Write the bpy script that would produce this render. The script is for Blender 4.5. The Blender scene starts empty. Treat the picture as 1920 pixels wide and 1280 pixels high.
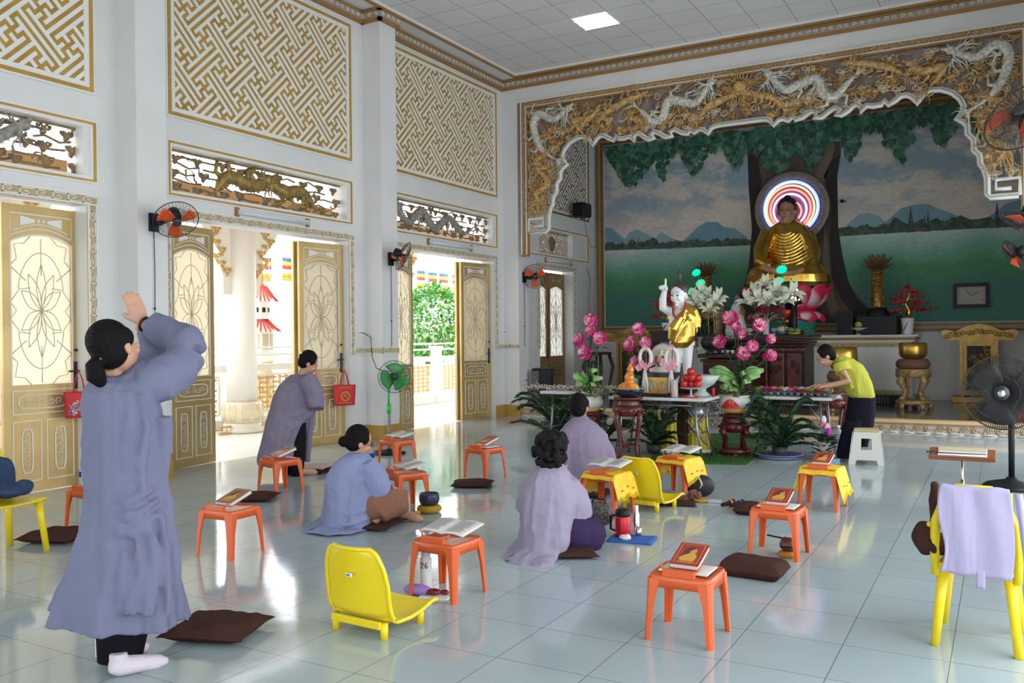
import bpy, bmesh, math, random
from math import sin, cos, pi, sqrt, atan2, radians as R
from mathutils import Matrix, Vector, noise
rnd = random.Random(7)
scn = bpy.context.scene
COL = scn.collection

# ---------------------------------------------------------------- camera, world, lamps, exposure
CAMZ, FPX = 1.4, 1623.85
yaw, pitch, roll = 0.516162, -0.00649, -0.009678
FW = Vector((-sin(yaw)*cos(pitch), cos(yaw)*cos(pitch), sin(pitch)))
_r = Vector((cos(yaw), sin(yaw), 0)); _u = _r.cross(FW)
RT = _r*cos(roll) + _u*sin(roll); UP = _u*cos(roll) - _r*sin(roll)
cd = bpy.data.cameras.new('camera'); cam = bpy.data.objects.new('camera', cd); COL.objects.link(cam)
cd.sensor_width = 36; cd.lens = 36*FPX/1920; cd.clip_end = 300
cam.matrix_world = Matrix(((RT.x, UP.x, -FW.x, 0), (RT.y, UP.y, -FW.y, 0), (RT.z, UP.z, -FW.z, CAMZ), (0, 0, 0, 1)))
scn.camera = cam
vs = scn.view_settings; vs.view_transform = 'Standard'; vs.look = 'None'; vs.gamma = 1; vs.use_curve_mapping = False; vs.exposure = -0.22
w = bpy.data.worlds.new('world'); scn.world = w; w.use_nodes = True
bg = w.node_tree.nodes['Background']; bg.inputs[0].default_value = (0.93, 0.965, 1.0, 1); bg.inputs[1].default_value = 6.0

def ray(u, v): return FW + RT*((u-960)/FPX) - UP*((v-640)/FPX)
CP = Vector((0, 0, CAMZ))
def at(u, v, z=0.0): d = ray(u, v); return CP + d*((z-CAMZ)/d.z)
def aty(u, v, y): d = ray(u, v); return CP + d*(y/d.y)
def atx(u, v, x): d = ray(u, v); return CP + d*(x/d.x)

def portal(loc, rot, sx, sy):
    l = bpy.data.lights.new('daylight_portal', 'AREA'); l.shape = 'RECTANGLE'; l.size = sx; l.size_y = sy; l.cycles.is_portal = True
    o = bpy.data.objects.new('daylight_portal', l); COL.objects.link(o); o.location = loc; o.rotation_euler = rot
for p in (-2.08, 1.73, 5.54, 9.35): portal((-8.0, p+2.05, 1.7), (0, R(-90), 0), 3.5, 2.9)
for p in (-2.08, 1.73, 5.54, 9.35): portal((1.1, p+2.05, 1.7), (0, R(90), 0), 3.5, 2.9)
portal((-3.44, -6.1, 1.9), (R(-90), 0, 0), 8.0, 3.8)
portal((-8.0, 15.2, 1.7), (0, R(-90), 0), 3.4, 2.0)

# ---------------------------------------------------------------- materials
MC = {}
def mat(name, c=(.8, .8, .8), rough=.5, metal=0., noise_=0., nscale=8., bump=0., bscale=20., spec=.5, emit=None, es=1., trans=0., alpha=1., c2=None, sheen=0., coat=0.):
    if name in MC: return MC[name]
    m = bpy.data.materials.new(name); m.use_nodes = True; nt = m.node_tree; b = nt.nodes['Principled BSDF']
    b.inputs['Base Color'].default_value = (*c, 1); b.inputs['Roughness'].default_value = rough; b.inputs['Metallic'].default_value = metal
    b.inputs['Specular IOR Level'].default_value = spec
    if trans: b.inputs['Transmission Weight'].default_value = trans
    if alpha < 1: b.inputs['Alpha'].default_value = alpha
    if sheen: b.inputs['Sheen Weight'].default_value = sheen
    if coat: b.inputs['Coat Weight'].default_value = coat
    if emit: b.inputs['Emission Color'].default_value = (*emit, 1); b.inputs['Emission Strength'].default_value = es
    if noise_ or c2:
        tc = nt.nodes.new('ShaderNodeTexCoord'); n = nt.nodes.new('ShaderNodeTexNoise'); n.inputs['Scale'].default_value = nscale; n.inputs['Detail'].default_value = 4
        mx = nt.nodes.new('ShaderNodeMix'); mx.data_type = 'RGBA'
        c2 = c2 or tuple(max(0, x*(1-noise_)) for x in c)
        mx.inputs[6].default_value = (*c, 1); mx.inputs[7].default_value = (*c2, 1)
        mr = nt.nodes.new('ShaderNodeMapRange'); mr.inputs[1].default_value = .35; mr.inputs[2].default_value = .65
        nt.links.new(tc.outputs['Object'], n.inputs['Vector']); nt.links.new(n.outputs[0], mr.inputs[0]); nt.links.new(mr.outputs[0], mx.inputs[0]); nt.links.new(mx.outputs[2], b.inputs['Base Color'])
    if bump:
        tc = nt.nodes.new('ShaderNodeTexCoord'); n = nt.nodes.new('ShaderNodeTexNoise'); n.inputs['Scale'].default_value = bscale; n.inputs['Detail'].default_value = 3
        bp = nt.nodes.new('ShaderNodeBump'); bp.inputs['Strength'].default_value = bump; bp.inputs['Distance'].default_value = .02
        nt.links.new(tc.outputs['Object'], n.inputs['Vector']); nt.links.new(n.outputs[0], bp.inputs['Height']); nt.links.new(bp.outputs[0], b.inputs['Normal'])
    MC[name] = m; return m

wallm = mat('wall_paint', (.735, .735, .725), .55, noise_=.05, nscale=1.5)
ceilm = mat('ceiling_tile', (.72, .72, .71), .7)
gold = mat('gold_paint', (.56, .33, .07), .42, metal=.25, noise_=.25, nscale=5)
goldl = mat('door_gold', (.60, .42, .16), .38, metal=.35, noise_=.18, nscale=3)
ochre = mat('ochre_skirting', (.47, .27, .06), .35)
brown = mat('bronze_brown_line', (.33, .17, .05), .5)
white = mat('white_plaster', (.78, .77, .73), .5)
bronze = mat('old_bronze_paint', (.33, .22, .09), .5, metal=.25, c2=(.17, .13, .09), nscale=14)
silver = mat('silver_paint', (.42, .40, .36), .5, metal=.2, c2=(.22, .20, .17), nscale=20)
dgold = mat('deep_gold_carving', (.60, .39, .15), .5, metal=.08, c2=(.30, .14, .04), nscale=16)
orangep = mat('amber_plastic', (.9, .33, .02), .2)
black = mat('black_plastic', (.010, .010, .012), .45, spec=.25)
chrome = mat('chrome', (.7, .7, .7), .18, metal=1)

def floor_mat():
    m = bpy.data.materials.new('floor_tiles'); m.use_nodes = True; nt = m.node_tree; L = nt.links.new; b = nt.nodes['Principled BSDF']
    tc = nt.nodes.new('ShaderNodeTexCoord'); mp = nt.nodes.new('ShaderNodeMapping'); L(tc.outputs['Object'], mp.inputs[0])
    T = .4313; mp.inputs['Location'].default_value = (.203+T*8, -(3.857-.0)+T*20-.24, 0)
    br = nt.nodes.new('ShaderNodeTexBrick'); br.offset = 0; br.inputs['Scale'].default_value = 1; br.inputs['Mortar Size'].default_value = .0021; br.inputs['Mortar Smooth'].default_value = .3
    br.inputs['Brick Width'].default_value = T; br.inputs['Row Height'].default_value = T
    br.inputs['Color1'].default_value = (.385, .465, .49, 1); br.inputs['Color2'].default_value = (.41, .49, .51, 1); br.inputs['Mortar'].default_value = (.13, .13, .12, 1)
    L(mp.outputs[0], br.inputs['Vector'])
    n = nt.nodes.new('ShaderNodeTexNoise'); n.inputs['Scale'].default_value = 2.3; n.inputs['Detail'].default_value = 5; L(tc.outputs['Object'], n.inputs['Vector'])
    mx = nt.nodes.new('ShaderNodeMix'); mx.data_type = 'RGBA'; mx.blend_type = 'MULTIPLY'; mx.inputs[0].default_value = .22
    cr = nt.nodes.new('ShaderNodeValToRGB'); cr.color_ramp.elements[0].position = .35; cr.color_ramp.elements[0].color = (.72, .8, .86, 1); cr.color_ramp.elements[1].position = .65; cr.color_ramp.elements[1].color = (1, 1, 1, 1)
    L(n.outputs[0], cr.inputs[0]); L(br.outputs[0], mx.inputs[6]); L(cr.outputs[0], mx.inputs[7]); L(mx.outputs[2], b.inputs['Base Color'])
    n2 = nt.nodes.new('ShaderNodeTexNoise'); n2.inputs['Scale'].default_value = 1.7; L(tc.outputs['Object'], n2.inputs['Vector'])
    mr = nt.nodes.new('ShaderNodeMapRange'); mr.inputs[3].default_value = .05; mr.inputs[4].default_value = .13; L(n2.outputs[0], mr.inputs[0]); L(mr.outputs[0], b.inputs['Roughness'])
    w1 = nt.nodes.new('ShaderNodeTexNoise'); w1.inputs['Scale'].default_value = 5; L(tc.outputs['Object'], w1.inputs['Vector'])
    ad = nt.nodes.new('ShaderNodeMath'); ad.operation = 'MULTIPLY_ADD'; ad.inputs[1].default_value = -1.2; L(br.outputs['Fac'], ad.inputs[0]); L(w1.outputs[0], ad.inputs[2])
    bp = nt.nodes.new('ShaderNodeBump'); bp.inputs['Strength'].default_value = .12; bp.inputs['Distance'].default_value = .006
    L(ad.outputs[0], bp.inputs['Height']); L(bp.outputs[0], b.inputs['Normal'])
    b.inputs['Specular IOR Level'].default_value = .6
    return m
floorm = floor_mat()

# ---------------------------------------------------------------- mesh builder
class G:
    def __init__(s, M=None): s.v = []; s.f = []; s.m = []; s.sm = []; s.M = M or Matrix(); s.k = 0
    def add(s, vs_, fs, smooth=False):
        o = len(s.v); M = s.M
        s.v += [tuple(M @ Vector(p)) for p in vs_]; s.f += [tuple(i+o for i in f) for f in fs]
        s.m += [s.k]*len(fs); s.sm += [smooth]*len(fs); return s
    def box(s, lo, hi):
        x0, y0, z0 = lo; x1, y1, z1 = hi
        return s.add([(x0,y0,z0),(x1,y0,z0),(x1,y1,z0),(x0,y1,z0),(x0,y0,z1),(x1,y0,z1),(x1,y1,z1),(x0,y1,z1)],
              [(0,3,2,1),(4,5,6,7),(0,1,5,4),(1,2,6,5),(2,3,7,6),(3,0,4,7)])
    def cbox(s, c, d, rz=0, rx=0, ry=0):
        M = s.M; s.M = M @ Matrix.Translation(c) @ Matrix.Rotation(rz, 4, 'Z') @ Matrix.Rotation(ry, 4, 'Y') @ Matrix.Rotation(rx, 4, 'X')
        s.box((-d[0]/2,-d[1]/2,-d[2]/2),(d[0]/2,d[1]/2,d[2]/2)); s.M = M; return s
    def prism(s, poly, z0, z1, smooth=False):
        n = len(poly); a = sum(poly[i][0]*poly[(i+1)%n][1]-poly[(i+1)%n][0]*poly[i][1] for i in range(n))
        if a < 0: poly = poly[::-1]
        return s.add([(x,y,z0) for x,y in poly]+[(x,y,z1) for x,y in poly], [tuple(range(n))[::-1], tuple(range(n,2*n))]+[(i,(i+1)%n,n+(i+1)%n,n+i) for i in range(n)], smooth)
    def loft(s, rings, caps=True, closed=True, smooth=True):
        n = len(rings[0]); vs_ = [p for r in rings for p in r]; fs = []
        for i in range(len(rings)-1):
            for j in range(n if closed else n-1):
                k = (j+1) % n; fs.append((i*n+j, i*n+k, (i+1)*n+k, (i+1)*n+j))
        if caps and closed: fs += [tuple(range(n))[::-1], tuple(range((len(rings)-1)*n, len(rings)*n))]
        return s.add(vs_, fs, smooth)
    def tube(s, pts, r, n=8, caps=True, closed=False, flat=1., smooth=True, up=None):
        P = [Vector(p) for p in pts]; m = len(P)
        rr = r if isinstance(r, (list, tuple)) else [r]*m
        rings = []; nrm = None
        for i in range(m):
            if closed: t = P[(i+1) % m]-P[i-1]
            else: t = P[min(i+1, m-1)]-P[max(i-1, 0)]
            t = t.normalized() if t.length > 1e-9 else Vector((0,0,1))
            if nrm is None:
                a = Vector(up) if up else (Vector((0,0,1)) if abs(t.z) < .9 else Vector((1,0,0)))
                nrm = (a - t*a.dot(t)).normalized()
            else:
                nrm = nrm - t*nrm.dot(t); nrm = nrm.normalized() if nrm.length > 1e-6 else Vector((1,0,0))
            bn = t.cross(nrm)
            rings.append([P[i]+nrm*(rr[i]*cos(2*pi*j/n)*flat)+bn*(rr[i]*sin(2*pi*j/n)) for j in range(n)])
        if closed: rings.append(rings[0]); caps = False
        return s.loft(rings, caps, True, smooth)
    def cyl(s, a, b, r0, r1=None, n=16, smooth=True): return s.tube([a, b], [r0, r0 if r1 is None else r1], n, smooth=smooth)
    def lathe(s, prof, n=24, mod=None, smooth=True, c=(0,0,0), sx=1, sy=1):
        rings = []
        for k, (r, z) in enumerate(prof):
            rings.append([(c[0]+sx*max(r,1e-4)*(mod(2*pi*j/n, k) if mod else 1)*cos(2*pi*j/n), c[1]+sy*max(r,1e-4)*(mod(2*pi*j/n, k) if mod else 1)*sin(2*pi*j/n), c[2]+z) for j in range(n)])
        return s.loft(rings, True, True, smooth)
    def ball(s, c, r, nu=14, nv=9):
        r = (r, r, r) if isinstance(r, (int, float)) else r
        rings = [[(c[0]+r[0]*sin(pi*i/nv)*cos(2*pi*j/nu), c[1]+r[1]*sin(pi*i/nv)*sin(2*pi*j/nu), c[2]-r[2]*cos(pi*i/nv)) for j in range(nu)] for i in range(1, nv)]
        n = len(rings); vs_ = [p for q in rings for p in q]+[(c[0],c[1],c[2]-r[2]),(c[0],c[1],c[2]+r[2])]; fs = []
        for i in range(n-1):
            for j in range(nu): k = (j+1) % nu; fs.append((i*nu+j, i*nu+k, (i+1)*nu+k, (i+1)*nu+j))
        for j in range(nu): k = (j+1) % nu; fs.append((n*nu, k, j)); fs.append((n*nu+1, (n-1)*nu+j, (n-1)*nu+k))
        return s.add(vs_, fs, True)
    def sheet(s, fn, nu, nv, th=0.0, smooth=True):
        P = [[Vector(fn(i/nu, j/nv)) for i in range(nu+1)] for j in range(nv+1)]
        W = nu+1; vs_ = [p for r in P for p in r]; fs = [(j*W+i, j*W+i+1, (j+1)*W+i+1, (j+1)*W+i) for j in range(nv) for i in range(nu)]
        if th:
            nn = []
            for j in range(nv+1):
                for i in range(nu+1):
                    a = P[j][min(i+1,nu)]-P[j][max(i-1,0)]; b = P[min(j+1,nv)][i]-P[max(j-1,0)][i]; q = a.cross(b); nn.append(q.normalized() if q.length > 1e-12 else Vector((0,0,1)))
            N = len(vs_); vs_ = vs_+[p-n_*th for p, n_ in zip(vs_, nn)]; fs += [tuple(i+N for i in f[::-1]) for f in fs]
            bd = [i for i in range(nu+1)]+[j*W+nu for j in range(1, nv+1)]+[nv*W+i for i in range(nu-1, -1, -1)]+[j*W for j in range(nv-1, 0, -1)]
            for a, b in zip(bd, bd[1:]+bd[:1]): fs.append((b, a, a+N, b+N))
        return s.add(vs_, fs, smooth)
    def obj(s, name, mats, parent=None, bevel=0, seg=2, fix=False, loc=None):
        me = bpy.data.meshes.new(name); me.from_pydata(s.v, [], s.f)
        for m in (mats if isinstance(mats, (list, tuple)) else [mats]): me.materials.append(m)
        me.polygons.foreach_set('material_index', s.m); me.polygons.foreach_set('use_smooth', s.sm)
        if fix:
            bm = bmesh.new(); bm.from_mesh(me); bmesh.ops.recalc_face_normals(bm, faces=bm.faces); bm.to_mesh(me); bm.free()
        me.update()
        o = bpy.data.objects.new(name, me); COL.objects.link(o)
        if parent: o.parent = parent
        if loc: o.location = loc
        if bevel:
            b = o.modifiers.new('bevel', 'BEVEL'); b.width = bevel; b.segments = seg; b.limit_method = 'ANGLE'; b.angle_limit = R(40)
        return o
def tag(o, label=None, cat=None, group=None, kind=None):
    if label: o['label'] = label
    if cat: o['category'] = cat
    if group: o['group'] = group
    if kind: o['kind'] = kind
    return o
def thing(name, label, cat, loc=(0,0,0), rz=0, group=None):
    o = bpy.data.objects.new(name, None); COL.objects.link(o); o.location = loc; o.rotation_euler = (0,0,rz); o.empty_display_size = .1
    return tag(o, label, cat, group)
def struct(g, name, mats, parent=None, **k):
    o = g.obj(name, mats, parent, **k)
    if not parent: o['kind'] = 'structure'
    return o
def dup(o, parent=None, loc=None, rz=None, label=None):
    c = o.copy(); COL.objects.link(c); c.parent = parent
    if loc is not None: c.location = loc
    if rz is not None: c.rotation_euler = (0,0,rz)
    if label: c['label'] = label
    for ch in list(o.children): dup(ch, c)
    return c
def Tm(loc=(0,0,0), rz=0, rx=0, ry=0, s=1): return Matrix.Translation(loc) @ Matrix.Rotation(rz,4,'Z') @ Matrix.Rotation(ry,4,'Y') @ Matrix.Rotation(rx,4,'X') @ Matrix.Scale(s,4)
# local frame of a wall facing +X: local x runs along +Y, local y = up, local z = out of the wall
def WL(y, z, x=-7.62): return Matrix(((0,0,1,x),(1,0,0,y),(0,1,0,z),(0,0,0,1)))
# a wall facing -Y: local x = +X, local y = up, local z = towards -Y
def WF(x, z, y): return Matrix(((1,0,0,x),(0,0,-1,y),(0,1,0,z),(0,0,0,1)))
def wrap_remesh(o, voxel=.01, smooth=4, fac=.5):
    m = o.modifiers.new('remesh', 'REMESH'); m.mode = 'VOXEL'; m.voxel_size = voxel; m.use_smooth_shade = True
    if smooth: q = o.modifiers.new('smooth', 'SMOOTH'); q.iterations = smooth; q.factor = fac
    return o

# ---------------------------------------------------------------- ornament helpers (local x-y plane, relief in z)
def meander(g, L, H, t=.006, z=0.0, per=None):
    per = per or H*1.55; n = max(1, round(L/per)); per = L/n; w_ = H*.085
    g.box((0,H-w_*1.6,z),(L,H,z+t*1.3)); g.box((0,0,z),(L,w_*1.6,z+t*1.3))
    for i in range(n):
        x = i*per; a, b = H*.22, H*.78
        if i % 2: a, b = b, a
        def bar(x0,y0,x1,y1): g.box((min(x0,x1)-w_/2, min(y0,y1)-w_/2, z),(max(x0,x1)+w_/2, max(y0,y1)+w_/2, z+t))
        bar(x+per*.08,a,x+per*.92,a); bar(x+per*.08,a,x+per*.08,b); bar(x+per*.08,b,x+per*.62,b); bar(x+per*.62,b,x+per*.62,H*.5); bar(x+per*.35,H*.5,x+per*.62,H*.5)
def spiral(g, c, r, turns=1.2, a0=0, tr=.01, n=12, z=0, hand=1, sides=6):
    pts = []; rr = []
    for i in range(n+1):
        t = i/n; a = a0+hand*turns*2*pi*t; q = r*(1-.85*t)
        pts.append((c[0]+q*cos(a), c[1]+q*sin(a), z+tr*.6*t)); rr.append(tr*(1-.35*t))
    g.tube(pts, rr, sides); return pts[0]
def cloud(g, c, s, z=0, tr=None):
    tr = tr or s*.16
    for k in range(3):
        a = k*2*pi/3+.5; q = (c[0]+s*.42*cos(a), c[1]+s*.36*sin(a))
        spiral(g, q, s*.36, 1.3, a, tr, 9, z, 1 if k % 2 else -1)
    g.ball((c[0],c[1],z), (s*.3,s*.3,s*.2), 8, 5)
def strand(g, p, a, L, r, z=0, amp=.1, n=7, ph=0):
    pts = []; rr = []; dx, dy = cos(a), sin(a)
    for i in range(n+1):
        t = i/n; o = amp*L*sin(ph+t*5.5)*t**.5; pts.append((p[0]+dx*L*t-dy*o, p[1]+dy*L*t+dx*o, z)); rr.append(max(r*(1-t)**.7, r*.12))
    g.tube(pts, rr, 5)
def dragon(g, path, r, z=0, head=1, mane=9, mr=None, sides=9):
    P = [Vector((x,y,0)) for x,y in path]
    def cr(t):   # catmull
        f = t*(len(P)-1); i = min(int(f), len(P)-2); u = f-i
        a, b, c, d = P[max(i-1,0)], P[i], P[i+1], P[min(i+2,len(P)-1)]
        return .5*((2*b)+(c-a)*u+(2*a-5*b+4*c-d)*u*u+(3*b-a-3*c+d)*u**3)
    n = 14*(len(P)-1); pts = []; rr = []
    for i in range(n+1):
        t = i/n; q = cr(t); rad = r*(.55+.6*sin(pi*min(1,t*1.05+.05))**.8)*(1+.09*(i % 2)); pts.append((q.x,q.y,z)); rr.append(rad*(1 if t < .85 else (1-t)/.15*.7+.3))
    g.tube(pts, rr, sides)
    for i in range(2, n-2, 2):      # dorsal spines
        a = Vector(pts[i]); b = Vector(pts[i+1]); d = (b-a).normalized(); u = Vector((-d.y,d.x,0))
        g.tube([a+u*rr[i]*.8, a+u*rr[i]*1.55+d*rr[i]*.3], [r*.16, r*.03], 4)
    # legs with claws
    for t, sd in ((.25,-1),(.38,-1),(.62,-1),(.75,-1)):
        q = cr(t); d = (cr(t+.01)-q).normalized(); u = Vector((-d.y,d.x,0))*sd
        k = q+u*r*2.0+d*r*.9; e = k+u*r*1.1-d*r*1.6
        g.tube([(q.x,q.y,z),(k.x,k.y,z+r*.3),(e.x,e.y,z+r*.2)], [r*.6,r*.42,r*.3], 7)
        for c in (-.7,0,.7): strand(g, (e.x,e.y), atan2((u-d).y,(u-d).x)+c, r*1.3, r*.17, z+r*.2, .12, 4)
    # head, jaws, horns, mane
    h = cr(0); d = (cr(0)-cr(.03)).normalized(); a = atan2(d.y,d.x)
    g.ball((h.x+d.x*r*.6, h.y+d.y*r*.6, z+r*.3), (r*1.15,r*1.0,r*.9), 10, 7)
    g.tube([(h.x+d.x*r*.8,h.y+d.y*r*.8,z+r*.4),(h.x+cos(a+.18)*r*2.7,h.y+sin(a+.18)*r*2.7,z+r*.4)], [r*.65,r*.3], 7)
    g.tube([(h.x+d.x*r*.6,h.y+d.y*r*.6,z+r*.3),(h.x+cos(a-.45)*r*2.2,h.y+sin(a-.45)*r*2.2,z+r*.3)], [r*.45,r*.16], 7)
    for sgn in (1,-1): g.ball((h.x+cos(a+.5*sgn)*r*1.1, h.y+sin(a+.5*sgn)*r*1.1, z+r*1.0), r*.22, 8, 5)
    for k in range(mane):
        ang = a+pi+(k/(mane-1)-.5)*2.6; strand(g, (h.x,h.y), ang, (mr or r*4.2)*(.75+.4*((k*37) % 10)/10), r*.26, z+r*.5, .13, 8, k)
    q = cr(1); d = (cr(1)-cr(.97)).normalized(); a = atan2(d.y,d.x)
    for k in range(6): strand(g, (q.x,q.y), a+(k/5-.5)*1.3, r*4*(.8+.3*(k % 2)), r*.28, z+r*.2, .12, 7, k*.7)
# ---------------------------------------------------------------- large structure
XW, XR, YF, YB, ZP = -7.62, .75, 13.15, 17.15, .188
PIL = (-2.08, 1.73, 5.54, 9.35)
g = G(); g.box((XW-.14,-7,-.12),(2.6,YF+.1,0)); struct(g, 'floor', floorm)
g = G(); g.box((XW-.14,YF+.1,-.12),(2.6,19,0.0)); struct(g, 'floor_terrace', floorm)
g = G(); g.box((-11.5,-7,-.12),(XW-.14,19,-.004)); struct(g, 'floor_veranda', mat('veranda_tile', (.80,.80,.78), .25, noise_=.06, nscale=2))
# left wall with its door and vent openings
def side_wall(name, x0, x1, face):
    g = G(); ZT = 6.15
    ys = [-6.2]
    DP = PIL
    for p in DP: ys += [p+.62, p+3.48]
    ys += [14.5, 15.97, YB+.25] if name == 'wall_left' else [YB+.25]
    for a, b in zip(ys[::2], ys[1::2]): g.box((x0,a,0),(x1,b,ZT))
    for p in DP:
        a, b = p+.62, p+3.48
        g.box((x0,a,2.69),(x1,b,2.95)); g.box((x0,a,3.455),(x1,b,ZT))
        g.box((x0,a,2.95),(x1,a+.03,3.455)); g.box((x0,b-.03,2.95),(x1,b,3.455))
    if name == 'wall_left': g.box((x0,14.5,2.69),(x1,15.97,2.95)); g.box((x0,14.5,3.455),(x1,15.97,ZT))
    struct(g, name, wallm)
    for p in PIL+(YF,):
        a, b = (face, face+.3) if face < -3 else (face-.3, face)
        g = G(); g.box((a, p, 0), (b, p+.35, ZT)); struct(g, name+'_pier', wallm)
side_wall('wall_left', XW-.25, XW, XW); side_wall('wall_right', XR, XR+.25, XR)
g = G(); g.box((XW-.25,YB,0),(XR+.25,YB+.25,6.15)); struct(g, 'wall_back', wallm)
g = G()
g.box((XW-.25,-6.45,2.9),(XR+.25,-6.2,6.15)); g.box((XW-.25,-6.45,0),(XW+.6,-6.2,2.9)); g.box((XR-.6,-6.45,0),(XR+.25,-6.2,2.9)); struct(g, 'wall_rear', wallm)
# front wall above and beside the alcove arch (front plane YF, opening closed by the carved arch)
g = G(); g.box((XW+.3,YF,5.43),(XR-.3,YF+.35,6.15)); struct(g, 'wall_front', wallm); g = G(); g.box((.36,YF,0),(XR-.3,YF+.35,5.43)); struct(g, 'wall_front_pier', wallm)
# ceiling: flat border, raised tile field
def ceil_mat():
    m = bpy.data.materials.new('ceiling_grid'); m.use_nodes = True; nt = m.node_tree; L = nt.links.new; b = nt.nodes['Principled BSDF']
    tc = nt.nodes.new('ShaderNodeTexCoord'); mp = nt.nodes.new('ShaderNodeMapping'); L(tc.outputs['Object'], mp.inputs[0])
    br = nt.nodes.new('ShaderNodeTexBrick'); br.offset = 0; br.inputs['Scale'].default_value = 1; br.inputs['Mortar Size'].default_value = .006; br.inputs['Mortar Smooth'].default_value = .2
    br.inputs['Brick Width'].default_value = CT; br.inputs['Row Height'].default_value = CT; mp.inputs['Location'].default_value = (-CX+CT*30, -CY+CT*40, 0)
    br.inputs['Color1'].default_value = (.66, .66, .65, 1); br.inputs['Color2'].default_value = (.70, .70, .69, 1); br.inputs['Mortar'].default_value = (.30, .30, .30, 1)
    L(mp.outputs[0], br.inputs['Vector']); L(br.outputs[0], b.inputs['Base Color']); b.inputs['Roughness'].default_value = .8
    return m
ZS, ZC = 5.86, 5.90
_q = [at(u, v, ZC) for u, v in ((1068.75,34.4),(1134.4,19.4),(1165,42.2),(1100,56.25))]
CT = sum((_q[i]-_q[(i+1) % 4]).length for i in range(4))/4
LC = sum(_q, Vector())/4; CX, CY = LC.x-CT/2, LC.y-CT/2
ci = at(966, 142, ZS); X1, Y1 = ci.x, ci.y; X1r = -3.44*2-X1
g = G(); g.box((X1-.0,-6.2,ZC),(X1r,Y1,ZC+.1)); struct(g, 'ceiling', ceil_mat())
g = G(); g.box((XW,Y1,ZS),(XR,YF,ZC+.1)); g.box((XW,-6.2,ZS),(X1,Y1,ZC+.1)); g.box((X1r,-6.2,ZS),(XR,Y1,ZC+.1))
g.box((XW,YF+.35,5.62),(XR,YB,6.1)); struct(g, 'ceiling_border', ceilm)
g = G(); t = .035
g.box((X1-t,-6.2,ZS-.03),(X1,Y1+t,ZS)); g.box((X1,Y1,ZS-.03),(X1r,Y1+t,ZS)); struct(g, 'trim_1', brown)
# cornice band with scrolls, wrapping the pilasters
def cornice(name, segs):
    root = None; ga = G(); gb = G()
    for M, L in segs:
        for q in (ga, gb): q.M = M
        ga.k = 0; ga.prism([(0,0),(L,0),(L,.17),(0,.17)], 0, .05)
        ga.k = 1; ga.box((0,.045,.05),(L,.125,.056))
        n = max(1, round(L/.105)); gb.k = 0
        for i in range(n): spiral(gb, ((i+.5)*L/n, .085), .034, 1.1, 0 if i % 2 else pi, .008, 7, .058, 1 if i % 2 else -1, 4)
    o = struct(ga, name, [brown, mat('cornice_ground', (.36,.30,.24), .6)]); gb.obj('scroll_relief', white, o); return o  # grey-brown ground band behind the white scrolls
segs = []; zc = 5.675
ys = [-6.2]+[v for p in PIL for v in (p, p+.35)]+[YF]
for a, b in zip(ys[::2], ys[1::2]): segs.append((WL(a, zc), b-a))
for p in PIL:
    segs.append((WF(XW, zc, p), .35)); segs.append((WL(p-.05, zc, XW+.3), .45))
segs.append((WF(XW, zc, YF), XR-XW))
cornice('trim_2', segs)
# skirting and fret dado of the left wall
g = G(); d = G()
for p in PIL+(YF,):
    g.box((XW,p-.02,0),(XW+.32,p+.37,.2)); g.box((XW,p-.33+.02,0),(XW+.02,p,.2)); g.box((XW,p+.35,0),(XW+.02,p+.62,.2))
struct(g, 'baseboard_left', ochre)
dm = mat('fret_ground', (.47,.36,.19), .5)
def fretband(name, segs, H=.1):
    a = G(); b = G()
    for M, L, *h in segs:
        hh = h[0] if h else H; a.M = M; b.M = M; a.box((0,0,0),(L,hh,.012)); meander(b, L, hh, .007, .012)
    o = struct(a, name, [dm]); b.obj('fret_relief', white, o); return o
sg = []
for p in PIL:
    if p < 0: continue
    sg += [(WL(p-.235,1.167),.235), (WL(p+.35,1.167),.18), (WF(XW,1.167,p),.3), (WL(p,1.167,XW+.3),.35)]
sg += [(WL(YF-.235,1.167),.235), (WF(XW,1.167,YF),.3)]
fretband('trim_3', sg)
# door surrounds (fret frame) of each bay
k = 4
for a, b in [(p+.52, p+3.58) for p in PIL[1:]]+[(14.39,16.1)]:
    q = .1; sg = [(WL(a, 2.69), b-a)]
    Mv = lambda y: Matrix(((0,0,1,XW),(0,-1,0,y),(1,0,0,0),(0,0,0,1)))
    z0 = 1.167
    for y in (a+q, b):
        sg.append((Matrix(((0,0,1,XW),(0,-1,0,y),(1,0,0,z0),(0,0,0,1))), 2.69-z0))
    fretband('trim_%d' % k, sg); k += 1
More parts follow.
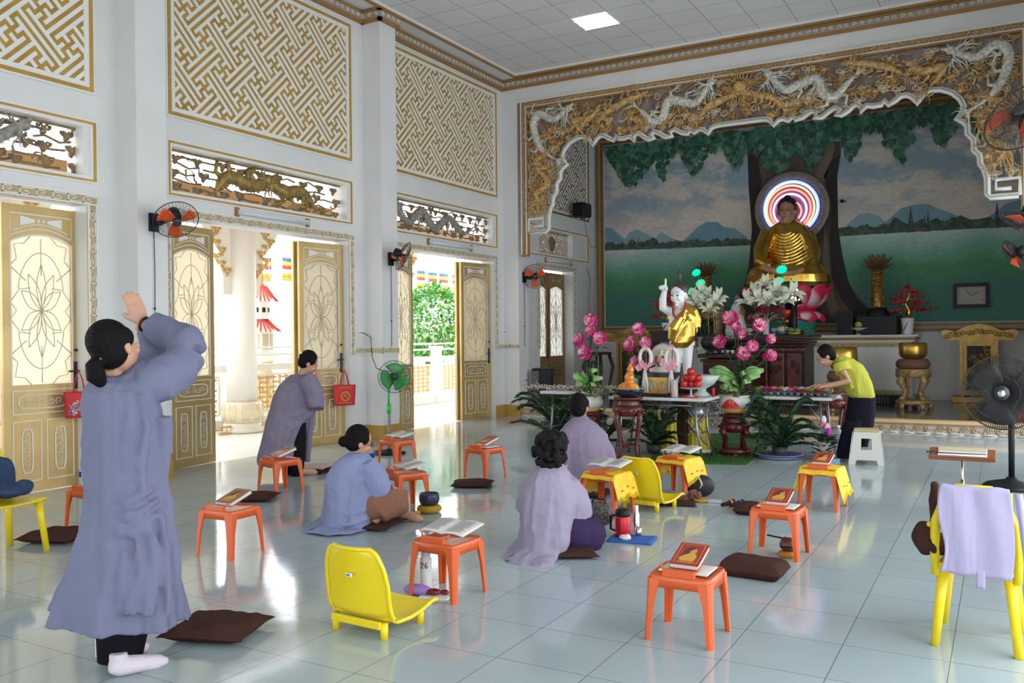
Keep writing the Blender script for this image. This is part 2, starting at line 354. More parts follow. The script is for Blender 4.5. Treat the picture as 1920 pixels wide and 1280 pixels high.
# ---------------------------------------------------------------- lattice panels high on the wall
U = .0375
def clip(poly, x0, y0, x1, y1):
    for ax, lim, s in ((0,x0,1),(0,x1,-1),(1,y0,1),(1,y1,-1)):
        out = []
        for i in range(len(poly)):
            a, b = poly[i-1], poly[i]; ia = s*(a[ax]-lim) >= 0; ib = s*(b[ax]-lim) >= 0
            if ia != ib: t = (lim-a[ax])/(b[ax]-a[ax]); out.append((a[0]+(b[0]-a[0])*t, a[1]+(b[1]-a[1])*t))
            if ib: out.append(b)
        poly = out
        if len(poly) < 3: return None
    return poly
def fylfot(g, W, H, u=U, off=(0,0), t=.02, ox=0, oy=0):
    P20 = 20*u*sqrt(.5); kx = math.floor(off[0]/P20); ky = math.floor(off[1]/P20)
    if (kx+ky) % 2: kx += 1
    off = (off[0]-kx*P20, off[1]-ky*P20)
    rects = []; N = int((W+H)/(10*u))+3
    for i in range(-N, N+1):
        for j in range(-N, N+1):
            x, y = 10*i, 10*j; e = (i+j) % 2 == 0; s = 1 if e else -1
            rects += [(x-1.5, y+3*s-.5, x+11.5, y+3*s+.5)]                    # long bar between (i,j) and (i+1,j)
            for q in (1, 9): rects.append((x+q-.5, min(y+2.5*s,y+.5*s), x+q+.5, max(y+2.5*s,y+.5*s)))
            rects += [(x+3*s-.5, y-11.5, x+3*s+.5, y+1.5)]                    # long bar between (i,j) and (i,j-1)
            for q in (-1, -9): rects.append((min(x+.5*s,x+2.5*s), y+q-.5, max(x+.5*s,x+2.5*s), y+q+.5))
            if e: rects.append((x+4.5, y-12.5, x+5.5, y+2.5))
            else: rects.append((x-2.5, y-5.5, x+12.5, y-4.5))
    c = sqrt(.5)
    for x0, y0, x1, y1 in rects:
        P = [((a-b)*c*u+off[0], (a+b)*c*u+off[1]) for a, b in ((x0,y0),(x1,y0),(x1,y1),(x0,y1))]
        P = clip(P, 0, 0, W, H)
        if P: g.prism([(a+ox, b+oy) for a, b in P], 0, t)
def frame_rect(g, x0, y0, x1, y1, w_, z0, z1):
    g.box((x0,y0,z0),(x1,y0+w_,z1)); g.box((x0,y1-w_,z0),(x1,y1,z1)); g.box((x0,y0+w_,z0),(x0+w_,y1-w_,z1)); g.box((x1-w_,y0+w_,z0),(x1,y1-w_,z1))
def lattice_panel(y0, y1, z0, z1, label, bm):
    t = thing('lattice_panel', label, 'wall panel', (XW+.004, y0, z0), 0, 'lattice panels high on the left wall')
    M = Matrix(((0,0,1,0),(1,0,0,0),(0,1,0,0),(0,0,0,1))); W, H = y1-y0, z1-z0
    g = G(M); frame_rect(g, 0,0,W,H,.022,0,.018); g.k = 1; frame_rect(g, .022,.022,W-.022,H-.022,.035,0,.03); g.k = 0; frame_rect(g, .057,.057,W-.057,H-.057,.05,0,.02)
    g.obj('moulding', [white, bm], t)
    g = G(M); g.box((.1,.1,.0),(W-.1,H-.1,.004)); g.obj('backing', bm, t)
    g = G(M); P = at(0,0); c = sqrt(.5); A = (7.618+.0, -1.746)      # phase of the pattern read off bay two
    ya, za = (A[0]-A[1])*c, (A[0]+A[1])*c
    fylfot(g, W-.2, H-.2, U, ((ya-(y0+.1)), (za-(z0+.1))), .012, .1, .1); g.obj('fret_lattice', white, t); return t
lattice_panel(1.73+.58, 1.73+3.57, 3.755, 5.62, 'gold and white fret lattice panel cut by the top left corner of the view', gold)
lattice_panel(5.54+.58, 5.54+3.555, 3.74, 5.61, 'large gold and white fret lattice panel above the middle open doorway', gold)
lattice_panel(9.35+.58, 9.35+3.58, 3.765, 5.61, 'fret lattice panel above the open doorway nearest the altar, beside the corner', gold)
lattice_panel(13.75, 16.74, 3.757, 5.6, 'fret lattice panel in shaded gold on the alcove side wall behind the wall speaker', mat('lattice_shaded_gold', (.16,.08,.03), .6))  # lattice gold darkened to brown: the alcove's dim light put into the colour
# ---------------------------------------------------------------- carved vents
def vent(y0, y1, kind, label, m1, m2):
    t = thing('carved_vent', label, 'vent panel', (XW, y0, 2.9), 0, 'openwork vents above the doors')
    M = Matrix(((0,0,1,0),(1,0,0,0),(0,1,0,0),(0,0,0,1))); W, H = y1-y0, .605
    g = G(M); frame_rect(g, 0,0,W,H,.018,0,.02); g.k = 1; frame_rect(g, .018,.018,W-.018,H-.018,.018,0,.028); g.k = 0; frame_rect(g, .036,.036,W-.036,H-.036,.034,-.13,.01)
    g.obj('moulding', [white, gold], t)
    a, b = .07, H-.07; x0, x1 = .07, W-.07; g = G(M @ Matrix.Translation((0,0,-.14)))
    frame_rect(g, x0,a,x1,b,.02,0,.03)
    rd = random.Random(int(y0*10)); hh = b-a
    if kind == 'lattice':
        fylfot(g, x1-x0, hh, .02, (.05,.1), .03, x0, a)
        g.k = 1; spiral(g, (W/2,H/2), .12, 2, 0, .03, 20, .03); g.ball((W/2,H/2,.02), (.13,.16,.04)); g.k = 0
    else:
        n = 9 if kind == 'bats' else 12
        for i in range(n):
            for j in range(3):
                x = x0+(i+.5+rd.uniform(-.25,.25))*(x1-x0)/n; y = a+hh*(j+.5)/3+rd.uniform(-.02,.02)
                if kind == 'bats' and abs(x-W/2) < W*.2 and j != 1: pass
                cloud(g, (x,y), rd.uniform(.075,.1), .01, .014)
        for j in range(5):
            y = a+hh*(j+.6)/5.4; x = x0
            while x < x1-.3:
                L = rd.uniform(.3,.55); L = min(L, x1-x-.02); dy = rd.uniform(-.04,.04)
                g.tube([(x,y,.012),(x+L*.3,y+dy,.012),(x+L*.7,y-dy*.5,.012),(x+L,y+dy*.4,.012)], .0125, 6); x += L+rd.uniform(.02,.2)
        for i in range(16): y = rd.uniform(a+.05,b-.05); x = rd.uniform(x0+.05,x1-.05); strand(g, (x,y), rd.uniform(0,6.28), .2, .014, .01, .25, 6, i)
        g.k = 1
        if kind == 'bats':
            c = W/2+.05
            dragon(g, [(c,b-.14),(c-.25,a+hh*.5),(c-.6,a+hh*.62),(c-.8,a+.08)], .068, .03, mane=9, mr=.24)
            dragon(g, [(c+.02,b-.15),(c+.3,a+hh*.5),(c+.6,a+hh*.58),(c+.85,a+.08)], .068, .03, mane=9, mr=.24)
        elif kind == 'right':
            dragon(g, [(x0+.22,b-.1),(x0+.5,a+.14),(x0+.85,b-.12),(x0+1.2,a+.12),(x0+1.6,b-.14),(x0+2.0,a+.12),(x0+2.35,a+hh*.55)], .055, .03, mane=10, mr=.22)
        else:
            dragon(g, [(x1-.62,b-.1),(x1-.95,a+.18),(x1-1.25,b-.12),(x1-1.6,a+.12),(x1-2.0,b-.12),(x1-2.4,a+.15)], .06, .03, mane=10, mr=.24)
    g.obj('carved_screen', [m1, m2], t); return t
vent(1.73+.58, 1.73+3.59, 'left', 'grey painted dragon vent at the left edge, above the closed doors', bronze, silver)
vent(5.54+.58, 5.54+3.555, 'bats', 'bronze openwork vent with two beasts facing the middle, above the middle doorway', bronze, mat('bronze_gold', (.42,.29,.08), .45, metal=.3, c2=(.22,.13,.05), nscale=18))
vent(9.35+.58, 9.35+3.58, 'right', 'openwork vent with one long grey dragon, above the doorway nearest the altar', bronze, silver)
vent(13.8, 16.7, 'lattice', 'openwork fret vent with round medallion inside the alcove side wall', mat('pale_bronze', (.40,.36,.30), .5), bronze)
# ---------------------------------------------------------------- door leaves
def glassmat(name, c, tr=.75):
    m = bpy.data.materials.new(name); m.use_nodes = True; nt = m.node_tree; L = nt.links.new
    for n in list(nt.nodes):
        if n.type == 'BSDF_PRINCIPLED': nt.nodes.remove(n)
    out = [n for n in nt.nodes if n.type == 'OUTPUT_MATERIAL'][0]
    a = nt.nodes.new('ShaderNodeBsdfTranslucent'); a.inputs[0].default_value = (*c,1); b = nt.nodes.new('ShaderNodeBsdfDiffuse'); b.inputs[0].default_value = (*c,1)
    q = nt.nodes.new('ShaderNodeBsdfGlossy'); q.inputs[0].default_value = (1,1,1,1); q.inputs['Roughness'].default_value = .3
    m1 = nt.nodes.new('ShaderNodeMixShader'); m1.inputs[0].default_value = tr; m2 = nt.nodes.new('ShaderNodeMixShader'); m2.inputs[0].default_value = .06
    L(b.outputs[0], m1.inputs[1]); L(a.outputs[0], m1.inputs[2]); L(m1.outputs[0], m2.inputs[1]); L(q.outputs[0], m2.inputs[2]); L(m2.outputs[0], out.inputs[0]); return m
frost = glassmat('frosted_pane', (.97,.91,.76), .55); frostw = glassmat('bright_pane', (.95,.95,.92), .5)
lead = mat('lead_line', (.52,.48,.40), .5); leadd = mat('lead_line_dark', (.12,.11,.10), .5)
doorn = [0]
def door_leaf(A, B, label, handle=None, H=2.64, pane=frost, leadm=lead, gm=goldl, white_=None):
    """A, B: floor points of the leaf's two lower corners; its face turns to the room"""
    A = Vector((A[0],A[1])); B = Vector((B[0],B[1])); W = (B-A).length; d = (B-A)/W; nrm = Vector((d.y,-d.x))
    doorn[0] += 1
    M = Matrix(((d.x,0,nrm.x,A.x),(d.y,0,nrm.y,A.y),(0,1,0,.003),(0,0,0,1)))
    st = .075; zg, zt = .985, 2.30; x0, x1 = st, W-st; wm = white_ or white
    g = G(M); T = .045
    g.box((0,0,-T),(x0,H,0)); g.box((x1,0,-T),(W,H,0)); g.box((x0,0,-T),(x1,zg,0))
    arc = [(x0+(x1-x0)*i/14, zt+.08*sin(pi*i/14)**.8 if 0 < i < 14 else zt) for i in range(15)]
    g.prism([(x1,H),(x0,H)]+arc, -T, 0)
    root = struct(g, 'door_%d' % doorn[0], gm)
    g = G(M); g.box((x0,zg,-.027),(x1,zt+.08,-.02)); g.obj('glass_pane', pane, root)
    g = G(M); w_ = .008
    # mouldings
    g.tube([(x0,zg,0)]+[(x0,zt,0)]+[(a,b,0) for a,b in arc[1:-1]]+[(x1,zt,0),(x1,zg,0)], .009, 5, closed=True)
    b2 = [(x0+(x1-x0)*i/14, zt+.055+.075*sin(pi*i/14), 0) for i in range(15)]
    g.tube(b2+[(x1,zt+.055,0),(x1,H-.08,0),(x0,H-.08,0),(x0,zt+.055,0)], .007, 5, closed=True)
    g.tube([(x0+.03+(x1-x0-.06)*i/14, zt+.1+.075*sin(pi*i/14), .0) for i in range(15)], .006, 5)
    frame_rect(g, x0,.72,x1,.94,w_,0,w_)
    xm = (x0+x1)/2
    for a, b in ((x0,xm-.025),(xm+.025,x1)): frame_rect(g, a,.10,b,.66,w_,0,w_)
    # small openings of the top panel
    for s in (-1,1):
        g.prism([(xm+s*.06,H-.125),(xm+s*.2,H-.1),(xm+s*.2,H-.19),(xm+s*.06,H-.15)], 0, .004)
        g.lathe([(.018,0),(.018,.006)], 10, c=(xm+s*.025,H-.135,0))
    # oval ornaments
    def oval(cx, cy, w2, h2):
        P = [(cx+w2*cos(t)*(1+.08*cos(4*t)), cy+h2*sin(t)*(1+.03*cos(6*t))) for t in [2*pi*i/20 for i in range(20)]]
        P = [(cx+max(-w2,min(w2,(x-cx)*1.25)), cy+max(-h2,min(h2,(y-cy)*1.25))) for x,y in P]
        g.tube([(x,y,.004) for x,y in P], .0075, 5, closed=True)
        n = 5
        for i in range(n):
            t = (i+.5)/n*2-1
            c = (cx+t*w2*.8, cy) if w2 > h2 else (cx, cy+t*h2*.85)
            spiral(g, c, min(w2,h2)*.62, 1.2, i, .005, 8, .004, 1 if i % 2 else -1, 4)
    oval(xm, .83, (x1-x0)*.4, .062)
    for a, b in ((x0,xm-.025),(xm+.025,x1)): oval((a+b)/2, .38, .05, .2)
    g.obj('white_moulding', wm, root)
    # lead lines
    g = G(M); hw = (x1-x0)/2; zc = (zg+zt)/2+.03; hh = (zt-zg)/2; z = -.012; r = .0042
    def ln(P): g.tube([(xm+a*hw, zc+b*hh, z) for a,b in P], r, 4)
    def petal(ang, L, wd, x_=0, y_=0):
        for s in (-1,1): ln([(x_+L*t*sin(ang)+s*wd*sin(pi*t)*cos(ang), y_+(L*t*cos(ang)-s*wd*sin(pi*t)*sin(ang))*hw/hh*1.5) for t in [i/10 for i in range(11)]])
    for up in (1,-1):
        for a in (0,.5,-.5,1.0,-1.0): petal(a if up > 0 else pi-a, .98-.22*abs(a), .15)
        ln([(0,up*.5),(0,up*1.02)])
        ln([(.75*sin(t), up*(.2+.62*cos(t))) for t in [(-1.4+2.8*i/16) for i in range(17)]])
        ln([(-1,up*.62),(-.78,up*.72),(-.86,up*.92),(-.55,up*.94),(-.35,up*1.04)]); ln([(1,up*.62),(.78,up*.72),(.86,up*.92),(.55,up*.94),(.35,up*1.04)])
    for s in (-1,1):
        ln([(s*.98*(1-.0*t), t) for t in (-.15,.15)]); ln([(s*.35,0.32),(s*.7,.3),(s*.98,.12),(s*.8,0),(s*.98,-.12),(s*.7,-.3),(s*.35,-.32)])
        for q in (-1,1): ln([(s*.5,q*.42),(s*1,q*.62)])
    g.lathe([(.018,0),(.018,.008)], 8, c=(xm,zc,z)); g.obj('lead_tracery', leadm, root)
    if handle is not None:
        g = G(M); hx = W-.045 if handle > 0 else .045
        g.box((hx-.022,.93,0),(hx+.022,1.19,.008)); g.tube([(hx,1.1,.008),(hx,1.1,.05),(hx-.1*handle,1.1,.052)], .009, 8); g.lathe([(.012,0),(.014,.02)], 10, c=(hx,1.30,0)); g.obj('handle', mat('dark_handle', (.05,.045,.04), .35, metal=.6), root)
    return root
xL = -7.78
door_leaf((-7.80,4.50),(-7.80,5.24), 'a', 1); door_leaf((-7.80,3.72),(-7.80,4.46), 'b', None); door_leaf((-7.80,2.94),(-7.80,3.70), 'b', None); door_leaf((-7.80,2.33),(-7.80,2.92), 'b', None)
# middle doorway
door_leaf((-7.72,6.22),(-7.83,6.92), 'c'); door_leaf((-7.84,8.31),(-7.72,9.01), 'd', 1)
door_leaf((-7.92,8.29),(-7.80,8.99), 'd')
# doorway nearest the altar
door_leaf((-7.72,10.03),(-7.82,10.73), 'e'); door_leaf((-7.83,12.1),(-7.70,12.81), 'f', 1); door_leaf((-7.91,12.08),(-7.79,12.79), 'f')
# alcove side door, shut
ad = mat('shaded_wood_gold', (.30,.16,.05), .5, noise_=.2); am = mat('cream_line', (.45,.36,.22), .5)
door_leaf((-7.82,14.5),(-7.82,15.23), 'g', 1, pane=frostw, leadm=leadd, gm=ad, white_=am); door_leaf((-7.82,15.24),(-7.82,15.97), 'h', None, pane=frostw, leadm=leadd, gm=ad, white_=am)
# ---------------------------------------------------------------- stage (altar platform)
g = G(); g.box((XW,YF+.02,0),(XR,YB,ZP)); struct(g, 'floor_platform', mat('platform_marble', (.12,.12,.11), .12, noise_=.3, nscale=3))
g = G(); r_ = G()
L = XR-.0-(-7.30); M = WF(-7.30, 0, YF+.02); g.M = M; r_.M = M
g.k = 0; g.box((0,ZP-.045,0),(L,ZP+.006,.045)); g.k = 1; g.box((0,ZP-.062,0),(L,ZP-.045,.055)); g.k = 2; g.box((0,0,0),(L,ZP-.062,.02)); g.k = 3; g.box((0,ZP,.02),(L,ZP+.012,.05))
o = struct(g, 'trim_9', [mat('cream_edge', (.58,.45,.27), .5), brown, mat('relief_ground', (.50,.46,.42), .5), gold])
n = 56
for i in range(n):
    x = (i+.5)*L/n; s = 1 if i % 2 else -1
    spiral(r_, (x+s*.02,.065), .043, 1.25, 0 if s > 0 else pi, .011, 10, .028, s, 5)
    r_.tube([(x-.06,.03,.026),(x-.02,.10,.032),(x+.05,.045,.026)], [.006,.013,.004], 5); r_.k = 0
    strand(r_, (x-.03,.015), .9*s+pi/2, .09, .011, .026, .15, 5, i)
r_.obj('scroll_relief', [mat('relief_gold', (.52,.36,.18), .5)], o)
r_ = G(M)
for i in range(40): x = (i+.5)*L/40; r_.tube([(x-.09,.008,.03),(x,.014,.04),(x+.08,.006,.03)], .008, 5)
r_.obj('white_foot_moulding', white, o)
# ---------------------------------------------------------------- mural
YM = YB-.03
def am_(u, v, y=YM): p = aty(u, v, y); return (p.x, p.z)
xl = am_(1134,400)[0]; xr = -6.88-xl; zb = 1.575; zt_ = am_(1134,277)[1]+.02
hz = am_(1300,462)[1]
def mural_mat():
    m = bpy.data.materials.new('painted_sky_and_field'); m.use_nodes = True; nt = m.node_tree; L = nt.links.new; b = nt.nodes['Principled BSDF']; b.inputs['Roughness'].default_value = .6
    tc = nt.nodes.new('ShaderNodeTexCoord'); sp = nt.nodes.new('ShaderNodeSeparateXYZ'); L(tc.outputs['Object'], sp.inputs[0])
    mr = nt.nodes.new('ShaderNodeMapRange'); mr.inputs[1].default_value = zb; mr.inputs[2].default_value = zt_; L(sp.outputs[2], mr.inputs[0])
    n0 = nt.nodes.new('ShaderNodeTexNoise'); n0.inputs['Scale'].default_value = 1.1; n0.inputs['Detail'].default_value = 6; L(tc.outputs['Object'], n0.inputs['Vector'])
    ma = nt.nodes.new('ShaderNodeMath'); ma.operation = 'MULTIPLY_ADD'; ma.inputs[1].default_value = .16; L(n0.outputs[0], ma.inputs[0])
    sb = nt.nodes.new('ShaderNodeMath'); sb.operation = 'SUBTRACT'; sb.inputs[1].default_value = .08; L(mr.outputs[0], sb.inputs[0]); L(sb.outputs[0], ma.inputs[2])
    hf = (hz-zb)/(zt_-zb)
    cr = nt.nodes.new('ShaderNodeValToRGB'); e = cr.color_ramp.elements
    stops = [(0,(.045,.19,.145)),(hf*.4,(.05,.19,.14)),(hf*.62,(.06,.25,.10)),(hf*.8,(.16,.38,.29)),(hf*.98,(.38,.54,.49)),(hf+.02,(.62,.54,.49)),(hf+.12,(.50,.48,.46)),(hf+.25,(.30,.38,.43)),(1,(.19,.33,.42))]
    e[0].position, e[0].color = 0, (*stops[0][1],1); e[1].position, e[1].color = 1, (*stops[-1][1],1)
    for p, c in stops[1:-1]: q = e.new(p); q.color = (*c,1)
    L(ma.outputs[0], cr.inputs[0])
    mp = nt.nodes.new('ShaderNodeMapping'); mp.inputs['Scale'].default_value = (1,1,2.2); L(tc.outputs['Object'], mp.inputs[0])
    n = nt.nodes.new('ShaderNodeTexNoise'); n.inputs['Scale'].default_value = 1.3; n.inputs['Detail'].default_value = 8; n.inputs['Roughness'].default_value = .6; L(mp.outputs[0], n.inputs['Vector'])
    c2 = nt.nodes.new('ShaderNodeValToRGB'); c2.color_ramp.elements[0].position = .46; c2.color_ramp.elements[0].color = (0,0,0,1); c2.color_ramp.elements[1].position = .57; c2.color_ramp.elements[1].color = (1,1,1,1); L(n.outputs[0], c2.inputs[0])
    gt = nt.nodes.new('ShaderNodeMapRange'); gt.inputs[1].default_value = hz; gt.inputs[2].default_value = hz+.5; L(sp.outputs[2], gt.inputs[0])
    mu = nt.nodes.new('ShaderNodeMath'); mu.operation = 'MULTIPLY'; L(c2.outputs[0], mu.inputs[0]); L(gt.outputs[0], mu.inputs[1])
    mu2 = nt.nodes.new('ShaderNodeMath'); mu2.operation = 'MULTIPLY'; mu2.inputs[1].default_value = .85; L(mu.outputs[0], mu2.inputs[0])
    mx = nt.nodes.new('ShaderNodeMix'); mx.data_type = 'RGBA'; mx.inputs[7].default_value = (.66,.58,.50,1); L(mu2.outputs[0], mx.inputs[0]); L(cr.outputs[0], mx.inputs[6])
    n3 = nt.nodes.new('ShaderNodeTexNoise'); n3.inputs['Scale'].default_value = 9; n3.inputs['Detail'].default_value = 6; L(mp.outputs[0], n3.inputs['Vector'])
    m3 = nt.nodes.new('ShaderNodeMix'); m3.data_type = 'RGBA'; m3.blend_type = 'OVERLAY'; m3.inputs[0].default_value = .3; L(mx.outputs[2], m3.inputs[6]); L(n3.outputs[0], m3.inputs[7])
    L(m3.outputs[2], b.inputs['Base Color']); return m
mural = thing('mural', 'wall painting of a tree, distant hills and green field in a brown frame', 'painting', (-3.44, YB, zb))
inv = Matrix.Translation((3.44,-YB,-zb))
g = G(); g.box((xl,YM,zb),(xr,YB,zt_)); o = g.obj('painted_canvas', mural_mat())
o.parent = mural; o.matrix_parent_inverse = inv
def mpart(g, name, mats):
    o = g.obj(name, mats, mural); o.matrix_parent_inverse = inv; return o
F = WF(0,0,YM)
hill = [mat('hill_blue', (.13,.26,.34), .7, c2=(.20,.34,.40), nscale=2), mat('hill_pale', (.24,.37,.42), .7), mat('hill_tree', (.03,.065,.05), .8, c2=(.10,.13,.10), nscale=14)]
g = G(F)
def poly(P, k, z): g.k = k; g.prism([am_(*p) for p in P], z-.002, z)
poly([(1134,467),(1134,428),(1147,426),(1158,436),(1172,448),(1180,436),(1195,430),(1212,438),(1228,447),(1240,434),(1256,444),(1275,452),(1283,467)], 1, .004)
poly([(1134,467),(1134,425),(1146,430),(1160,444),(1170,452),(1180,467)], 0, .006)
poly([(1262,466),(1285,448),(1310,424),(1325,416),(1345,416),(1358,426),(1378,428),(1400,444),(1404,458)], 0, .006)
poly([(1570,440),(1590,420),(1610,402),(1625,398),(1650,406),(1662,418),(1680,432)], 1, .004)
poly([(1640,432),(1665,412),(1690,390),(1712,384),(1740,382),(1760,392),(1790,402),(1810,414),(1830,428)], 0, .006)
poly([(1835,424),(1860,402),(1885,382),(1915,374),(1960,380),(1960,420)], 0, .006)
mpart(g, 'painted_hills', hill); g = G(F)
rd = random.Random(3); g.k = 2
def treeline(u0, v0, u1, v1, big=1.):
    n = int((u1-u0)/4.5)
    for i in range(n):
        t = i/n; u = u0+(u1-u0)*t+rd.uniform(-2,2); v = v0+(v1-v0)*t; s = rd.uniform(.07,.13)*big*(1.5 if rd.random() < .12 else 1); c = am_(u, v)
        zz = .008+rd.random()*.003
        if rd.random() < .13: g.prism([(c[0]-s*.35,c[1]-.04),(c[0]+s*.35,c[1]-.04),(c[0]+s*.1,c[1]+s*1.6),(c[0],c[1]+s*2.3),(c[0]-s*.1,c[1]+s*1.5)], zz-.002, zz)
        else: g.prism([(c[0]+s*cos(a)*(.8+.35*rd.random()), c[1]-.03+max(0,s*sin(a))*1.25*(.8+.35*rd.random())) for a in [pi*k/9 for k in range(10)]], zz-.002, zz)
treeline(1134,467,1405,457); treeline(1572,440,1700,432,1.1); treeline(1700,432,1960,418,1.15)
mpart(g, 'painted_treeline', hill)
bark = [mat('painted_bark', (.06,.042,.036), .7, c2=(.11,.08,.065), nscale=2.2), mat('painted_bark_light', (.16,.125,.095), .7), mat('painted_bark_dark', (.022,.016,.018), .7)]
g = G(F)
poly([(1400,280),(1404,300),(1405,350),(1410,430),(1404,500),(1393,540),(1372,578),(1345,606),(1660,602),(1640,585),(1612,560),(1592,530),(1580,480),(1572,430),(1570,330),(1577,290),(1577,265),(1470,268)], 0, .009)
poly([(1402,290),(1420,290),(1428,340),(1424,430),(1418,500),(1408,545),(1385,580),(1392,545),(1404,500),(1410,430),(1404,350)], 2, .011)
poly([(1545,330),(1560,300),(1574,290),(1570,330),(1572,430),(1580,480),(1590,525),(1606,558),(1636,588),(1600,590),(1577,560),(1560,520),(1555,450),(1560,380)], 2, .011)
poly([(1518,350),(1540,300),(1552,270),(1566,268),(1560,300),(1545,340),(1530,400),(1528,360)], 1, .011)
poly([(1548,420),(1556,500),(1566,560),(1580,598),(1560,600),(1548,560),(1542,480)], 1, .012)
poly([(1440,290),(1455,286),(1470,330),(1462,345),(1450,320)], 2, .012)
poly([(1500,440),(1512,500),(1530,600),(1500,600),(1490,500)], 1, .0115)
mpart(g, 'painted_trunk', bark)
g = G(F); lm = [mat('painted_leaf_%d' % i, c, .6) for i, c in enumerate([(.022,.085,.05),(.04,.14,.085),(.065,.20,.12),(.11,.26,.18)])]
clus = [(1134,1235,275,345),(1160,1200,320,348),(1225,1262,270,322),(1232,1252,300,345),(1265,1345,258,300),(1280,1325,290,325),(1340,1420,250,300),(1360,1400,280,315),(1420,1500,245,320),(1440,1480,300,332),(1480,1560,240,300),(1505,1530,290,318),(1560,1625,232,268),(1580,1612,262,298),(1635,1725,214,262),(1650,1712,250,288),(1672,1702,280,305),(1735,1800,200,250),(1745,1790,236,272),(1800,1900,190,240),(1820,1870,225,255),(1890,1960,190,270),(1560,1640,225,245),(1134,1215,268,320),(1610,1660,222,240)]+[(u, u+44, 282-(u-1134)*.124-8, 282-(u-1134)*.124+24) for u in range(1134, 1940, 26)]+[(1400,1580,250,290),(1410,1470,262,312),(1490,1560,255,305)]
cnt = 0
for u0, u1, v0, v1 in clus:
    for k in range(max(6,int((u1-u0)*(v1-v0)/30))):
        t = rd.random()**.8; u = u0+(u1-u0)*rd.random(); v = v0+(v1-v0)*t
        mid = (u0+u1)/2
        if v1-v0 > 20 and abs(u-mid) > (u1-u0)/2*(1.15-t): continue
        x, z = am_(u, v); z = min(z, zt_-.03); s = rd.uniform(.055,.085); a = rd.uniform(-.35,.35); g.k = rd.choice((0,0,1,1,2,3)); zz = .012+cnt*.00003; cnt += 1
        H = [(0,.25),(.35,.42),(.72,.25),(.8,-.15),(.5,-.7),(.12,-1.15),(0,-1.55),(-.12,-1.15),(-.5,-.7),(-.8,-.15),(-.72,.25),(-.35,.42)]
        g.prism([(x+s*(p*cos(a)-q*sin(a)), min(zt_,z+s*(p*sin(a)+q*cos(a)))) for p, q in H], zz-.002, zz)
mpart(g, 'painted_leaves', lm)
g = G(F); fm = mat('frame_brown', (.23,.12,.045), .4, noise_=.3)
zf = zb-.0
for i, (w0, w1, h) in enumerate(((0,.016,.03),(.016,.07,.06),(.07,.12,.09),(.12,.165,.05))):
    g.k = 2 if i == 0 else (1 if i == 2 else 0); frame_rect(g, xl-w1, zf-w1, xr+w1, zt_+w1, w1-w0, -.02, h)
mpart(g, 'picture_frame', [fm, mat('frame_gilt', (.38,.22,.06), .4), mat('frame_inner_white', (.6,.58,.54), .5)])
# ---------------------------------------------------------------- carved arch in front of the alcove
YA = 13.12; XC = -3.438
SC = [(-7.06,3.19),(-6.74,3.19),(-6.70,3.23),(-6.70,3.44),(-6.663,3.582),(-6.621,3.642),(-6.614,3.761),(-6.548,3.828),(-6.546,3.974),(-6.474,4.058),(-6.473,4.167),(-6.42,4.235),(-6.344,4.277),(-6.40,4.33),(-6.435,4.436),(-6.388,4.54),(-6.296,4.637),(-6.156,4.702),(-6.037,4.711),(-5.939,4.666),(-5.858,4.553),(-5.81,4.64),(-5.74,4.687),(-5.66,4.685),(-5.591,4.633),(-5.50,4.586),(-5.454,4.651),(-5.41,4.60),(-5.307,4.593),(-5.214,4.613),(-5.127,4.533),(-5.155,4.606),(-5.08,4.65),(-5.02,4.62),(-4.974,4.575),(-4.883,4.525),(-4.811,4.533),(-4.865,4.596),(-4.801,4.64),(-4.72,4.604),(-4.613,4.531),(-4.507,4.535),(-4.551,4.601),(-4.463,4.634),(-4.348,4.564),(-4.25,4.541),(-4.211,4.591),(-4.15,4.545),(-4.07,4.583),(-4.0,4.57),(-3.932,4.502),(-3.89,4.575),(-3.83,4.603),(-3.744,4.611)]
SC = [(x, z-.02) for x, z in SC]
SCF = SC+[(2*XC-x, z) for x, z in SC[::-1]]
arch = thing('carved_arch', 'huge carved dragon arch of gold and white relief framing the altar alcove', 'arch', (XC, YF, 3.2))
inv = Matrix.Translation((-XC,-YF,-3.2)); FA = WF(0,0,YA)
def apart(g, name, mats): o = g.obj(name, mats, arch); o.matrix_parent_inverse = inv; return o
xo, zo = -7.226, 5.43; xi, zi = -7.10, 5.31; xo2, xi2 = 2*XC-xo, 2*XC-xi
# backing slab: only the upper part is solid, the two flanks are openwork
top = [p for p in SCF if p[1] > 4.4]
g = G(FA); g.prism([(xi,4.45),(xi,zi),(xi2,zi),(xi2,4.45)]+[(x,z) for x, z in top[::-1]], -.10, -.02)
apart(g, 'backing', mat('arch_ground', (.30,.26,.26), .7, c2=(.16,.11,.08), nscale=4))
g = G(FA)
for w0, w1, z1, k in ((0,.018,.03,0),(.018,.10,.015,1),(.10,.113,.04,0),(.113,.14,.02,1)):
    g.k = k; g.box((xo+w0,2.80,-.028),(xo+w1,zo-w1,z1)); g.box((xo2-w1,2.80,-.028),(xo2-w0,zo-w1,z1)); g.box((xo+w0,zo-w1,-.028),(xo2-w0,zo-w0,z1))
g.k = 1; g.box((xo,2.76,-.028),(xo+.14,2.8,.03))
g.k = 2; rd = random.Random(5)
def border(x0, y0, dx, dy, L):
    n = int(L/.055)
    for i in range(n):
        t = (i+.5)/n*L; x, y = x0+dx*t, y0+dy*t; ph = int(t/.62) % 2
        if ph: spiral(g, (x, y), .034, 1.2, i, .008, 7, .018, 1 if i % 2 else -1, 4)
        else:
            for q in (-.02,.02):
                a = pi/4 if int(t/.11) % 2 else -pi/4
                g.tube([(x+q-.024*cos(a),y-.024*sin(a)+q*.4,.018),(x+q+.024*cos(a),y+.024*sin(a)+q*.4,.018)], .0055, 4)
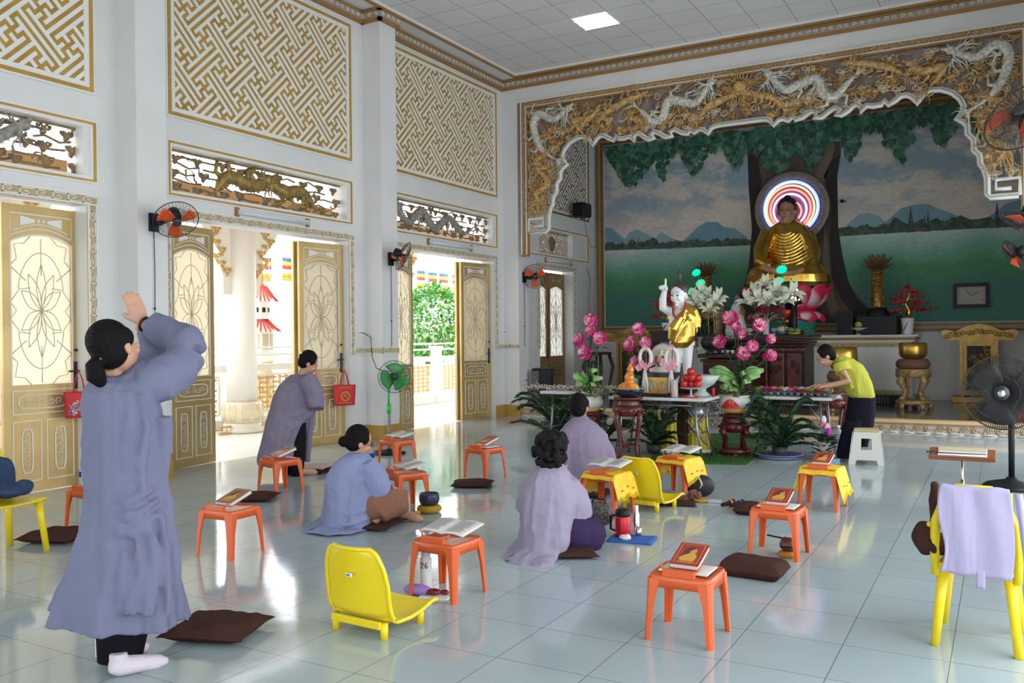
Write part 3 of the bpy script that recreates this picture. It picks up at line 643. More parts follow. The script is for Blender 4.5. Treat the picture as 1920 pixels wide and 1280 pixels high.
border(xo+.06, zo-.06, 1, 0, xo2-xo-.12); border(xo+.06, 2.85, 0, 1, 2.5); border(xo2-.06, 2.85, 0, 1, 2.5)
apart(g, 'border', [white, brown, mat('border_relief', (.62,.47,.27), .5)])
g = G(FA)
g.tube([(x,z,.012) for x, z in SCF], .043, 8, flat=1.0); g.k = 1; g.tube([(x,z+.0,.058) for x, z in SCF], .012, 5); g.k = 0
for s in (0,1):
    X = (lambda x: 2*XC-x) if s else (lambda x: x)
    P = [(-7.075,3.17),(-7.075,3.40),(-6.80,3.40),(-6.80,3.27),(-6.98,3.27)]
    g.tube([(X(x),z,.012) for x, z in P], .03, 6)
apart(g, 'scalloped_edge', [mat('edge_white', (.72,.71,.66), .5), mat('edge_groove', (.38,.36,.30), .5)])
def inside(x, z, m=.05):
    if not (xi+m < x < xi2-m and z < zi-m): return False
    if x > XC: x = 2*XC-x
    if z > 4.78: return True
    if z < 3.42: return False
    c = [q for q in SC[3:20]]
    if x < -6.0:
        e = min(c, key=lambda p: abs(p[1]-z)); return x < e[0]-m
    e = min(SC, key=lambda p: abs(p[0]-x)); return z > e[1]+m
g = G(FA); n = 0
for i in range(2600):
    x, z = rd.uniform(xi,xi2), rd.uniform(3.4,zi)
    if not inside(x, z, .07): continue
    side = abs(x-XC) > 2.95 and z < 4.75
    if not side and rd.random() < .35 and z > 4.95: continue
    k = rd.random(); g.k = 0 if rd.random() < .72 else 1; n += 1
    if n > 620: break
    if k < .5: cloud(g, (x,z), rd.uniform(.09,.14), rd.uniform(0,.04), .013)
    elif k < .8: strand(g, (x,z), rd.uniform(-.5,.5)+(pi if rd.random() < .5 else 0)+(pi/2 if side else 0), rd.uniform(.14,.26), .017, rd.uniform(0,.04), .2, 6, i)
    else: spiral(g, (x,z), .065, 1.4, i, .014, 10, .02, 1, 5)
# flank verticals tying the openwork together
for s in (0,1):
    for x, z0, z1 in ((-7.08,3.4,4.6),(-6.93,3.4,4.7),(-6.78,3.4,4.7),(-6.62,3.9,4.7)):
        X = 2*XC-x if s else x; g.tube([(X+.04*sin(t*1.7+x*9), z0+(z1-z0)*t/8, .0) for t in range(9)], .02, 6)
apart(g, 'cloud_relief', [dgold, mat('arch_cream_relief', (.55,.44,.28), .5)])
def AP(P): return [am_(u, v, YA) for u, v in P]
def mir(P): return [(2*XC-x, z) for x, z in P]
dwm = mat('dragon_white', (.74,.72,.64), .5, c2=(.36,.34,.28), nscale=26); dgm = mat('dragon_gold', (.64,.43,.18), .5, metal=.05, c2=(.34,.17,.05), nscale=24)
w1 = AP([(1066,208),(1040,225),(1015,215),(1003,232),(1008,262),(1022,285),(1045,300)]); w2 = AP([(1445,143),(1472,170),(1500,160),(1532,150),(1545,178),(1568,182),(1590,158),(1606,142)])
for P in (w1, mir(w1), w2, mir(w2)): g = G(FA); dragon(g, P, .058, .05, mane=16, mr=.36); apart(g, 'white_dragon', dwm)
P1 = AP([(1120,210),(1105,225),(1078,228),(1098,255)]); P2 = AP([(1205,180),(1178,190),(1150,205),(1130,222)]); P3 = AP([(1012,320),(1030,345),(1008,365),(1020,385)]); P4 = AP([(1025,290),(1008,305),(1030,320)])
Pc = AP([(1395,175),(1425,180),(1450,185),(1470,205)])
for P in (P1, P2, P3, P4, Pc):
    for Q in (P, mir(P)): g = G(FA); dragon(g, Q, .046, .05, mane=14, mr=.28); apart(g, 'gold_dragon', dgm)
for s in (0,1):
    g = G(FA)
    for k in range(9):
        x = -6.93+.3*(k/8-.5); X = 2*XC-x if s else x; strand(g, (-6.93 if not s else 2*XC+6.93, 3.78), -pi/2+(k/8-.5)*1.1, .34, .02, .05, .12, 8, k)
    apart(g, 'tail_plume', dgm)
g = G(FA); c = am_(1388,165,YA); g.ball((c[0],c[1],.05), .1, 12, 8)
for k in range(26): a = 2*pi*k/26; strand(g, (c[0]+.12*cos(a),c[1]+.12*sin(a)), a, .2, .016, .04, .15, 6, k)
apart(g, 'flaming_sun', dgm)
# fluorescent ceiling light
def ceiling_light(c, label):
    t = thing('ceiling_light', label, 'light', (c.x, c.y, ZC))
    g = G(); h = CT/2; frame_rect(g, -h,-h,h,h,.02,-.012,0); g.obj('housing', mat('housing_white', (.8,.8,.8), .4), t)
    g = G(); g.box((-h+.02,-h+.02,-.006),(h-.02,h-.02,-.002)); g.obj('glowing_diffuser', mat('lamp_glow', (1,1,1), .5, emit=(.93,1,.98), es=6), t)
    g = G()
    for i in range(3): g.cyl((-h+.03,-h*.66+i*h*.66,-.03),(h-.03,-h*.66+i*h*.66,-.03), .014, n=8)
    g.obj('tube', mat('lamp_glow', None), t)
    g = G()
    for i in range(9): x = -h+.05+i*(2*h-.1)/8; g.box((x-.003,-h+.03,-.05),(x+.003,h-.03,-.012))
    g.obj('louvre', chrome, t)
ceiling_light(LC, 'lit square fluorescent light panel set in the ceiling grid')
# ---------------------------------------------------------------- veranda and garden seen through the doorways
cream = mat('cream_paint', (.80,.77,.68), .6); extg = mat('veranda_gold', (.62,.42,.16), .5)  # one even cream for veranda, garden and altar parts
g = G(); g.box((-10.7,-6,4.35),(-7.87,18,4.5)); o = struct(g, 'ceiling_veranda', mat('veranda_soffit', (.62,.50,.36), .7))
g = G()
for i in range(13): g.box((-10.7,-5+i*1.9,4.2),(-7.87,-4.88+i*1.9,4.35))
g.box((-10.15,-6,3.3),(-9.75,18,3.55)); struct(g, 'trim_11', mat('veranda_timber', (.42,.24,.10), .6))
for k, y in enumerate((5.6, 9.32, 13.1)):
    t = thing('veranda_column', ['round cream column outside, left of the middle doorway gap','big round cream column with lotus base seen through the middle doorway','round cream veranda column beyond the doorway nearest the altar'][k], 'column', (-9.96,y,0), 0, None)
    g = G(); g.lathe([(.225,.42),(.22,1.5),(.215,3.3)], 28); g.obj('shaft', mat('column_white', (.84,.83,.80), .45), t)
    g = G(); g.lathe([(.30,0),(.31,.05),(.27,.07),(.28,.12),(.25,.15)], 28); g.k = 1; g.lathe([(.26,.15),(.29,.22),(.31,.32),(.29,.42),(.25,.46),(.22,.43)], 40, mod=lambda a, i: 1+.035*abs(cos(5*a)))
    for i in range(10):
        a = 2*pi*i/10
        for q in (-.5,0,.5): g.tube([(.29*cos(a+q*.25),.29*sin(a+q*.25),.18),(.315*cos(a+q*.35),.315*sin(a+q*.35),.34),(.30*cos(a+q*.2),.30*sin(a+q*.2),.42)], .008, 5)
    g.obj('lotus_base', [cream, mat('lotus_base_white', (.75,.68,.50), .5)], t)
    for s in (-1,1):
        g = G(Matrix(((0,0,1,.03),(s,0,0,0),(0,1,0,0),(0,0,0,1))))
        g.prism([(.2,3.3),(1.0,3.3),(1.0,3.12),(.8,3.1),(.62,2.85),(.45,2.8),(.42,2.5),(.36,2.3),(.36,2.05),(.2,2.05)], -.05, -.01)
        g.k = 1; meander(g, .5, .12, .02, 0); M = g.M
        for i in range(9): cloud(g, (.3+.07*(i % 3)+.03*i, 2.4+.1*i), .11, .0, .014)
        g.obj('wing_bracket', [cream, extg], t, fix=True)
# railing
t = thing('veranda_railing', 'cream veranda railing with gold fret panels beyond the doorways', 'railing', (-10.55,8,0))
g = G()
y = 2.0; L = 1.9
while y < 18:
    g.box((-.08,y-8-.1,0),(.08,y-8+.1,1.12)); g.box((-.1,y-8-.13,1.12),(.1,y-8+.13,1.2)); y += L
g.box((-.07,-6,.0),(.07,10,.14)); g.box((-.09,-6,.88),(.09,10,.98)); g.obj('posts_and_rails', cream, t)
g = G()
for z in (1.13,1.25): g.cyl((0,-6,z),(0,10,z), .018, n=8)
g.obj('pipe_rail', white, t)
y = 2.0; n = 0
while y < 17.5:
    g = G(Matrix(((0,0,1,0),(1,0,0,y-8),(0,1,0,0),(0,0,0,1)))); g.k = 1; frame_rect(g, .2,.2,1.7,.82,.035,-.03,.03); g.k = 0
    for i in range(7):
        z = .26+i*.08; xx = .28+(i % 2)*.09
        while xx < 1.6: g.box((xx,z,-.02),(min(xx+.2,1.64),z+.035,.025)); xx += .26
    for i in range(9): g.box((.3+i*.155,.24,-.018),(.33+i*.155,.8,.02))
    g.obj('fret_panel', [extg, cream], t); y += L
# pagoda lantern
P = atx(490,700,-10.95)
def pz(v): return atx(490, v, -10.95).z
t = thing('pagoda_lantern', 'small pagoda lantern with red striped roofs on a carved pillar outside', 'lantern', (P.x,P.y,0))
g = G(); g.lathe([(.2,0),(.22,.1),(.17,.2),(.17,pz(670))], 16, mod=lambda a, k: 1+.08*sin(3*a)); 
for i in range(60): a = i*.45; g.ball((.17*cos(a),.17*sin(a),.2+i*(pz(670)-.25)/60), .04, 6, 4)
g.obj('carved_pillar', mat('pillar_relief', (.70,.58,.38), .6), t)
g = G(); z0 = pz(668)
g.lathe([(.16,z0-.12),(.30,z0),(.30,z0+.05),(.2,z0+.06)], 8, smooth=False); g.lathe([(.2,z0+.06),(.2,pz(620))], 8, smooth=False); g.lathe([(.15,pz(598)),(.15,pz(560))], 8, smooth=False)
g.k = 1
for i in range(8): a = 2*pi*(i+.5)/8; cloud(g, (0,0), .01) if 0 else g.cbox((.19*cos(a),.19*sin(a),(z0+pz(620))/2+.03),(.02,.1,.26), rz=a)
g.k = 2
for i in range(8): a = 2*pi*(i+.5)/8; g.cbox((.142*cos(a),.142*sin(a),(pz(598)+pz(560))/2-.02),(.02,.05,.08), rz=a)
g.obj('lantern_box', [cream, mat('window_carving', (.5,.42,.3), .6), black], t)
g = G()
for za, zb_, r in ((pz(622),pz(600),.33),(pz(566),pz(538),.29)):
    g.lathe([(r,za),(r*.72,za+(zb_-za)*.35),(r*.35,zb_)], 24, mod=lambda a, k: 1+(.12*abs(cos(3*a))**8 if k == 0 else 0), smooth=False)
    g.k = 1
    for i in range(24): a = 2*pi*i/24; g.tube([(r*cos(a),r*sin(a),za+.005),(r*.72*cos(a),r*.72*sin(a),za+(zb_-za)*.35+.01),(r*.35*cos(a),r*.35*sin(a),zb_+.01)], .014, 5)
    g.k = 0
g.obj('roof', [mat('roof_pale', (.85,.7,.66), .5), mat('roof_red', (.72,.06,.05), .5)], t)
g = G(); g.lathe([(.1,pz(538)),(.05,pz(530)),(.07,pz(520)),(.02,pz(505)),(.01,pz(495))], 12); g.obj('finial', extg, t)
# flags
fl_ = [mat('flag_'+n, c, .7) for n, c in (('blue',(.05,.12,.5)),('yellow',(.9,.65,.05)),('red',(.7,.04,.04)),('white',(.9,.9,.9)),('orange',(.9,.3,.03)))]
V_ = Vector; FLP = []
for k, (u, v, s) in enumerate([(497,505,1),(540,505,1),(788,525,1),(810,528,1),(832,530,1),(857,532,1)]):
    X = -13.5; P = atx(u, v, X); t = thing('flag', 'striped five colour flag, '+['left one in the middle doorway','right one in the middle doorway','leftmost in the doorway nearest the altar','second from left in the doorway nearest the altar','third from left in the doorway nearest the altar','rightmost in the doorway nearest the altar'][k], 'flag', P, 0, 'flags strung outside')
    g = G(); w2, h2 = .19, .25
    for i in range(6):
        g.k = i if i < 5 else 3; z1 = h2-i*h2/5 if i < 5 else 0
        if i < 5: g.sheet(lambda a, b: (.03*sin(a*5+k), -w2+2*w2*a*.82, h2-(i+b)*2*h2/6), 6, 1, .006)
    for i in range(5): g.k = i; g.sheet(lambda a, b: (.03*sin(a*5+k), w2*(.64)+.36*w2*a, h2-(i+b)*2*h2/6), 2, 1, .006)
    g.k = 4; g.sheet(lambda a, b: (.03*sin(a*5+k), -w2+2*w2*a, -h2+.0+b*h2/3), 6, 1, .006)
    g.obj('cloth', fl_, t); FLP.append(P+V_((0,0,h2+.01)))
FLP.sort(key=lambda q: q.y)
t = thing('flag_line', 'string on two thin posts carrying the striped flags outside', 'rope', (-13.5,FLP[0].y-1.5,-.15))
O_ = t.location; g = G(); e0 = FLP[0]+V_((0,-1.5,.05)); e1_ = FLP[-1]+V_((0,2,.05)); g.tube([q-O_ for q in [e0]+FLP+[e1_]], .006, 5); g.obj('string', white, t)
for e in (e0, e1_): g = G(); g.cyl((0,e.y-O_.y,0),(0,e.y-O_.y,e.z-O_.z), .025, n=8); g.obj('post', white, t)
# shrub beyond the rail
P = atx(812,620,-12.2); t = thing('garden_shrub', 'bright green leafy shrub behind the veranda railing', 'shrub', (P.x,P.y,0))
g = G(); lf = [mat('leaf_bright_%d' % i, c, .45) for i, c in enumerate([(.10,.30,.05),(.16,.42,.08),(.07,.22,.04),(.26,.50,.16)])]
rd = random.Random(9)
def leaf(g, p, d, n, L, w_):
    d = Vector(d).normalized(); n = Vector(n); s = d.cross(n).normalized() if d.cross(n).length > 1e-3 else Vector((1,0,0)); n = s.cross(d); p = Vector(p)
    q = [p, p+d*L*.35+s*w_+n*L*.05, p+d*L*.75+s*w_*.7+n*L*.02, p+d*L-n*L*.12, p+d*L*.75-s*w_*.7+n*L*.02, p+d*L*.35-s*w_+n*L*.05, p+d*L*.4+n*L*.0]
    g.add(q, [(0,1,6),(1,2,6),(2,3,6),(3,4,6),(4,5,6),(5,0,6)], True)
for i in range(2600):
    v = Vector((rd.gauss(0,1),rd.gauss(0,1),rd.gauss(0,1))).normalized(); r = rd.uniform(.75,1.0)
    p = (v.x*.75*r, v.y*.78*r, 1.75+v.z*.95*r); g.k = rd.choice((0,1,1,2,3)); leaf(g, p, v+Vector((rd.uniform(-1,1),rd.uniform(-1,1),rd.uniform(-1.2,.3))), (rd.uniform(-1,1),rd.uniform(-1,1),1), rd.uniform(.1,.17), .035)
g.obj('foliage', lf, t)
g = G()
for i in range(7): a = i*.9; g.tube([(0,0,0),(.15*cos(a),.15*sin(a),.7),(.45*cos(a),.45*sin(a),1.6)], [.05,.03,.01], 6)
g.obj('stem', mat('bark', (.15,.1,.06), .8), t)
# lamp post with small white lantern
P = atx(540,640,-11.2); t = thing('garden_lamp', 'small white lantern lamp on a post beyond the railing', 'lamp', (P.x,P.y,0))
a_ = atx(540,672,-11.2).z; b_ = atx(540,606,-11.2).z
g = G(); g.lathe([(.1,0),(.07,.1),(.07,a_-.25),(.24,a_-.22),(.05,a_-.1),(.09,a_)], 12); g.obj('post', cream, t)
g = G(); g.lathe([(.08,a_),(.11,a_+.04),(.11,a_+.06),(.02,b_)], 6, smooth=False) if 0 else g.lathe([(.02,b_+.1),(.12,b_),(.13,b_-.03),(.1,b_-.03)], 6, smooth=False)
for i in range(6): q = 2*pi*i/6; g.cyl((.09*cos(q),.09*sin(q),a_),(.11*cos(q),.11*sin(q),b_-.02), .01, n=5)
g.obj('lantern_head', white, t)
# garden ground, pale buildings beyond
g = G(); g.box((-60,-30,-.35),(-11.5,90,-.15)); struct(g, 'ground_yard', mat('bright_paving', (.75,.74,.70), .8))
t = thing('distant_building', 'washed out pale building far beyond the railing', 'building', (-26,24,-.15))
g = G(); g.box((0,-6,0),(6,6,5)); g.k = 1
g.box((6,-6,4.6),(6.2,6,4.9)); g.box((6,-6,2.3),(6.2,6,2.5))
for i in range(5): g.box((6,-5+i*2.2,2.8),(6.06,-4+i*2.2,4.2))
g.obj('wall', [cream, mat('pale_blue', (.42,.62,.75), .6)], t)
# ---------------------------------------------------------------- people
skin = mat('skin', (.50,.27,.18), .5); hairm = mat('black_hair', (.008,.007,.008), .6, bump=.6, bscale=70, spec=.08)
lipm = mat('lips', (.35,.09,.08), .5); eyem = mat('eye_dark', (.02,.015,.015), .3)
V = Vector
class Pz:
    """figure frame: anchor on the floor; J(u, v, b) is the point of the plane b metres behind the anchor's depth"""
    def __init__(s, u, v, z=0):
        s.P = at(u, v, z); s.D = (s.P-CP).dot(FW); s.s = FPX/s.D; h = Vector((s.P.x,s.P.y,0)).normalized(); s.fw = h; s.rt = Vector((h.y,-h.x,0))
    def J(s, u, v, b=0): d = ray(u, v); return CP+d*((s.D+b)/d.dot(FW))-s.P
    def dirv(s, a, b, c=0): return (s.rt*a+s.fw*b+Vector((0,0,c))).normalized()
def rings(g, p, rows, n=32, nf=7, seed=0, cap=True, ex=2.4):
    """rows: (v, uL, uR, half depth, centre depth b, fold amplitude)"""
    out = []
    for v, ul, ur, dp, b, fa in rows:
        v, dv = v if isinstance(v, tuple) else (v, 0)
        c = p.J((ul+ur)/2, v, b); hw = (ur-ul)/2/p.s; r = []
        for j in range(n):
            a = 2*pi*j/n; m = 1+fa*(sin(nf*a+seed+v*.006)+.5*sin((nf*2+1)*a+seed*2-v*.01))
            sq = 1/(abs(cos(a))**ex+abs(sin(a))**ex)**(1/ex)
            r.append(c+p.rt*(hw*sq*m*cos(a))+p.fw*(dp*sq*m*sin(a))-V((0,0,dv/p.s*cos(a))))
        out.append(r)
    g.loft(out, cap)
def ridge(g, p, rows, pts, r=.018, sink=.5, side=-1, geo=False):
    out = []
    def row(v):
        R_ = [((q[0][0] if isinstance(q[0], tuple) else q[0]),)+tuple(q[1:]) for q in rows]
        for a, b in zip(R_, R_[1:]):
            if a[0] <= v <= b[0]: t = (v-a[0])/(b[0]-a[0]); return [a[i]+(b[i]-a[i])*t for i in range(6)]
        return R_[0] if v < R_[0][0] else R_[-1]
    n = len(pts); dense = []
    for i in range(n-1):
        for k in range(6): t = k/6; dense.append((pts[i][0]+(pts[i+1][0]-pts[i][0])*t, pts[i][1]+(pts[i+1][1]-pts[i][1])*t))
    dense.append(pts[-1]); m = len(dense)
    for u, v in dense:
        q = row(v); mid, hw = (q[1]+q[2])/2, max(1,(q[2]-q[1])/2); x = max(-.97,min(.97,(u-mid)/hw))
        if geo: out.append(p.J(mid, v, q[4])+p.rt*(x*hw/p.s)+p.fw*(side*q[3]*(1-x*x)**.5-side*r*sink))
        else: out.append(p.J(u, v, q[4]+side*q[3]*(1-abs(x)**2.4)**(1/2.4)-side*r*sink))
    g.tube(out, [r*(.35+.65*sin(pi*min(1,max(0,i/(m-1)))) ) for i in range(m)], 7)
def head(p, gb, c, face, up=(0,0,1), s=1.0):
    """adds a head to the body mesh; returns the head frame"""
    f = Vector(face).normalized(); u = Vector(up); u = (u-f*u.dot(f)).normalized(); r = f.cross(u)
    M = Matrix(((f.x*s,r.x*s,u.x*s,c.x),(f.y*s,r.y*s,u.y*s,c.y),(f.z*s,r.z*s,u.z*s,c.z),(0,0,0,1))); old = gb.M; gb.M = M
    gb.ball((-.008,0,.02), (.094,.074,.095), 18, 12); gb.ball((.022,0,-.035), (.066,.058,.075), 16, 10)
    gb.tube([(.082,0,.012),(.100,0,-.012),(.106,0,-.026),(.088,0,-.034)], [.008,.012,.015,.012], 8)
    for q in (-1,1):
        gb.ball((.086,q*.03,-.01), (.012,.016,.012), 8, 6); gb.ball((-.002,q*.076,-.012), (.018,.009,.03), 10, 7)
        gb.ball((.07,q*.03,-.03), (.022,.022,.02), 8, 6)
    gb.ball((.078,0,-.062), (.018,.026,.012), 10, 6); gb.ball((.066,0,-.093), (.022,.026,.018), 10, 6)
    gb.M = old; return M
def face_parts(root, M):
    for q in (-1,1):
        g = G(M); g.ball((.091,q*.03,.004), (.006,.014,.0045), 8, 5); g.obj('eye', eyem, root); g = G(M); g.tube([(.09,q*.014,.024),(.093,q*.03,.029),(.082,q*.048,.023)], [.003,.0035,.002], 5); g.obj('eyebrow', eyem, root)
    g = G(M); g.ball((.092,0,-.063), (.006,.021,.006), 10, 5); g.obj('mouth', lipm, root)
def hair(root, M, kind='bun', bun=(-.1,0,0), name='hair', m=None, clip=None):
    g = G(M)
    g.ball((-.024,0,.034), (.094,.084,.095), 22, 14); g.ball((-.035,0,-.015), (.072,.078,.07), 18, 10)
    for q in (-1,1): g.ball((.0,q*.058,.035), (.055,.03,.05), 12, 8)
    if kind == 'bun': g.ball(bun, (.042,.046,.042), 14, 9); g.ball((bun[0]*.85,bun[1],bun[2]), (.035,.035,.03), 10, 7)
    if kind == 'tail': g.tube([(-.085,0,-.02),(-.125,0,-.05),(-.13,0,-.095),(-.11,0,-.14)], [.022,.036,.04,.018], 12)
    if kind == 'short': g.ball((-.03,0,-.04), (.066,.07,.05), 14, 8)
    if kind == 'curly':
        rd = random.Random(4)
        for i in range(190):
            v = Vector((rd.gauss(0,1),rd.gauss(0,1),rd.gauss(0,1))).normalized()
            if v.x > .45 and v.z < .5: continue
            q = (-.03+v.x*.108, v.y*.108, .015+v.z*.112-(.02 if v.z < 0 else 0)); g.ball(q, rd.uniform(.014,.026), 7, 5)
    o = g.obj(name, m or hairm, root); wrap_remesh(o, .006, 2)
    return o
def hand(gb, w, d, nrm, s=1.0, curl=.25, spread=.08, thumb=1):
    """w wrist, d finger direction, nrm palm normal; five separate fingers"""
    d = Vector(d).normalized(); n = Vector(nrm); n = (n-d*n.dot(d)).normalized(); t = d.cross(n)*thumb; w = Vector(w)
    P = [w-d*.01, w+d*.03, w+d*.06, w+d*.088*s]
    rr = [[p+t*(a*cos(2*pi*j/12))+n*(b*sin(2*pi*j/12)) for j in range(12)] for p, a, b in zip(P, (.024,.033,.04,.040), (.019,.016,.015,.012))]
    gb.loft(rr)
    for k, (o, L) in enumerate(((.030,.068),(.010,.078),(-.010,.072),(-.029,.056))):
        a = w+d*.082*s+t*o; q = (d+t*(o*spread*12)).normalized(); pts = [a-q*.015]; cur = q; 
        for i, f in enumerate((.45,.32,.23)):
            cur = (cur+n*curl*(.6+.5*i)).normalized(); pts.append(pts[-1]+cur*(L*f+(.015 if i == 0 else 0))*s)
        gb.tube(pts, [.0092,.0088,.008,.0062], 8)
    a = w+d*.022+t*.026; q = (t*.75+d*.75+n*.2).normalized(); b = a+q*.036*s; c = b+(q+d*.7+n*curl).normalized()*.028*s; gb.tube([a-q*.01,a,b,c], [.014,.0125,.010,.0075], 8)
def foot(gb, a, d, s=1.0, rad=.034):
    d = Vector(d); d.z = 0; d.normalize(); a = Vector(a)
    gb.tube([a+Vector((0,0,.05))-d*.035, a+Vector((0,0,.045)), a+d*.07+Vector((0,0,.038)), a+d*.15*s+Vector((0,0,.026)), a+d*.19*s+Vector((0,0,.02))], [.026,.042,.038,.032,.014], 12)
def limb(g, pts, rr, n=14): g.tube(pts, rr, n)
def cloth(name, c, sc=1.0, st=.55):
    if name in MC: return MC[name]
    m = mat(name, c, .85, noise_=.06, nscale=2.5, sheen=0); nt = m.node_tree; L = nt.links.new; b = nt.nodes['Principled BSDF']; b.inputs['Specular IOR Level'].default_value = .2
    tc = nt.nodes.new('ShaderNodeTexCoord'); prev = None
    for rot, scl, dist in ((.25,(9,9,1.6),.03),(-.5,(5,5,1.8),.04),(0,(26,26,9),.006)):
        mp = nt.nodes.new('ShaderNodeMapping'); mp.inputs['Rotation'].default_value = (rot,rot*.6,0); mp.inputs['Scale'].default_value = tuple(x*sc for x in scl)
        n = nt.nodes.new('ShaderNodeTexNoise'); n.inputs['Scale'].default_value = 1; n.inputs['Detail'].default_value = 2.5; n.inputs['Distortion'].default_value = .6
        bp = nt.nodes.new('ShaderNodeBump'); bp.inputs['Strength'].default_value = st; bp.inputs['Distance'].default_value = dist
        L(tc.outputs['Object'], mp.inputs[0]); L(mp.outputs[0], n.inputs['Vector']); L(n.outputs[0], bp.inputs['Height'])
        if prev: L(prev.outputs[0], bp.inputs['Normal'])
        prev = bp
    L(prev.outputs[0], b.inputs['Normal']); return m
def person(label, p): return thing('person', label, 'person', p.P)
def finish(root, gb, voxel=.0065): o = gb.obj('body', skin, root); wrap_remesh(o, voxel, 1, .4); return o
V = Vector

def hem_pool(root, p, m, pts, seed):
    """gathered cloth lying on the floor; pts: outline in pixels on the floor"""
    Q = [at(u, v)-p.P for u, v in pts]; c = sum(Q, V())/len(Q); g = G(); n = len(Q)
    def f(u, v):
        k = u*n; i = int(k) % n; w_ = k-int(k); e = Q[i].lerp(Q[(i+1) % n], w_); q = c.lerp(e, v); z = .012+.055*(1-v**1.6)*(.7+.5*noise.noise(V((u*7,v*3,seed))))+.022*abs(sin(u*31+seed))*v*(1-v*.75); return (q.x, q.y, max(.004, z))
    g.sheet(f, 72, 14, .004); o = g.obj('robe_hem', m, root); o.modifiers.new('soft','SMOOTH').iterations = 2
# ---- 1 standing woman with raised palms
p = Pz(238, 1258); root = person('standing person in long blue grey robe, back turned, palms joined above the head', p)
J = p.J; gb = G()
fd = p.dirv(.72,.66,.18)
hc = J(216,652,.0); M = head(p, gb, hc, fd, (p.rt*-.25+V((0,0,1)))); gb.tube([J(212,690,.02), J(214,712,.03), J(222,760,.03)], [.052,.05,.06], 12)
shR, elR, wrR = J(283,700,.02), J(356,650,.22), J(268,606,.30)
shL, elL, wrL = J(200,712,.26), J(300,640,.42), J(262,612,.36)
for a, b, c in ((shR,elR,wrR),(shL,elL,wrL)): limb(gb, [a,b,c+(c-b).normalized()*.01], [.04,.034,.026])
hd = (J(238,545,.30)-J(262,600,.32)).normalized()
hand(gb, wrR, hd, -p.dirv(.3,-.95), 1.0, .03, .05, 1); hand(gb, wrR+p.dirv(.0,1)*.035+V((0,0,.0)), hd, p.dirv(.3,-.95), 1.0, .03, .05, -1)
gb.ball(J(225,850,.05), (.14,.11,.3), 14, 10); gb.tube([J(225,700,.04),J(225,760,.05),J(225,850,.05)], [.06,.13,.14], 14)
for u, b in ((205,.10),(228,.0)):
    gb.tube([J(u+10,980,b+.02), J(u+5,1110,b), J(u,1235,b)], [.07,.045,.034], 12)
hb = finish(root, gb, .0065); hair(root, M, 'tail')
g = G(M); g.ball((-.105,0,-.03), (.018,.03,.012), 10, 6); g.obj('hair_tie', mat('hair_tie_gold', (.5,.35,.15), .5), root)
g = G()
RW = [(702,195,250,.07,.03,0),(714,172,275,.13,.04,0),(735,158,292,.17,.05,.004),(790,160,300,.18,.06,.008),(850,163,302,.18,.06,.010),(920,163,305,.19,.06,.012),(980,156,312,.21,.06,.018),(1060,135,324,.25,.06,.05),((1110,8),116,332,.28,.06,.07),((1150,14),106,340,.29,.06,.08),((1156,14),105,341,.29,.06,.08)]
rings(g, p, RW, 72, 7, 1.3)
for P_ in ([(205,722),(196,770),(200,830),(190,900)],[(238,722),(244,780),(236,850),(250,905)],[(262,740),(276,800),(262,870),(272,930)],[(176,760),(182,830),(174,900)],
  [(168,905),(200,935),(245,940),(290,915)],[(166,925),(205,962),(255,968),(298,935)],[(165,950),(200,995),(250,1000),(300,960)],[(165,850),(200,870),(240,868),(285,845)],
  [(180,985),(168,1060),(140,1140)],[(206,1000),(200,1080),(176,1150)],[(232,1010),(232,1090),(214,1155)],[(258,1000),(262,1080),(248,1158)],[(282,985),(290,1060),(284,1158)],[(302,960),(308,1060),(318,1155)],[(192,1040),(184,1100),(158,1148)],[(246,1060),(250,1110),(232,1158)],[(272,1050),(280,1110),(268,1158)]):
    ridge(g, p, RW, P_, .03, 1.05)
g.tube([J(228,694,.02),J(232,705,.03)], [.068,.075], 16)
limb(g, [J(262,722,.05), J(300,712,.08), J(338,690,.17), J(353,664,.22)], [.10,.105,.095,.075], 16); limb(g, [J(356,662,.22), J(345,640,.24), J(310,622,.27), J(285,606,.29)], [.074,.085,.075,.058], 16)
limb(g, [J(210,725,.2), J(262,700,.36), J(298,650,.42)], [.1,.09,.08], 14); limb(g, [J(300,650,.42), J(285,625,.38), J(272,612,.36)], [.08,.07,.05], 14)
limb(g, [J(300,780,.05), J(302,900,.04), J(322,1060,.02), J(335,1150,.02)], [.05,.035,.04,.03], 10)
robe1 = cloth('robe_blue_grey', (.165,.175,.265), .8, .8); o = g.obj('robe', robe1, root); wrap_remesh(o, .0095, 3)
tx = bpy.data.textures.new('folds', 'CLOUDS'); tx.noise_scale = .13; tx.noise_depth = 2
def fold(o, st=.02, mid=.5): m = o.modifiers.new('folds', 'DISPLACE'); m.texture = tx; m.strength = st; m.mid_level = mid; m.texture_coords = 'LOCAL'; s_ = o.modifiers.new('soft', 'SMOOTH'); s_.iterations = 3
fold(o, .035)
g = G(); rings(g, p, [(1040,180,290,.13,.05,.0),(1140,182,284,.12,.05,.02),(1230,186,264,.11,.05,.03)], 32, 5, 2); o = g.obj('trousers', mat('trousers_black', (.010,.009,.013), .9, spec=.1), root)
g = G(); a1 = J(222,1246,-.06); a1.z = 0; foot(g, a1, p.dirv(.97,.25), 1.05); a2 = J(198,1240,.10); a2.z = 0; foot(g, a2, p.dirv(.9,.4), 1.0)
g.cyl(a1+V((0,0,.05)), a1+V((0,0,.10)), .036, n=12); g.cyl(a2+V((0,0,.05)), a2+V((0,0,.12)), .042, n=12); o = g.obj('socks', mat('sock_white', (.62,.56,.62), .9, bump=.3, bscale=60), root); wrap_remesh(o, .006, 2)
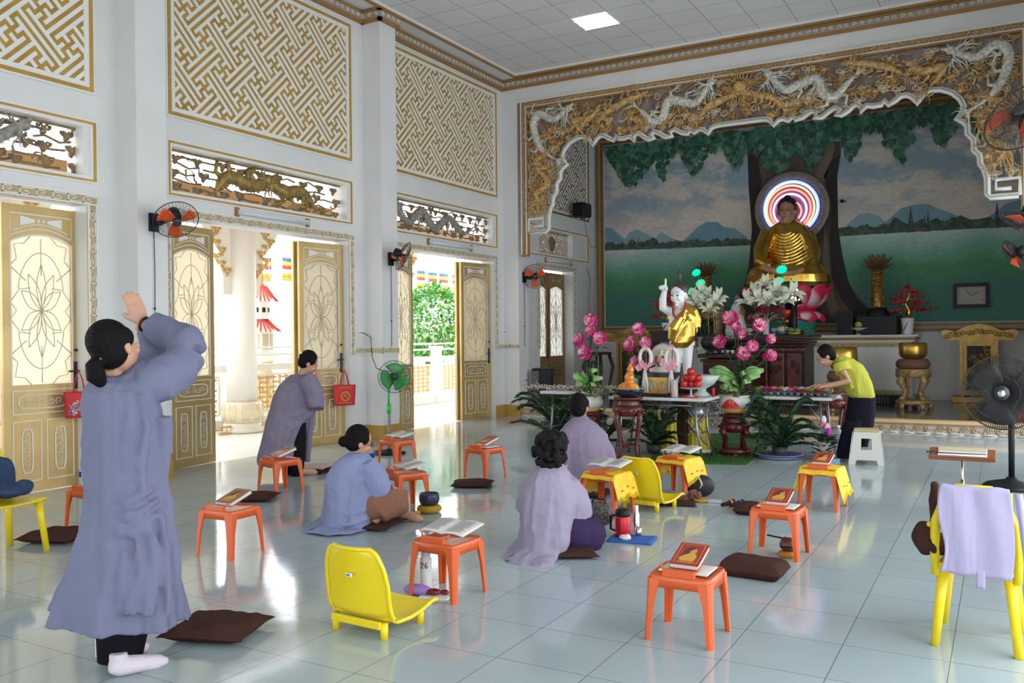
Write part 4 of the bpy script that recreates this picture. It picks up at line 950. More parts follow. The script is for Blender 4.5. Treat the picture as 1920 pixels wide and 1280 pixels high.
g = G(); q = wrR; dd = (elR-wrR).normalized(); g.tube([q+dd*.01+(dd.orthogonal().normalized()*cos(a)+dd.cross(dd.orthogonal().normalized())*sin(a))*.032 for a in [2*pi*i/16 for i in range(16)]], .006, 6, closed=True); g.obj('bracelet', mat('beads', (.02,.015,.015), .3), root)
# ---- 2 bowing woman in mauve robe by the middle door
p = Pz(548, 890); J = p.J; root = person('bowing person in mauve grey robe standing in front of the middle doorway', p)
gb = G(); f = p.dirv(.8,.1,-.55); M = head(p, gb, J(578,680,.0), f, (p.rt*.45+V((0,0,1)))); gb.tube([J(572,690),J(566,705),J(555,725)], [.05,.048,.07], 10)
wr = J(594,722,-.02)
for b in (-.14,.14): limb(gb, [J(562,716,b*.9), J(585,755,b), wr+p.fw*(b*.2)], [.05,.04,.028])
hd = (J(600,690,0)-J(594,722,0)).normalized(); hand(gb, wr, hd, p.dirv(0,1), .95, .02, .04, 1); hand(gb, wr+p.fw*.035, hd, p.dirv(0,-1), .95, .02, .04, -1)
gb.tube([J(556,715),J(538,750),J(525,790)], [.1,.13,.13], 12)
for u, b in ((560,-.05),(545,.1)): gb.tube([J(535,795,b), J(u-6,850,b), J(u,885,b)], [.08,.055,.04], 10)
a_ = J(562,892,-.05); a_.z = 0; foot(gb, a_, p.dirv(1,.1), .95); a_ = J(548,890,.1); a_.z = 0; foot(gb, a_, p.dirv(1,.1), .95)
finish(root, gb, .008); face_parts(root, M); hair(root, M, 'bun', (-.085,0,.035))
g = G(M); g.ball((-.12,.012,.045), (.012,.035,.02), 8, 5); g.obj('hair_clip', white, root)
g = G(); RW = [(700,556,578,.09,0,0),(706,540,586,.15,0,0),(722,523,594,.19,0,.01),(750,511,597,.19,0,.015),(775,504,590,.19,0,.02),(792,499,574,.2,0,.025),(830,490,562,.21,0,.035),(858,483,556,.22,0,.045),(870,486,556,.21,0,.045)]; rings(g, p, RW, 56, 6, .6)
for P_ in ([(540,715),(528,750),(520,800),(508,860)],[(556,712),(546,760),(538,810),(528,862)],[(520,740),(508,800),(496,858)],[(512,775),(540,782),(575,772)],[(508,800),(535,808),(560,800)],[(545,790),(536,830),(530,862)]): ridge(g, p, RW, P_, 0.02, .5)
limb(g, [J(572,708,-.14), J(590,735,-.16), J(592,762,-.15)], [.09,.10,.09], 14); limb(g, [J(592,766,-.15), J(594,745,-.1), J(592,728,-.03)], [.095,.085,.05], 14); limb(g, [J(572,708,.14), J(588,735,.16), J(594,745,.08)], [.09,.09,.07], 12)
limb(g, [J(583,765,.05), J(579,820,.08), J(575,866,.08)], [.06,.035,.035], 10)
robe2 = cloth('robe_mauve', (.215,.19,.265)); o = g.obj('robe', robe2, root); wrap_remesh(o, .014, 3); fold(o, .03)
g = G(); rings(g, p, [(780,545,574,.10,-.02,0),(850,546,572,.10,-.04,.02),(890,546,568,.09,-.04,.03)], 24, 4, 1); rings(g, p, [(800,520,550,.08,.1,0),(888,535,560,.08,.1,.02)], 20, 4, 1); g.obj('trousers', mat('trousers_black', None), root)
# ---- 3 seated woman in blue robe, left centre
def seated(p, J, gb, hips, sh, kneeR, kneeL, toesR, toesL):
    gb.tube([sh, (sh+hips)/2, hips], [.11,.125,.14], 14)
    for k, t in ((kneeR,toesR),(kneeL,toesL)): gb.tube([hips, (hips+k)/2, k], [.1,.085,.06], 12); gb.tube([k, (k+t)/2, t], [.06,.05,.035], 12)
p = Pz(655, 985); J = p.J; root = person('seated person in blue robe and glasses reading at a low orange stool', p)
gb = G(); f = p.dirv(.93,.25,-.35); M = head(p, gb, J(673,828,0), f, (p.rt*.25+V((0,0,1)))); gb.tube([J(668,842),J(662,858),J(655,880)], [.05,.048,.07], 10)
hips = J(655,965,.0); hips.z = .13; sh = J(660,875,0); kr = J(742,925,-.05); kl = J(730,940,.3); tr = J(700,968,-.12); tr.z = .05; tl = J(755,955,.15); tl.z = .06
seated(p, J, gb, hips, sh, kr, kl, tr, tl); foot(gb, V((tl.x,tl.y,0)), p.dirv(.8,-.5), .9)
wr = J(712,916,.1); limb(gb, [J(690,875,-.05), J(708,915,-.12), wr], [.05,.04,.028]); limb(gb, [J(640,875,.2), J(690,920,.3), J(716,912,.2)], [.05,.04,.028])
hand(gb, wr, p.dirv(.9,.3,-.05), (0,0,-1), .95, .35, .05, 1); hand(gb, J(716,912,.2), p.dirv(.9,.2,-.05), (0,0,-1), .95, .35, .05, -1)
finish(root, gb, .008); face_parts(root, M); hair(root, M, 'bun', (-.11,0,-.03))
g = G(M)
for q in (-1,1): g.tube([(.098,q*.032+.022*cos(a),.004+.016*sin(a)) for a in [2*pi*i/12 for i in range(12)]], .002, 5, closed=True); g.tube([(.096,q*.055,.008),(.05,q*.078,.006),(.0,q*.08,.0)], .002, 4)
g.obj('glasses', black, root)
g = G(M)
for i in range(7): g.ball((-.09-.004*(i%2),.045-.012*i,.028-.006*i), .006, 6, 4)
g.k = 1; g.tube([(-.03,-.06,.10),(-.05,-.075,.075),(-.05,-.088,.045)], .006, 5); g.obj('hair_clip', [mat('clip_pearl', (.7,.6,.45), .3), mat('clip_blue', (.05,.06,.5), .3)], root)
g = G(); RW = [(846,655,684,.08,0,0),(856,640,694,.14,0,0),(872,622,706,.19,.02,.008),(900,612,714,.22,.03,.012),(940,608,708,.24,.03,.02),(970,606,706,.26,.03,.03),(990,600,700,.27,.02,.04)]; rings(g, p, RW, 56, 6, 2.2)
for P_ in ([(640,870),(632,910),(636,950),(622,985)],[(664,868),(664,910),(656,950),(660,985)],[(684,880),(690,920),(682,960)],[(618,900),(616,940),(610,975)],[(612,950),(650,966),(698,950)],[(690,890),(676,900),(668,915)],[(612,975),(650,984),(690,972)]): ridge(g, p, RW, P_, 0.017, .5)
limb(g, [J(688,872,-.08), J(706,900,-.12), J(713,925,-.1)], [.08,.10,.09], 14); limb(g, [J(716,925,-.1), J(722,920,.02), J(722,914,.1)], [.09,.08,.05], 14); limb(g, [J(630,875,.2), J(690,915,.3), J(716,912,.2)], [.09,.1,.06], 12)
rings(g, p, [(982,590,700,.22,-.02,.05),(992,582,698,.25,-.02,.06),(999,574,690,.27,-.04,.06)], 40, 5, 1)
robe3 = cloth('robe_blue', (.25,.285,.47)); o = g.obj('robe', robe3, root); wrap_remesh(o, .012, 3); fold(o, .035)
hem_pool(root, p, robe3, [(570,1001),(584,984),(610,964),(660,970),(700,978),(702,992),(660,1004),(615,1007)], 1)
g = G(); hp = J(680,958,-.02); limb(g, [hp, J(712,940,-.08), J(742,925,-.05)], [.14,.13,.1]); limb(g, [J(742,925,-.05), J(748,945,-.08), J(712,965,-.14)], [.095,.09,.07]); limb(g, [hp, kl], [.13,.09]); limb(g, [kl, J(745,955,.18)], [.09,.06])
o = g.obj('trousers', cloth('trousers_brown', (.26,.12,.08)), root); wrap_remesh(o, .012, 3); fold(o, .02)
# ---- 4 kneeling man with short dark hair, mauve robe
p = Pz(1092, 925); J = p.J; root = person('kneeling person with short dark hair in mauve robe facing the altar', p)
gb = G(); f = p.dirv(.35,.95,-.12); M = head(p, gb, J(1086,763,0), f); gb.tube([J(1088,778),J(1088,792),J(1088,815)], [.056,.054,.08], 12)
gb.tube([J(1090,800),J(1092,840),J(1092,885)], [.12,.15,.15], 14)
for b in (-.12,.12): q = J(1092,890)+p.rt*b; q.z = .2; k = q+p.fw*.38; k.z = .09; gb.tube([q,k], [.1,.07], 12); t = q-p.fw*.1; t.z = .06; gb.tube([k,t], [.06,.045], 12)
for s_ in (-1,1): a = J(1092+s_*36,815,.02); e = J(1092+s_*44,868,.12); w = J(1092+s_*16,850,.35); limb(gb, [a,e,w], [.055,.045,.03]); hand(gb, w, p.dirv(-s_*.5,.6,.3), p.dirv(-s_,0), 1, .1, .05, 1)
finish(root, gb, .008); hair(root, M, 'short')
g = G(); RW = [(785,1072,1104,.08,0,0),(794,1062,1120,.13,0,0),(806,1050,1132,.17,0,.006),(835,1044,1138,.2,.02,.01),(870,1046,1136,.21,.03,.015),(900,1044,1130,.25,.08,.02),(925,1036,1134,.33,.12,.03)]; rings(g, p, RW, 56, 7, .4)
for P_ in ([(1088,800),(1088,850),(1092,910)],[(1068,806),(1062,850),(1066,900)],[(1112,808),(1122,850),(1112,905)],[(1122,830),(1106,870),(1090,900)],[(1050,840),(1060,880),(1056,915)]): ridge(g, p, RW, P_, 0.018, .5)
limb(g, [J(1120,815,0), J(1134,848,.06), J(1134,885,.12)], [.07,.10,.12], 14); limb(g, [J(1136,890,.12), J(1125,870,.25), J(1110,850,.34)], [.12,.11,.07]); limb(g, [J(1060,816,0), J(1050,848,.06), J(1048,880,.12)], [.065,.09,.1], 14); limb(g, [J(1046,880,.12), J(1060,865,.25), J(1076,850,.34)], [.1,.1,.07])
g.tube([J(1087,779,0),J(1088,790,0)], [.064,.075], 16)
o = g.obj('robe', cloth('robe_mauve_warm', (.26,.215,.31)), root); wrap_remesh(o, .012, 3); fold(o, .03)
g = G()
for b in (-.12,.12): q = J(1092,905)+p.rt*b; q.z = .1; g.tube([q+p.fw*.3, q-p.fw*.05], [.08,.05], 12)
g.obj('trousers', mat('trousers_black', None), root)
# ---- 5 seated woman with curly hair, lilac robe
p = Pz(1030, 1035); J = p.J; root = person('seated person with curly dark hair in lilac robe, dark purple trousers', p)
gb = G(); f = p.dirv(.62,.72,-.3); M = head(p, gb, J(1038,846,0), f); gb.tube([J(1035,865),J(1032,880),J(1030,905)], [.05,.048,.07], 10)
hips = J(1030,1010,.02); hips.z = .16; sh = J(1030,900,0); kr = J(1118,1005,.12); kr.z = .13; kl = J(1040,1000,.5); kl.z = .13; tr = J(1075,1010,.3); tr.z = .07; tl = J(1100,1015,.28); tl.z = .07
seated(p, J, gb, hips, sh, kr, kl, tr, tl)
wr = J(1066,912,.24); limb(gb, [J(1066,905,0), J(1080,960,.06), wr], [.05,.045,.03]); limb(gb, [J(995,905,.1), J(1010,950,.3), J(1056,912,.27)], [.05,.045,.03])
hand(gb, wr, p.dirv(-.1,.3,.9), p.dirv(-1,0), .95, .03, .04, 1); hand(gb, J(1058,912,.26), p.dirv(.1,.3,.9), p.dirv(1,0), .95, .03, .04, -1)
finish(root, gb, .008); hair(root, M, 'curly', m=mat('curly_hair', (.012,.011,.012), .6, spec=.12, bump=.5, bscale=80))
g = G(); RW = [(868,1016,1052,.09,0,0),(880,1002,1064,.15,0,0),(898,985,1076,.19,.02,.006),(930,980,1082,.22,.03,.01),(970,976,1078,.23,.03,.015),(1010,972,1072,.25,.03,.02),(1028,974,1066,.25,.03,.03)]; rings(g, p, RW, 56, 7, 1.7)
for P_ in ([(1030,885),(1032,930),(1026,985),(1020,1020)],[(1008,892),(1002,940),(998,1000)],[(1050,892),(1060,930),(1052,990),(1045,1020)],[(990,930),(985,970),(982,1015)],[(1062,950),(1040,985),(1010,1000)],[(1066,980),(1050,1005),(1030,1020)]): ridge(g, p, RW, P_, 0.017, .5)
limb(g, [J(1060,902,0), J(1076,935,.05), J(1078,965,.08)], [.075,.11,.12], 14); limb(g, [J(1080,965,.08), J(1074,940,.18), J(1066,920,.24)], [.11,.1,.06], 14); limb(g, [J(1000,906,.1), J(990,945,.15), J(1004,955,.25), J(1050,925,.27)], [.07,.09,.09,.06], 12)
rings(g, p, [(1022,965,1062,.2,-.02,.06),(1034,955,1058,.24,-.06,.08),(1044,950,1050,.26,-.1,.08),(1050,948,1040,.24,-.12,.08)], 40, 5, 1)
o = g.obj('robe', cloth('robe_lilac', (.33,.295,.40)), root); wrap_remesh(o, .012, 3); fold(o, .035)
hem_pool(root, p, cloth('robe_lilac', None), [(944,1052),(950,1035),(968,1014),(1000,1012),(1040,1020),(1060,1036),(1045,1052),(1030,1058),(985,1056)], 4)
g = G(); limb(g, [hips, J(1080,1000,.05), J(1118,1003,.12)], [.15,.14,.11]); limb(g, [J(1118,1003,.12), tr], [.1,.08]); limb(g, [hips,kl], [.13,.1]); limb(g, [kl, tl], [.1,.07])
o = g.obj('trousers', cloth('trousers_purple', (.035,.02,.07)), root); wrap_remesh(o, .012, 3)
# ---- 6 woman in yellow shirt bending over the table
p = Pz(1585, 862); J = p.J; root = person('person in yellow green shirt and black trousers bending over the flower table', p)
gb = G(); f = p.dirv(-.75,-.12,-.62); M = head(p, gb, J(1549,668,0), f, (p.rt*-.5+V((0,0,1)))); gb.tube([J(1560,668),J(1570,675),J(1582,685)], [.05,.05,.08], 10)
gb.tube([J(1580,685),J(1605,705),J(1615,740)], [.11,.12,.12], 14)
limb(gb, [J(1576,690,-.15), J(1592,714,-.2), J(1548,724,-.12)], [.05,.04,.026]); limb(gb, [J(1576,690,.15), J(1588,718,.12), J(1540,722,.02)], [.05,.04,.026])
hand(gb, J(1548,724,-.12), p.dirv(-1,.1,-.05), (0,0,-1), .95, .3, .06, 1); hand(gb, J(1540,722,.02), p.dirv(-1,0,-.05), (0,0,-1), .95, .3, .06, -1)
for u, b in ((1580,-.06),(1604,.1)): gb.tube([J(1617,750,b*.3), J(u+17,800,b), J(u+3,856,b)], [.06,.04,.035], 10); a_ = J(u,860,b); a_.z = 0; foot(gb, a_, p.dirv(-1,.1), .9)
finish(root, gb, .008); face_parts(root, M); hair(root, M, 'bun', (-.06,0,.085))
g = G(M); g.ball((-.085,.02,.11), (.015,.025,.02), 8, 5); g.obj('hair_clip', mat('clip_pink', (.45,.2,.2), .5), root)
g = G(); RW = [(668,1566,1582,.1,0,0),(672,1564,1600,.15,0,0),(684,1564,1616,.18,0,0),(700,1572,1626,.18,0,.01),(720,1582,1634,.18,0,.015),(738,1590,1639,.18,0,.02),(744,1596,1640,.17,0,.02)]; rings(g, p, RW, 48, 6, .8)
for P_ in ([(1600,690),(1616,710),(1626,738)],[(1590,680),(1604,705),(1610,740)],[(1584,700),(1594,720),(1600,742)]): ridge(g, p, RW, P_, 0.012, .5)
limb(g, [J(1574,680,-.14), J(1580,696,-.17)], [.085,.085], 14); limb(g, [J(1574,680,.14), J(1580,700,.15)], [.08,.08], 14)
o = g.obj('shirt', cloth('shirt_yellow_green', (.46,.46,.06)), root); wrap_remesh(o, .012, 3); fold(o, .02)
g = G(); rings(g, p, [(735,1594,1640,.16,.02,0),(770,1588,1640,.16,.02,.015),(800,1584,1636,.15,.02,.02)], 40, 6, .8); rings(g, p, [(790,1584,1614,.1,-.06,.01),(825,1574,1602,.1,-.06,.02),(858,1568,1596,.09,-.06,.03)], 28, 5, 1); rings(g, p, [(790,1604,1636,.1,.1,.01),(856,1592,1622,.09,.1,.03)], 28, 5, 2)
o = g.obj('trousers', mat('trousers_navy', (.010,.009,.020), .9, bump=.3, bscale=16, spec=.12), root); wrap_remesh(o, .012, 2)
g = G(); a_ = J(1580,862,-.06); a_.z = 0; foot(g, a_+V((0,0,-.004)), p.dirv(-1,.1), 1.0); o = g.obj('slipper', mat('slipper_pattern', (.5,.3,.26), .8, c2=(.3,.12,.1), nscale=30), root)
# ---------------------------------------------------------------- altar alcove
class A:
    """anchor: floor-like point seen at (u, v) on the plane y; s = pixels per metre there"""
    def __init__(s, u, v, y=None, z=None): s.P = aty(u, v, y) if y is not None else at(u, v, z or 0); s.D = (s.P-CP).dot(FW); s.s = FPX/s.D
wood = mat('dark_red_wood', (.040,.011,.008), .4, noise_=.4, nscale=6, spec=.3); woodr = mat('polished_red_wood', (.11,.014,.012), .25, noise_=.4, nscale=8, spec=.5, coat=.2)
leafm = [mat('leaf_dark', (.018,.055,.022), .4), mat('leaf_mid', (.035,.10,.035), .4), mat('leaf_lime', (.20,.38,.09), .4), mat('leaf_yellow', (.42,.45,.04), .5)]
ZA = aty(1600,628,16.4).z          # top of the masonry altar
def console():
    x0, x1 = aty(1512,700,16.4).x, aty(1716,640,16.4).x; x0 = 2*-3.44-x1
    t = thing('altar_table', 'long cream altar table with gilt fret borders against the mural wall', 'altar', ((x0+x1)/2, 16.75, ZP)); W = x1-x0; H = ZA-ZP
    M = Matrix.Translation((-W/2, -.35, 0)); g = G(M); g.box((.06,0,.1),(W-.06,.68,H-.12)); g.k = 1; g.box((0,-.03,0),(W,.70,.1)); g.k = 0
    g.obj('body', [mat('altar_panel', (.78,.79,.74), .3), mat('altar_base', (.35,.28,.2), .5)], t)
    g = G(M)
    for i, (z, d, k) in enumerate(((H-.12,.02,0),(H-.085,.05,1),(H-.05,.03,0),(H-.03,.09,0))): g.k = k; g.box((-d+.03,-d,z),(W+d-.03,.70,z+.032))
    g.k = 1
    n = int(W/.05)
    for i in range(n): g.box((i*W/n,-.06,H-.078),(i*W/n+.025,-.03,H-.055))
    g.obj('cornice', [cream, brown], t)
    g = G(M @ Matrix(((1,0,0,0),(0,0,-1,0),(0,1,0,0),(0,0,0,1)))); 
    for a, b, c in ((.06,H-.22,W-.12),(.06,.12,W-.12)): g.k = 1; g.box((a,b,0),(a+c,b+.09,.01)); g.k = 0; M2 = g.M; g.M = M2 @ Matrix.Translation((a,b,.01)); meander(g, c, .09, .006); g.M = M2
    for a in (.06, W/2-.9, W/2+.8, W-.16): g.k = 1; g.box((a,.12,0),(a+.1,H-.14,.012)); g.k = 0; M2 = g.M; g.M = M2 @ Matrix(((0,1,0,a),(1,0,0,.14),(0,0,-1,.02),(0,0,0,1))); meander(g, H-.3, .1, .006); g.M = M2
    g.obj('fret_border', [mat('cream_fret', (.66,.60,.45), .5), mat('fret_ground_gold', (.45,.33,.14), .5)], t)
console()
# Buddha statue on its lotus
bg_ = mat('statue_gold', (.80,.50,.11), .24, metal=1.0, c2=(.62,.34,.06), nscale=5); bsk = mat('statue_skin', (.42,.23,.14), .45)
def buddha():
    p = Pz.__new__(Pz); a = A(1476,600,16.35); p.P = V((a.P.x,a.P.y,aty(1476,602,16.35).z)); p.D = a.D; p.s = a.s; p.fw = V((0,1,0)); p.rt = V((1,0,0)); J = p.J
    t = thing('buddha_statue', 'large seated golden statue with dark curled hair on a pink lotus', 'statue', p.P)
    g = G()
    RW = [(413,1462,1492,.07,0,0),(424,1445,1508,.15,.0,0),(440,1434,1520,.2,.0,.0),(470,1429,1529,.22,0,.01),(495,1426,1532,.24,-.03,.01),(512,1430,1530,.26,-.06,0)]; rings(g, p, RW, 48, 6, 0, True, 2.0)
    for s_, c in ((-1,1446),(1,1508)):
        limb(g, [J(1476+s_*36,435,0), J(1476+s_*49,468,-.05), J(1476+s_*50,490,-.12), J(1476+s_*30,500,-.32)], [.13,.14,.13,.08], 14)
        limb(g, [J(1476+s_*20,516,-.05), J(1476+s_*58,518,-.2), J(1476+s_*45,523,-.42), J(1476,526,-.48)], [.17,.17,.14,.08], 14)
    rings(g, p, [(500,1412,1542,.38,-.15,0),(516,1400,1552,.42,-.18,0),(530,1398,1554,.42,-.18,0),(535,1400,1552,.4,-.18,0)], 40, 6, 0, True, 2.0)
    # swagged folds across chest and legs
    for i in range(11):
        v = 424+i*6.6; w_ = 20+i*2.3
        ridge(g, p, RW, [(1477+q*w_, v+(1-q*q)*17-i*.6) for q in [k/4-1 for k in range(9)]], .028, .25, -1, True)
    for s_ in (-1,1):
        for i in range(5): ridge(g, p, RW, [(1477+s_*(22+i*4),428+i*2),(1477+s_*(33+i*3.2),455),(1477+s_*(38+i*2.6),485)], .022, .2, -1, True)
        for i in range(6):
            g.tube([J(1476+s_*(24+i*5),430+i*2,-.1+.02*i), J(1476+s_*(36+i*3.2),465,-.17+.03*i), J(1476+s_*(40+i*2),492,-.25+.04*i)], [.012,.018,.012], 6)
        for i in range(5):
            g.tube([J(1476+s_*(22+i*2),514+i*4,-.56+.0*i), J(1476+s_*(48+i*3),517+i*3.6,-.5), J(1476+s_*(68+i*1.5),518+i*3,-.3)], [.012,.018,.01], 6)
    o = g.obj('robe', bg_, t); wrap_remesh(o, .012, 1)
    gb = G(); M = head(p, gb, J(1476,396,-.05), (0,-1,-.04), s=1.95); gb.tube([J(1476,405,0),J(1476,420,0)], [.11,.13], 14)
    gb.ball(J(1476,450,.0), (.2,.12,.3), 12, 8)
    for s_ in (-1,1): gb.tube([J(1476+s_*40,506,-.3),J(1476+s_*22,508,-.42),J(1476+s_*4,512,-.46)], [.07,.06,.04], 10); gb.ball(J(1476+s_*19,402,-.03), (.02,.03,.09), 8, 6)
    for s_ in (-1,1): gb.tube([J(1476+s_*46,500,-.42),J(1476+s_*28,507,-.60),J(1476+s_*8,512,-.68)], [.06,.055,.045], 10)
    for k in range(4): gb.tube([J(1466,513-k*1.2,-.69-.012*k), J(1476,514-k*1.4,-.72), J(1488,513-k*1.4,-.70)], [.028,.026,.016], 8)
    o = gb.obj('body', bsk, t); wrap_remesh(o, .014, 1)
    for q in (-1,1):
        g = G(M); g.tube([(.092,q*.016,.002),(.094,q*.03,.008),(.088,q*.046,.003)], [.0015,.003,.0015], 5); g.tube([(.092,q*.014,.02),(.094,q*.03,.027),(.084,q*.05,.02)], [.0012,.002,.001], 5); g.obj('eye', eyem, t)
    g = G(M); g.ball((.092,0,-.062), (.005,.018,.005), 8, 5); g.obj('mouth', lipm, t)
    g = G(M); rd = random.Random(2); g.ball((-.02,0,.05), (.088,.078,.08), 16, 10); g.ball((-.02,0,.125), (.035,.035,.03), 12, 8)
    for i in range(260):
        z = rd.uniform(-.5,1); a = rd.uniform(0,2*pi); q = sqrt(max(0,1-z*z)); x, y = q*cos(a), q*sin(a)
        if x > .55 and z < .45: continue
        g.ball((-.02+x*.092, y*.083, .045+z*.085), .0095, 6, 4)
    g.obj('curled_hair', mat('statue_hair', (.03,.008,.012), .4), t)
    # lotus
    z0 = J(1476,600).z; z1 = J(1476,537).z
    g = G(); g.k = 2; g.lathe([(.5,ZA-p.P.z),(.5,z0-.16),(.55,z0-.05),(.55,z0-.0),(.3,z0+.02)], 32, c=(0,-.1,0)); g.k = 3; g.lathe([(.72,z1-.04),(.78,z1),(.6,z1+.02)], 32, c=(0,-.15,0), sx=1.05, sy=.75)
    g.obj('lotus_base', [white, white, mat('lotus_green_base', (.03,.22,.17), .3), mat('lotus_seat_green', (.04,.12,.04), .6)], t)
    def petal(a, r0, r1, za, zb_, wd, curl):
        gp = G()
        def f(u, v):
            w_ = wd*sin(pi*min(1,max(0,(v*.86+.14))))**.7*(1 if v < .95 else .4); rr = r0+(r1-r0)*sin(v*pi/2); aa = a+(u-.5)*2*w_/max(rr,.2)
            bul = .05*sin(pi*v)*(1-(2*u-1)**2); rr += bul+curl*max(0,v-.8); return ((rr)*cos(aa)*1.02, -.12+(rr)*sin(aa)*.8, za+(zb_-za)*v)
        gp.sheet(f, 10, 10, .015); o = gp.obj('lotus_petal', petm, t, fix=True)
    petm = mat('lotus_pink', (.62,.02,.09), .35)
    petm = bpy.data.materials.new('lotus_petal_paint'); petm.use_nodes = True
    nt = petm.node_tree; L = nt.links.new; b = nt.nodes['Principled BSDF']; b.inputs['Roughness'].default_value = .35
    tc = nt.nodes.new('ShaderNodeTexCoord'); mp = nt.nodes.new('ShaderNodeMapping'); mp.inputs['Location'].default_value = (-.5,-.45,-.5); mp.inputs['Scale'].default_value = (1,1,1); L(tc.outputs['Generated'], mp.inputs[0])
    sp = nt.nodes.new('ShaderNodeSeparateXYZ'); L(mp.outputs[0], sp.inputs[0]); cb = nt.nodes.new('ShaderNodeCombineXYZ'); L(sp.outputs[0], cb.inputs[0]); L(sp.outputs[2], cb.inputs[2])
    vl = nt.nodes.new('ShaderNodeVectorMath'); vl.operation = 'LENGTH'; L(cb.outputs[0], vl.inputs[0])
    cr = nt.nodes.new('ShaderNodeValToRGB'); cr.color_ramp.elements[0].position = .13; cr.color_ramp.elements[0].color = (.72,.62,.64,1); cr.color_ramp.elements[1].position = .33; cr.color_ramp.elements[1].color = (.60,.02,.08,1)
    L(vl.outputs['Value'], cr.inputs[0]); L(cr.outputs[0], b.inputs['Base Color'])
    for i in range(9): petal(-pi/2+(i-4)*.52, .44, .76, z0+.12, z1+.02, .33, .25)
    for i in range(8): petal(-pi/2+(i-3.5)*.56, .45, .66, z0+.18, z0-.04, .25, .0)
    # halo
    R_ = 70/p.s; hc = J(1484,390,.42); g = G(Matrix.Translation(hc) @ Matrix.Rotation(R(90),4,'X'))
    g.lathe([(.0,-.02),(R_*.97,-.02),(R_,0),(R_*.99,.03),(R_*.80,.03),(R_*.79,.012),(0,.012)], 64); 
    for i in range(70): aa = 2*pi*i/70; spiral(g, (R_*.89*cos(aa),R_*.89*sin(aa)), .06, 1.2, i, .012, 7, .03, 1 if i % 2 else -1, 4)
    g.obj('halo_ring', mat('halo_stone', (.30,.25,.22), .6), t)
    g = G(Matrix.Translation(hc) @ Matrix.Rotation(R(90),4,'X')); g.lathe([(0,.012),(R_*.78,.014),(R_*.785,.02),(0,.02)], 48); g.obj('halo_backplate', mat('halo_back', (.25,.12,.3), .5), t)
    for r, cx, cy, c, e in ((.73,0,0,(.12,.22,1),2.6),(.70,.0,.0,(.40,.62,1),1.9),(.63,-.02,-.02,(1,.42,.06),1.6),(.54,-.02,-.04,(1,.12,.10),1.7),(.44,-.03,-.06,(1,.62,.82),2.4),(.27,-.0,-.10,(1,.22,.10),1.5)):
        g = G(Matrix.Translation(hc) @ Matrix.Rotation(R(90),4,'X')); a0, a1 = (-.42*pi+.12, 1.42*pi-.12)
        g.tube([(R_*(cx+r*cos(q)), R_*(cy+r*sin(q)), .045) for q in [a0*.72+(a1-.72*a0+ -.12*pi)*i/48 for i in range(49)]], .019, 8)
        g.obj('neon_ring', mat('neon_%d' % int(r*100), (1,1,1), .5, emit=c, es=e), t)
buddha()
# carved dark wood altar
def dark_altar():
    y = 14.6; a = A(1480,700,y); x0, x1 = aty(1405,700,y).x, aty(1508,700,y).x; zt = aty(1480,627,y).z
    t = thing('wooden_altar', 'tall dark carved wooden altar below the golden statue', 'altar', ((x0+x1)/2,y+.45,ZP)); W = x1-x0; H = zt-ZP; X = (x0+x1)/2
    g = G(Matrix.Translation((-W/2,-.45,0))); g.box((0,.05,.22),(W,.85,H-.2)); g.box((-.08,-.03,0),(W+.08,.9,.1)); g.box((-.04,0,.1),(W+.04,.88,.16)); g.obj('body', wood, t, bevel=.006)
    g = G(Matrix.Translation((-W/2,-.45,0)))
    for i, d in enumerate((.02,.05,.09,.12)): g.box((-d,-d,H-.2+i*.05),(W+d,.87,H-.16+i*.05))
    g.obj('stepped_top', wood, t, bevel=.006)
    g = G(Matrix.Translation((-W/2,-.45,0)))
    for i in range(3): g.box((W*(.06+i*.31),.02,.30),(W*(.32+i*.31),.05,H-.3)); 
    g.box((0,.0,H-.28),(W,.05,H-.22)); g.obj('front_panel', woodr, t, bevel=.008)
    g = G(Matrix.Translation((-W/2,-.45,0)) @ Matrix(((1,0,0,0),(0,0,-1,0),(0,1,0,0),(0,0,0,1)))); rd = random.Random(1)
    for i in range(44): spiral(g, (rd.uniform(.05,W-.05), rd.choice((H-.25,.26,.55+rd.uniform(0,.3)))), .045, 1.3, i, .009, 8, .0, 1 if i % 2 else -1, 4)
    g.obj('carving', woodr, t)
    # lower offering altar with scroll feet, left of it
    y2 = 13.9; u0, u1 = 1312, 1415; x0, x1 = aty(u0,700,y2).x, aty(u1,700,y2).x; zt = aty(1360,664,y2).z; W = x1-x0; H = zt-ZP
    t = thing('wooden_altar', 'lower dark wooden offering altar carrying the round incense urn', 'altar', ((x0+x1)/2,y2+.3,ZP))
    g = G(Matrix.Translation((-W/2,-.3,0))); g.box((.04,.04,.14),(W-.04,.56,H-.1)); g.box((0,0,0),(W,.6,.08)); g.box((-.03,-.03,H-.06),(W+.03,.63,H)); g.box((.0,.0,H-.12),(W,.6,H-.08)); g.obj('body', wood, t, bevel=.008)
    g = G(Matrix.Translation((-W/2,-.3,0)) @ Matrix(((1,0,0,0),(0,0,-1,0),(0,1,0,0),(0,0,0,1)))); 
    for i in range(60): spiral(g, (rd.uniform(.08,W-.08), rd.uniform(.18,H-.16)), .04, 1.3, i, .008, 8, -.03, 1 if i % 2 else -1, 4)
    g.obj('carving', woodr, t)
    return zt
zlow = dark_altar(); ztop = aty(1480,627,14.6).z
def on(u, v, y): return aty(u, v, y)
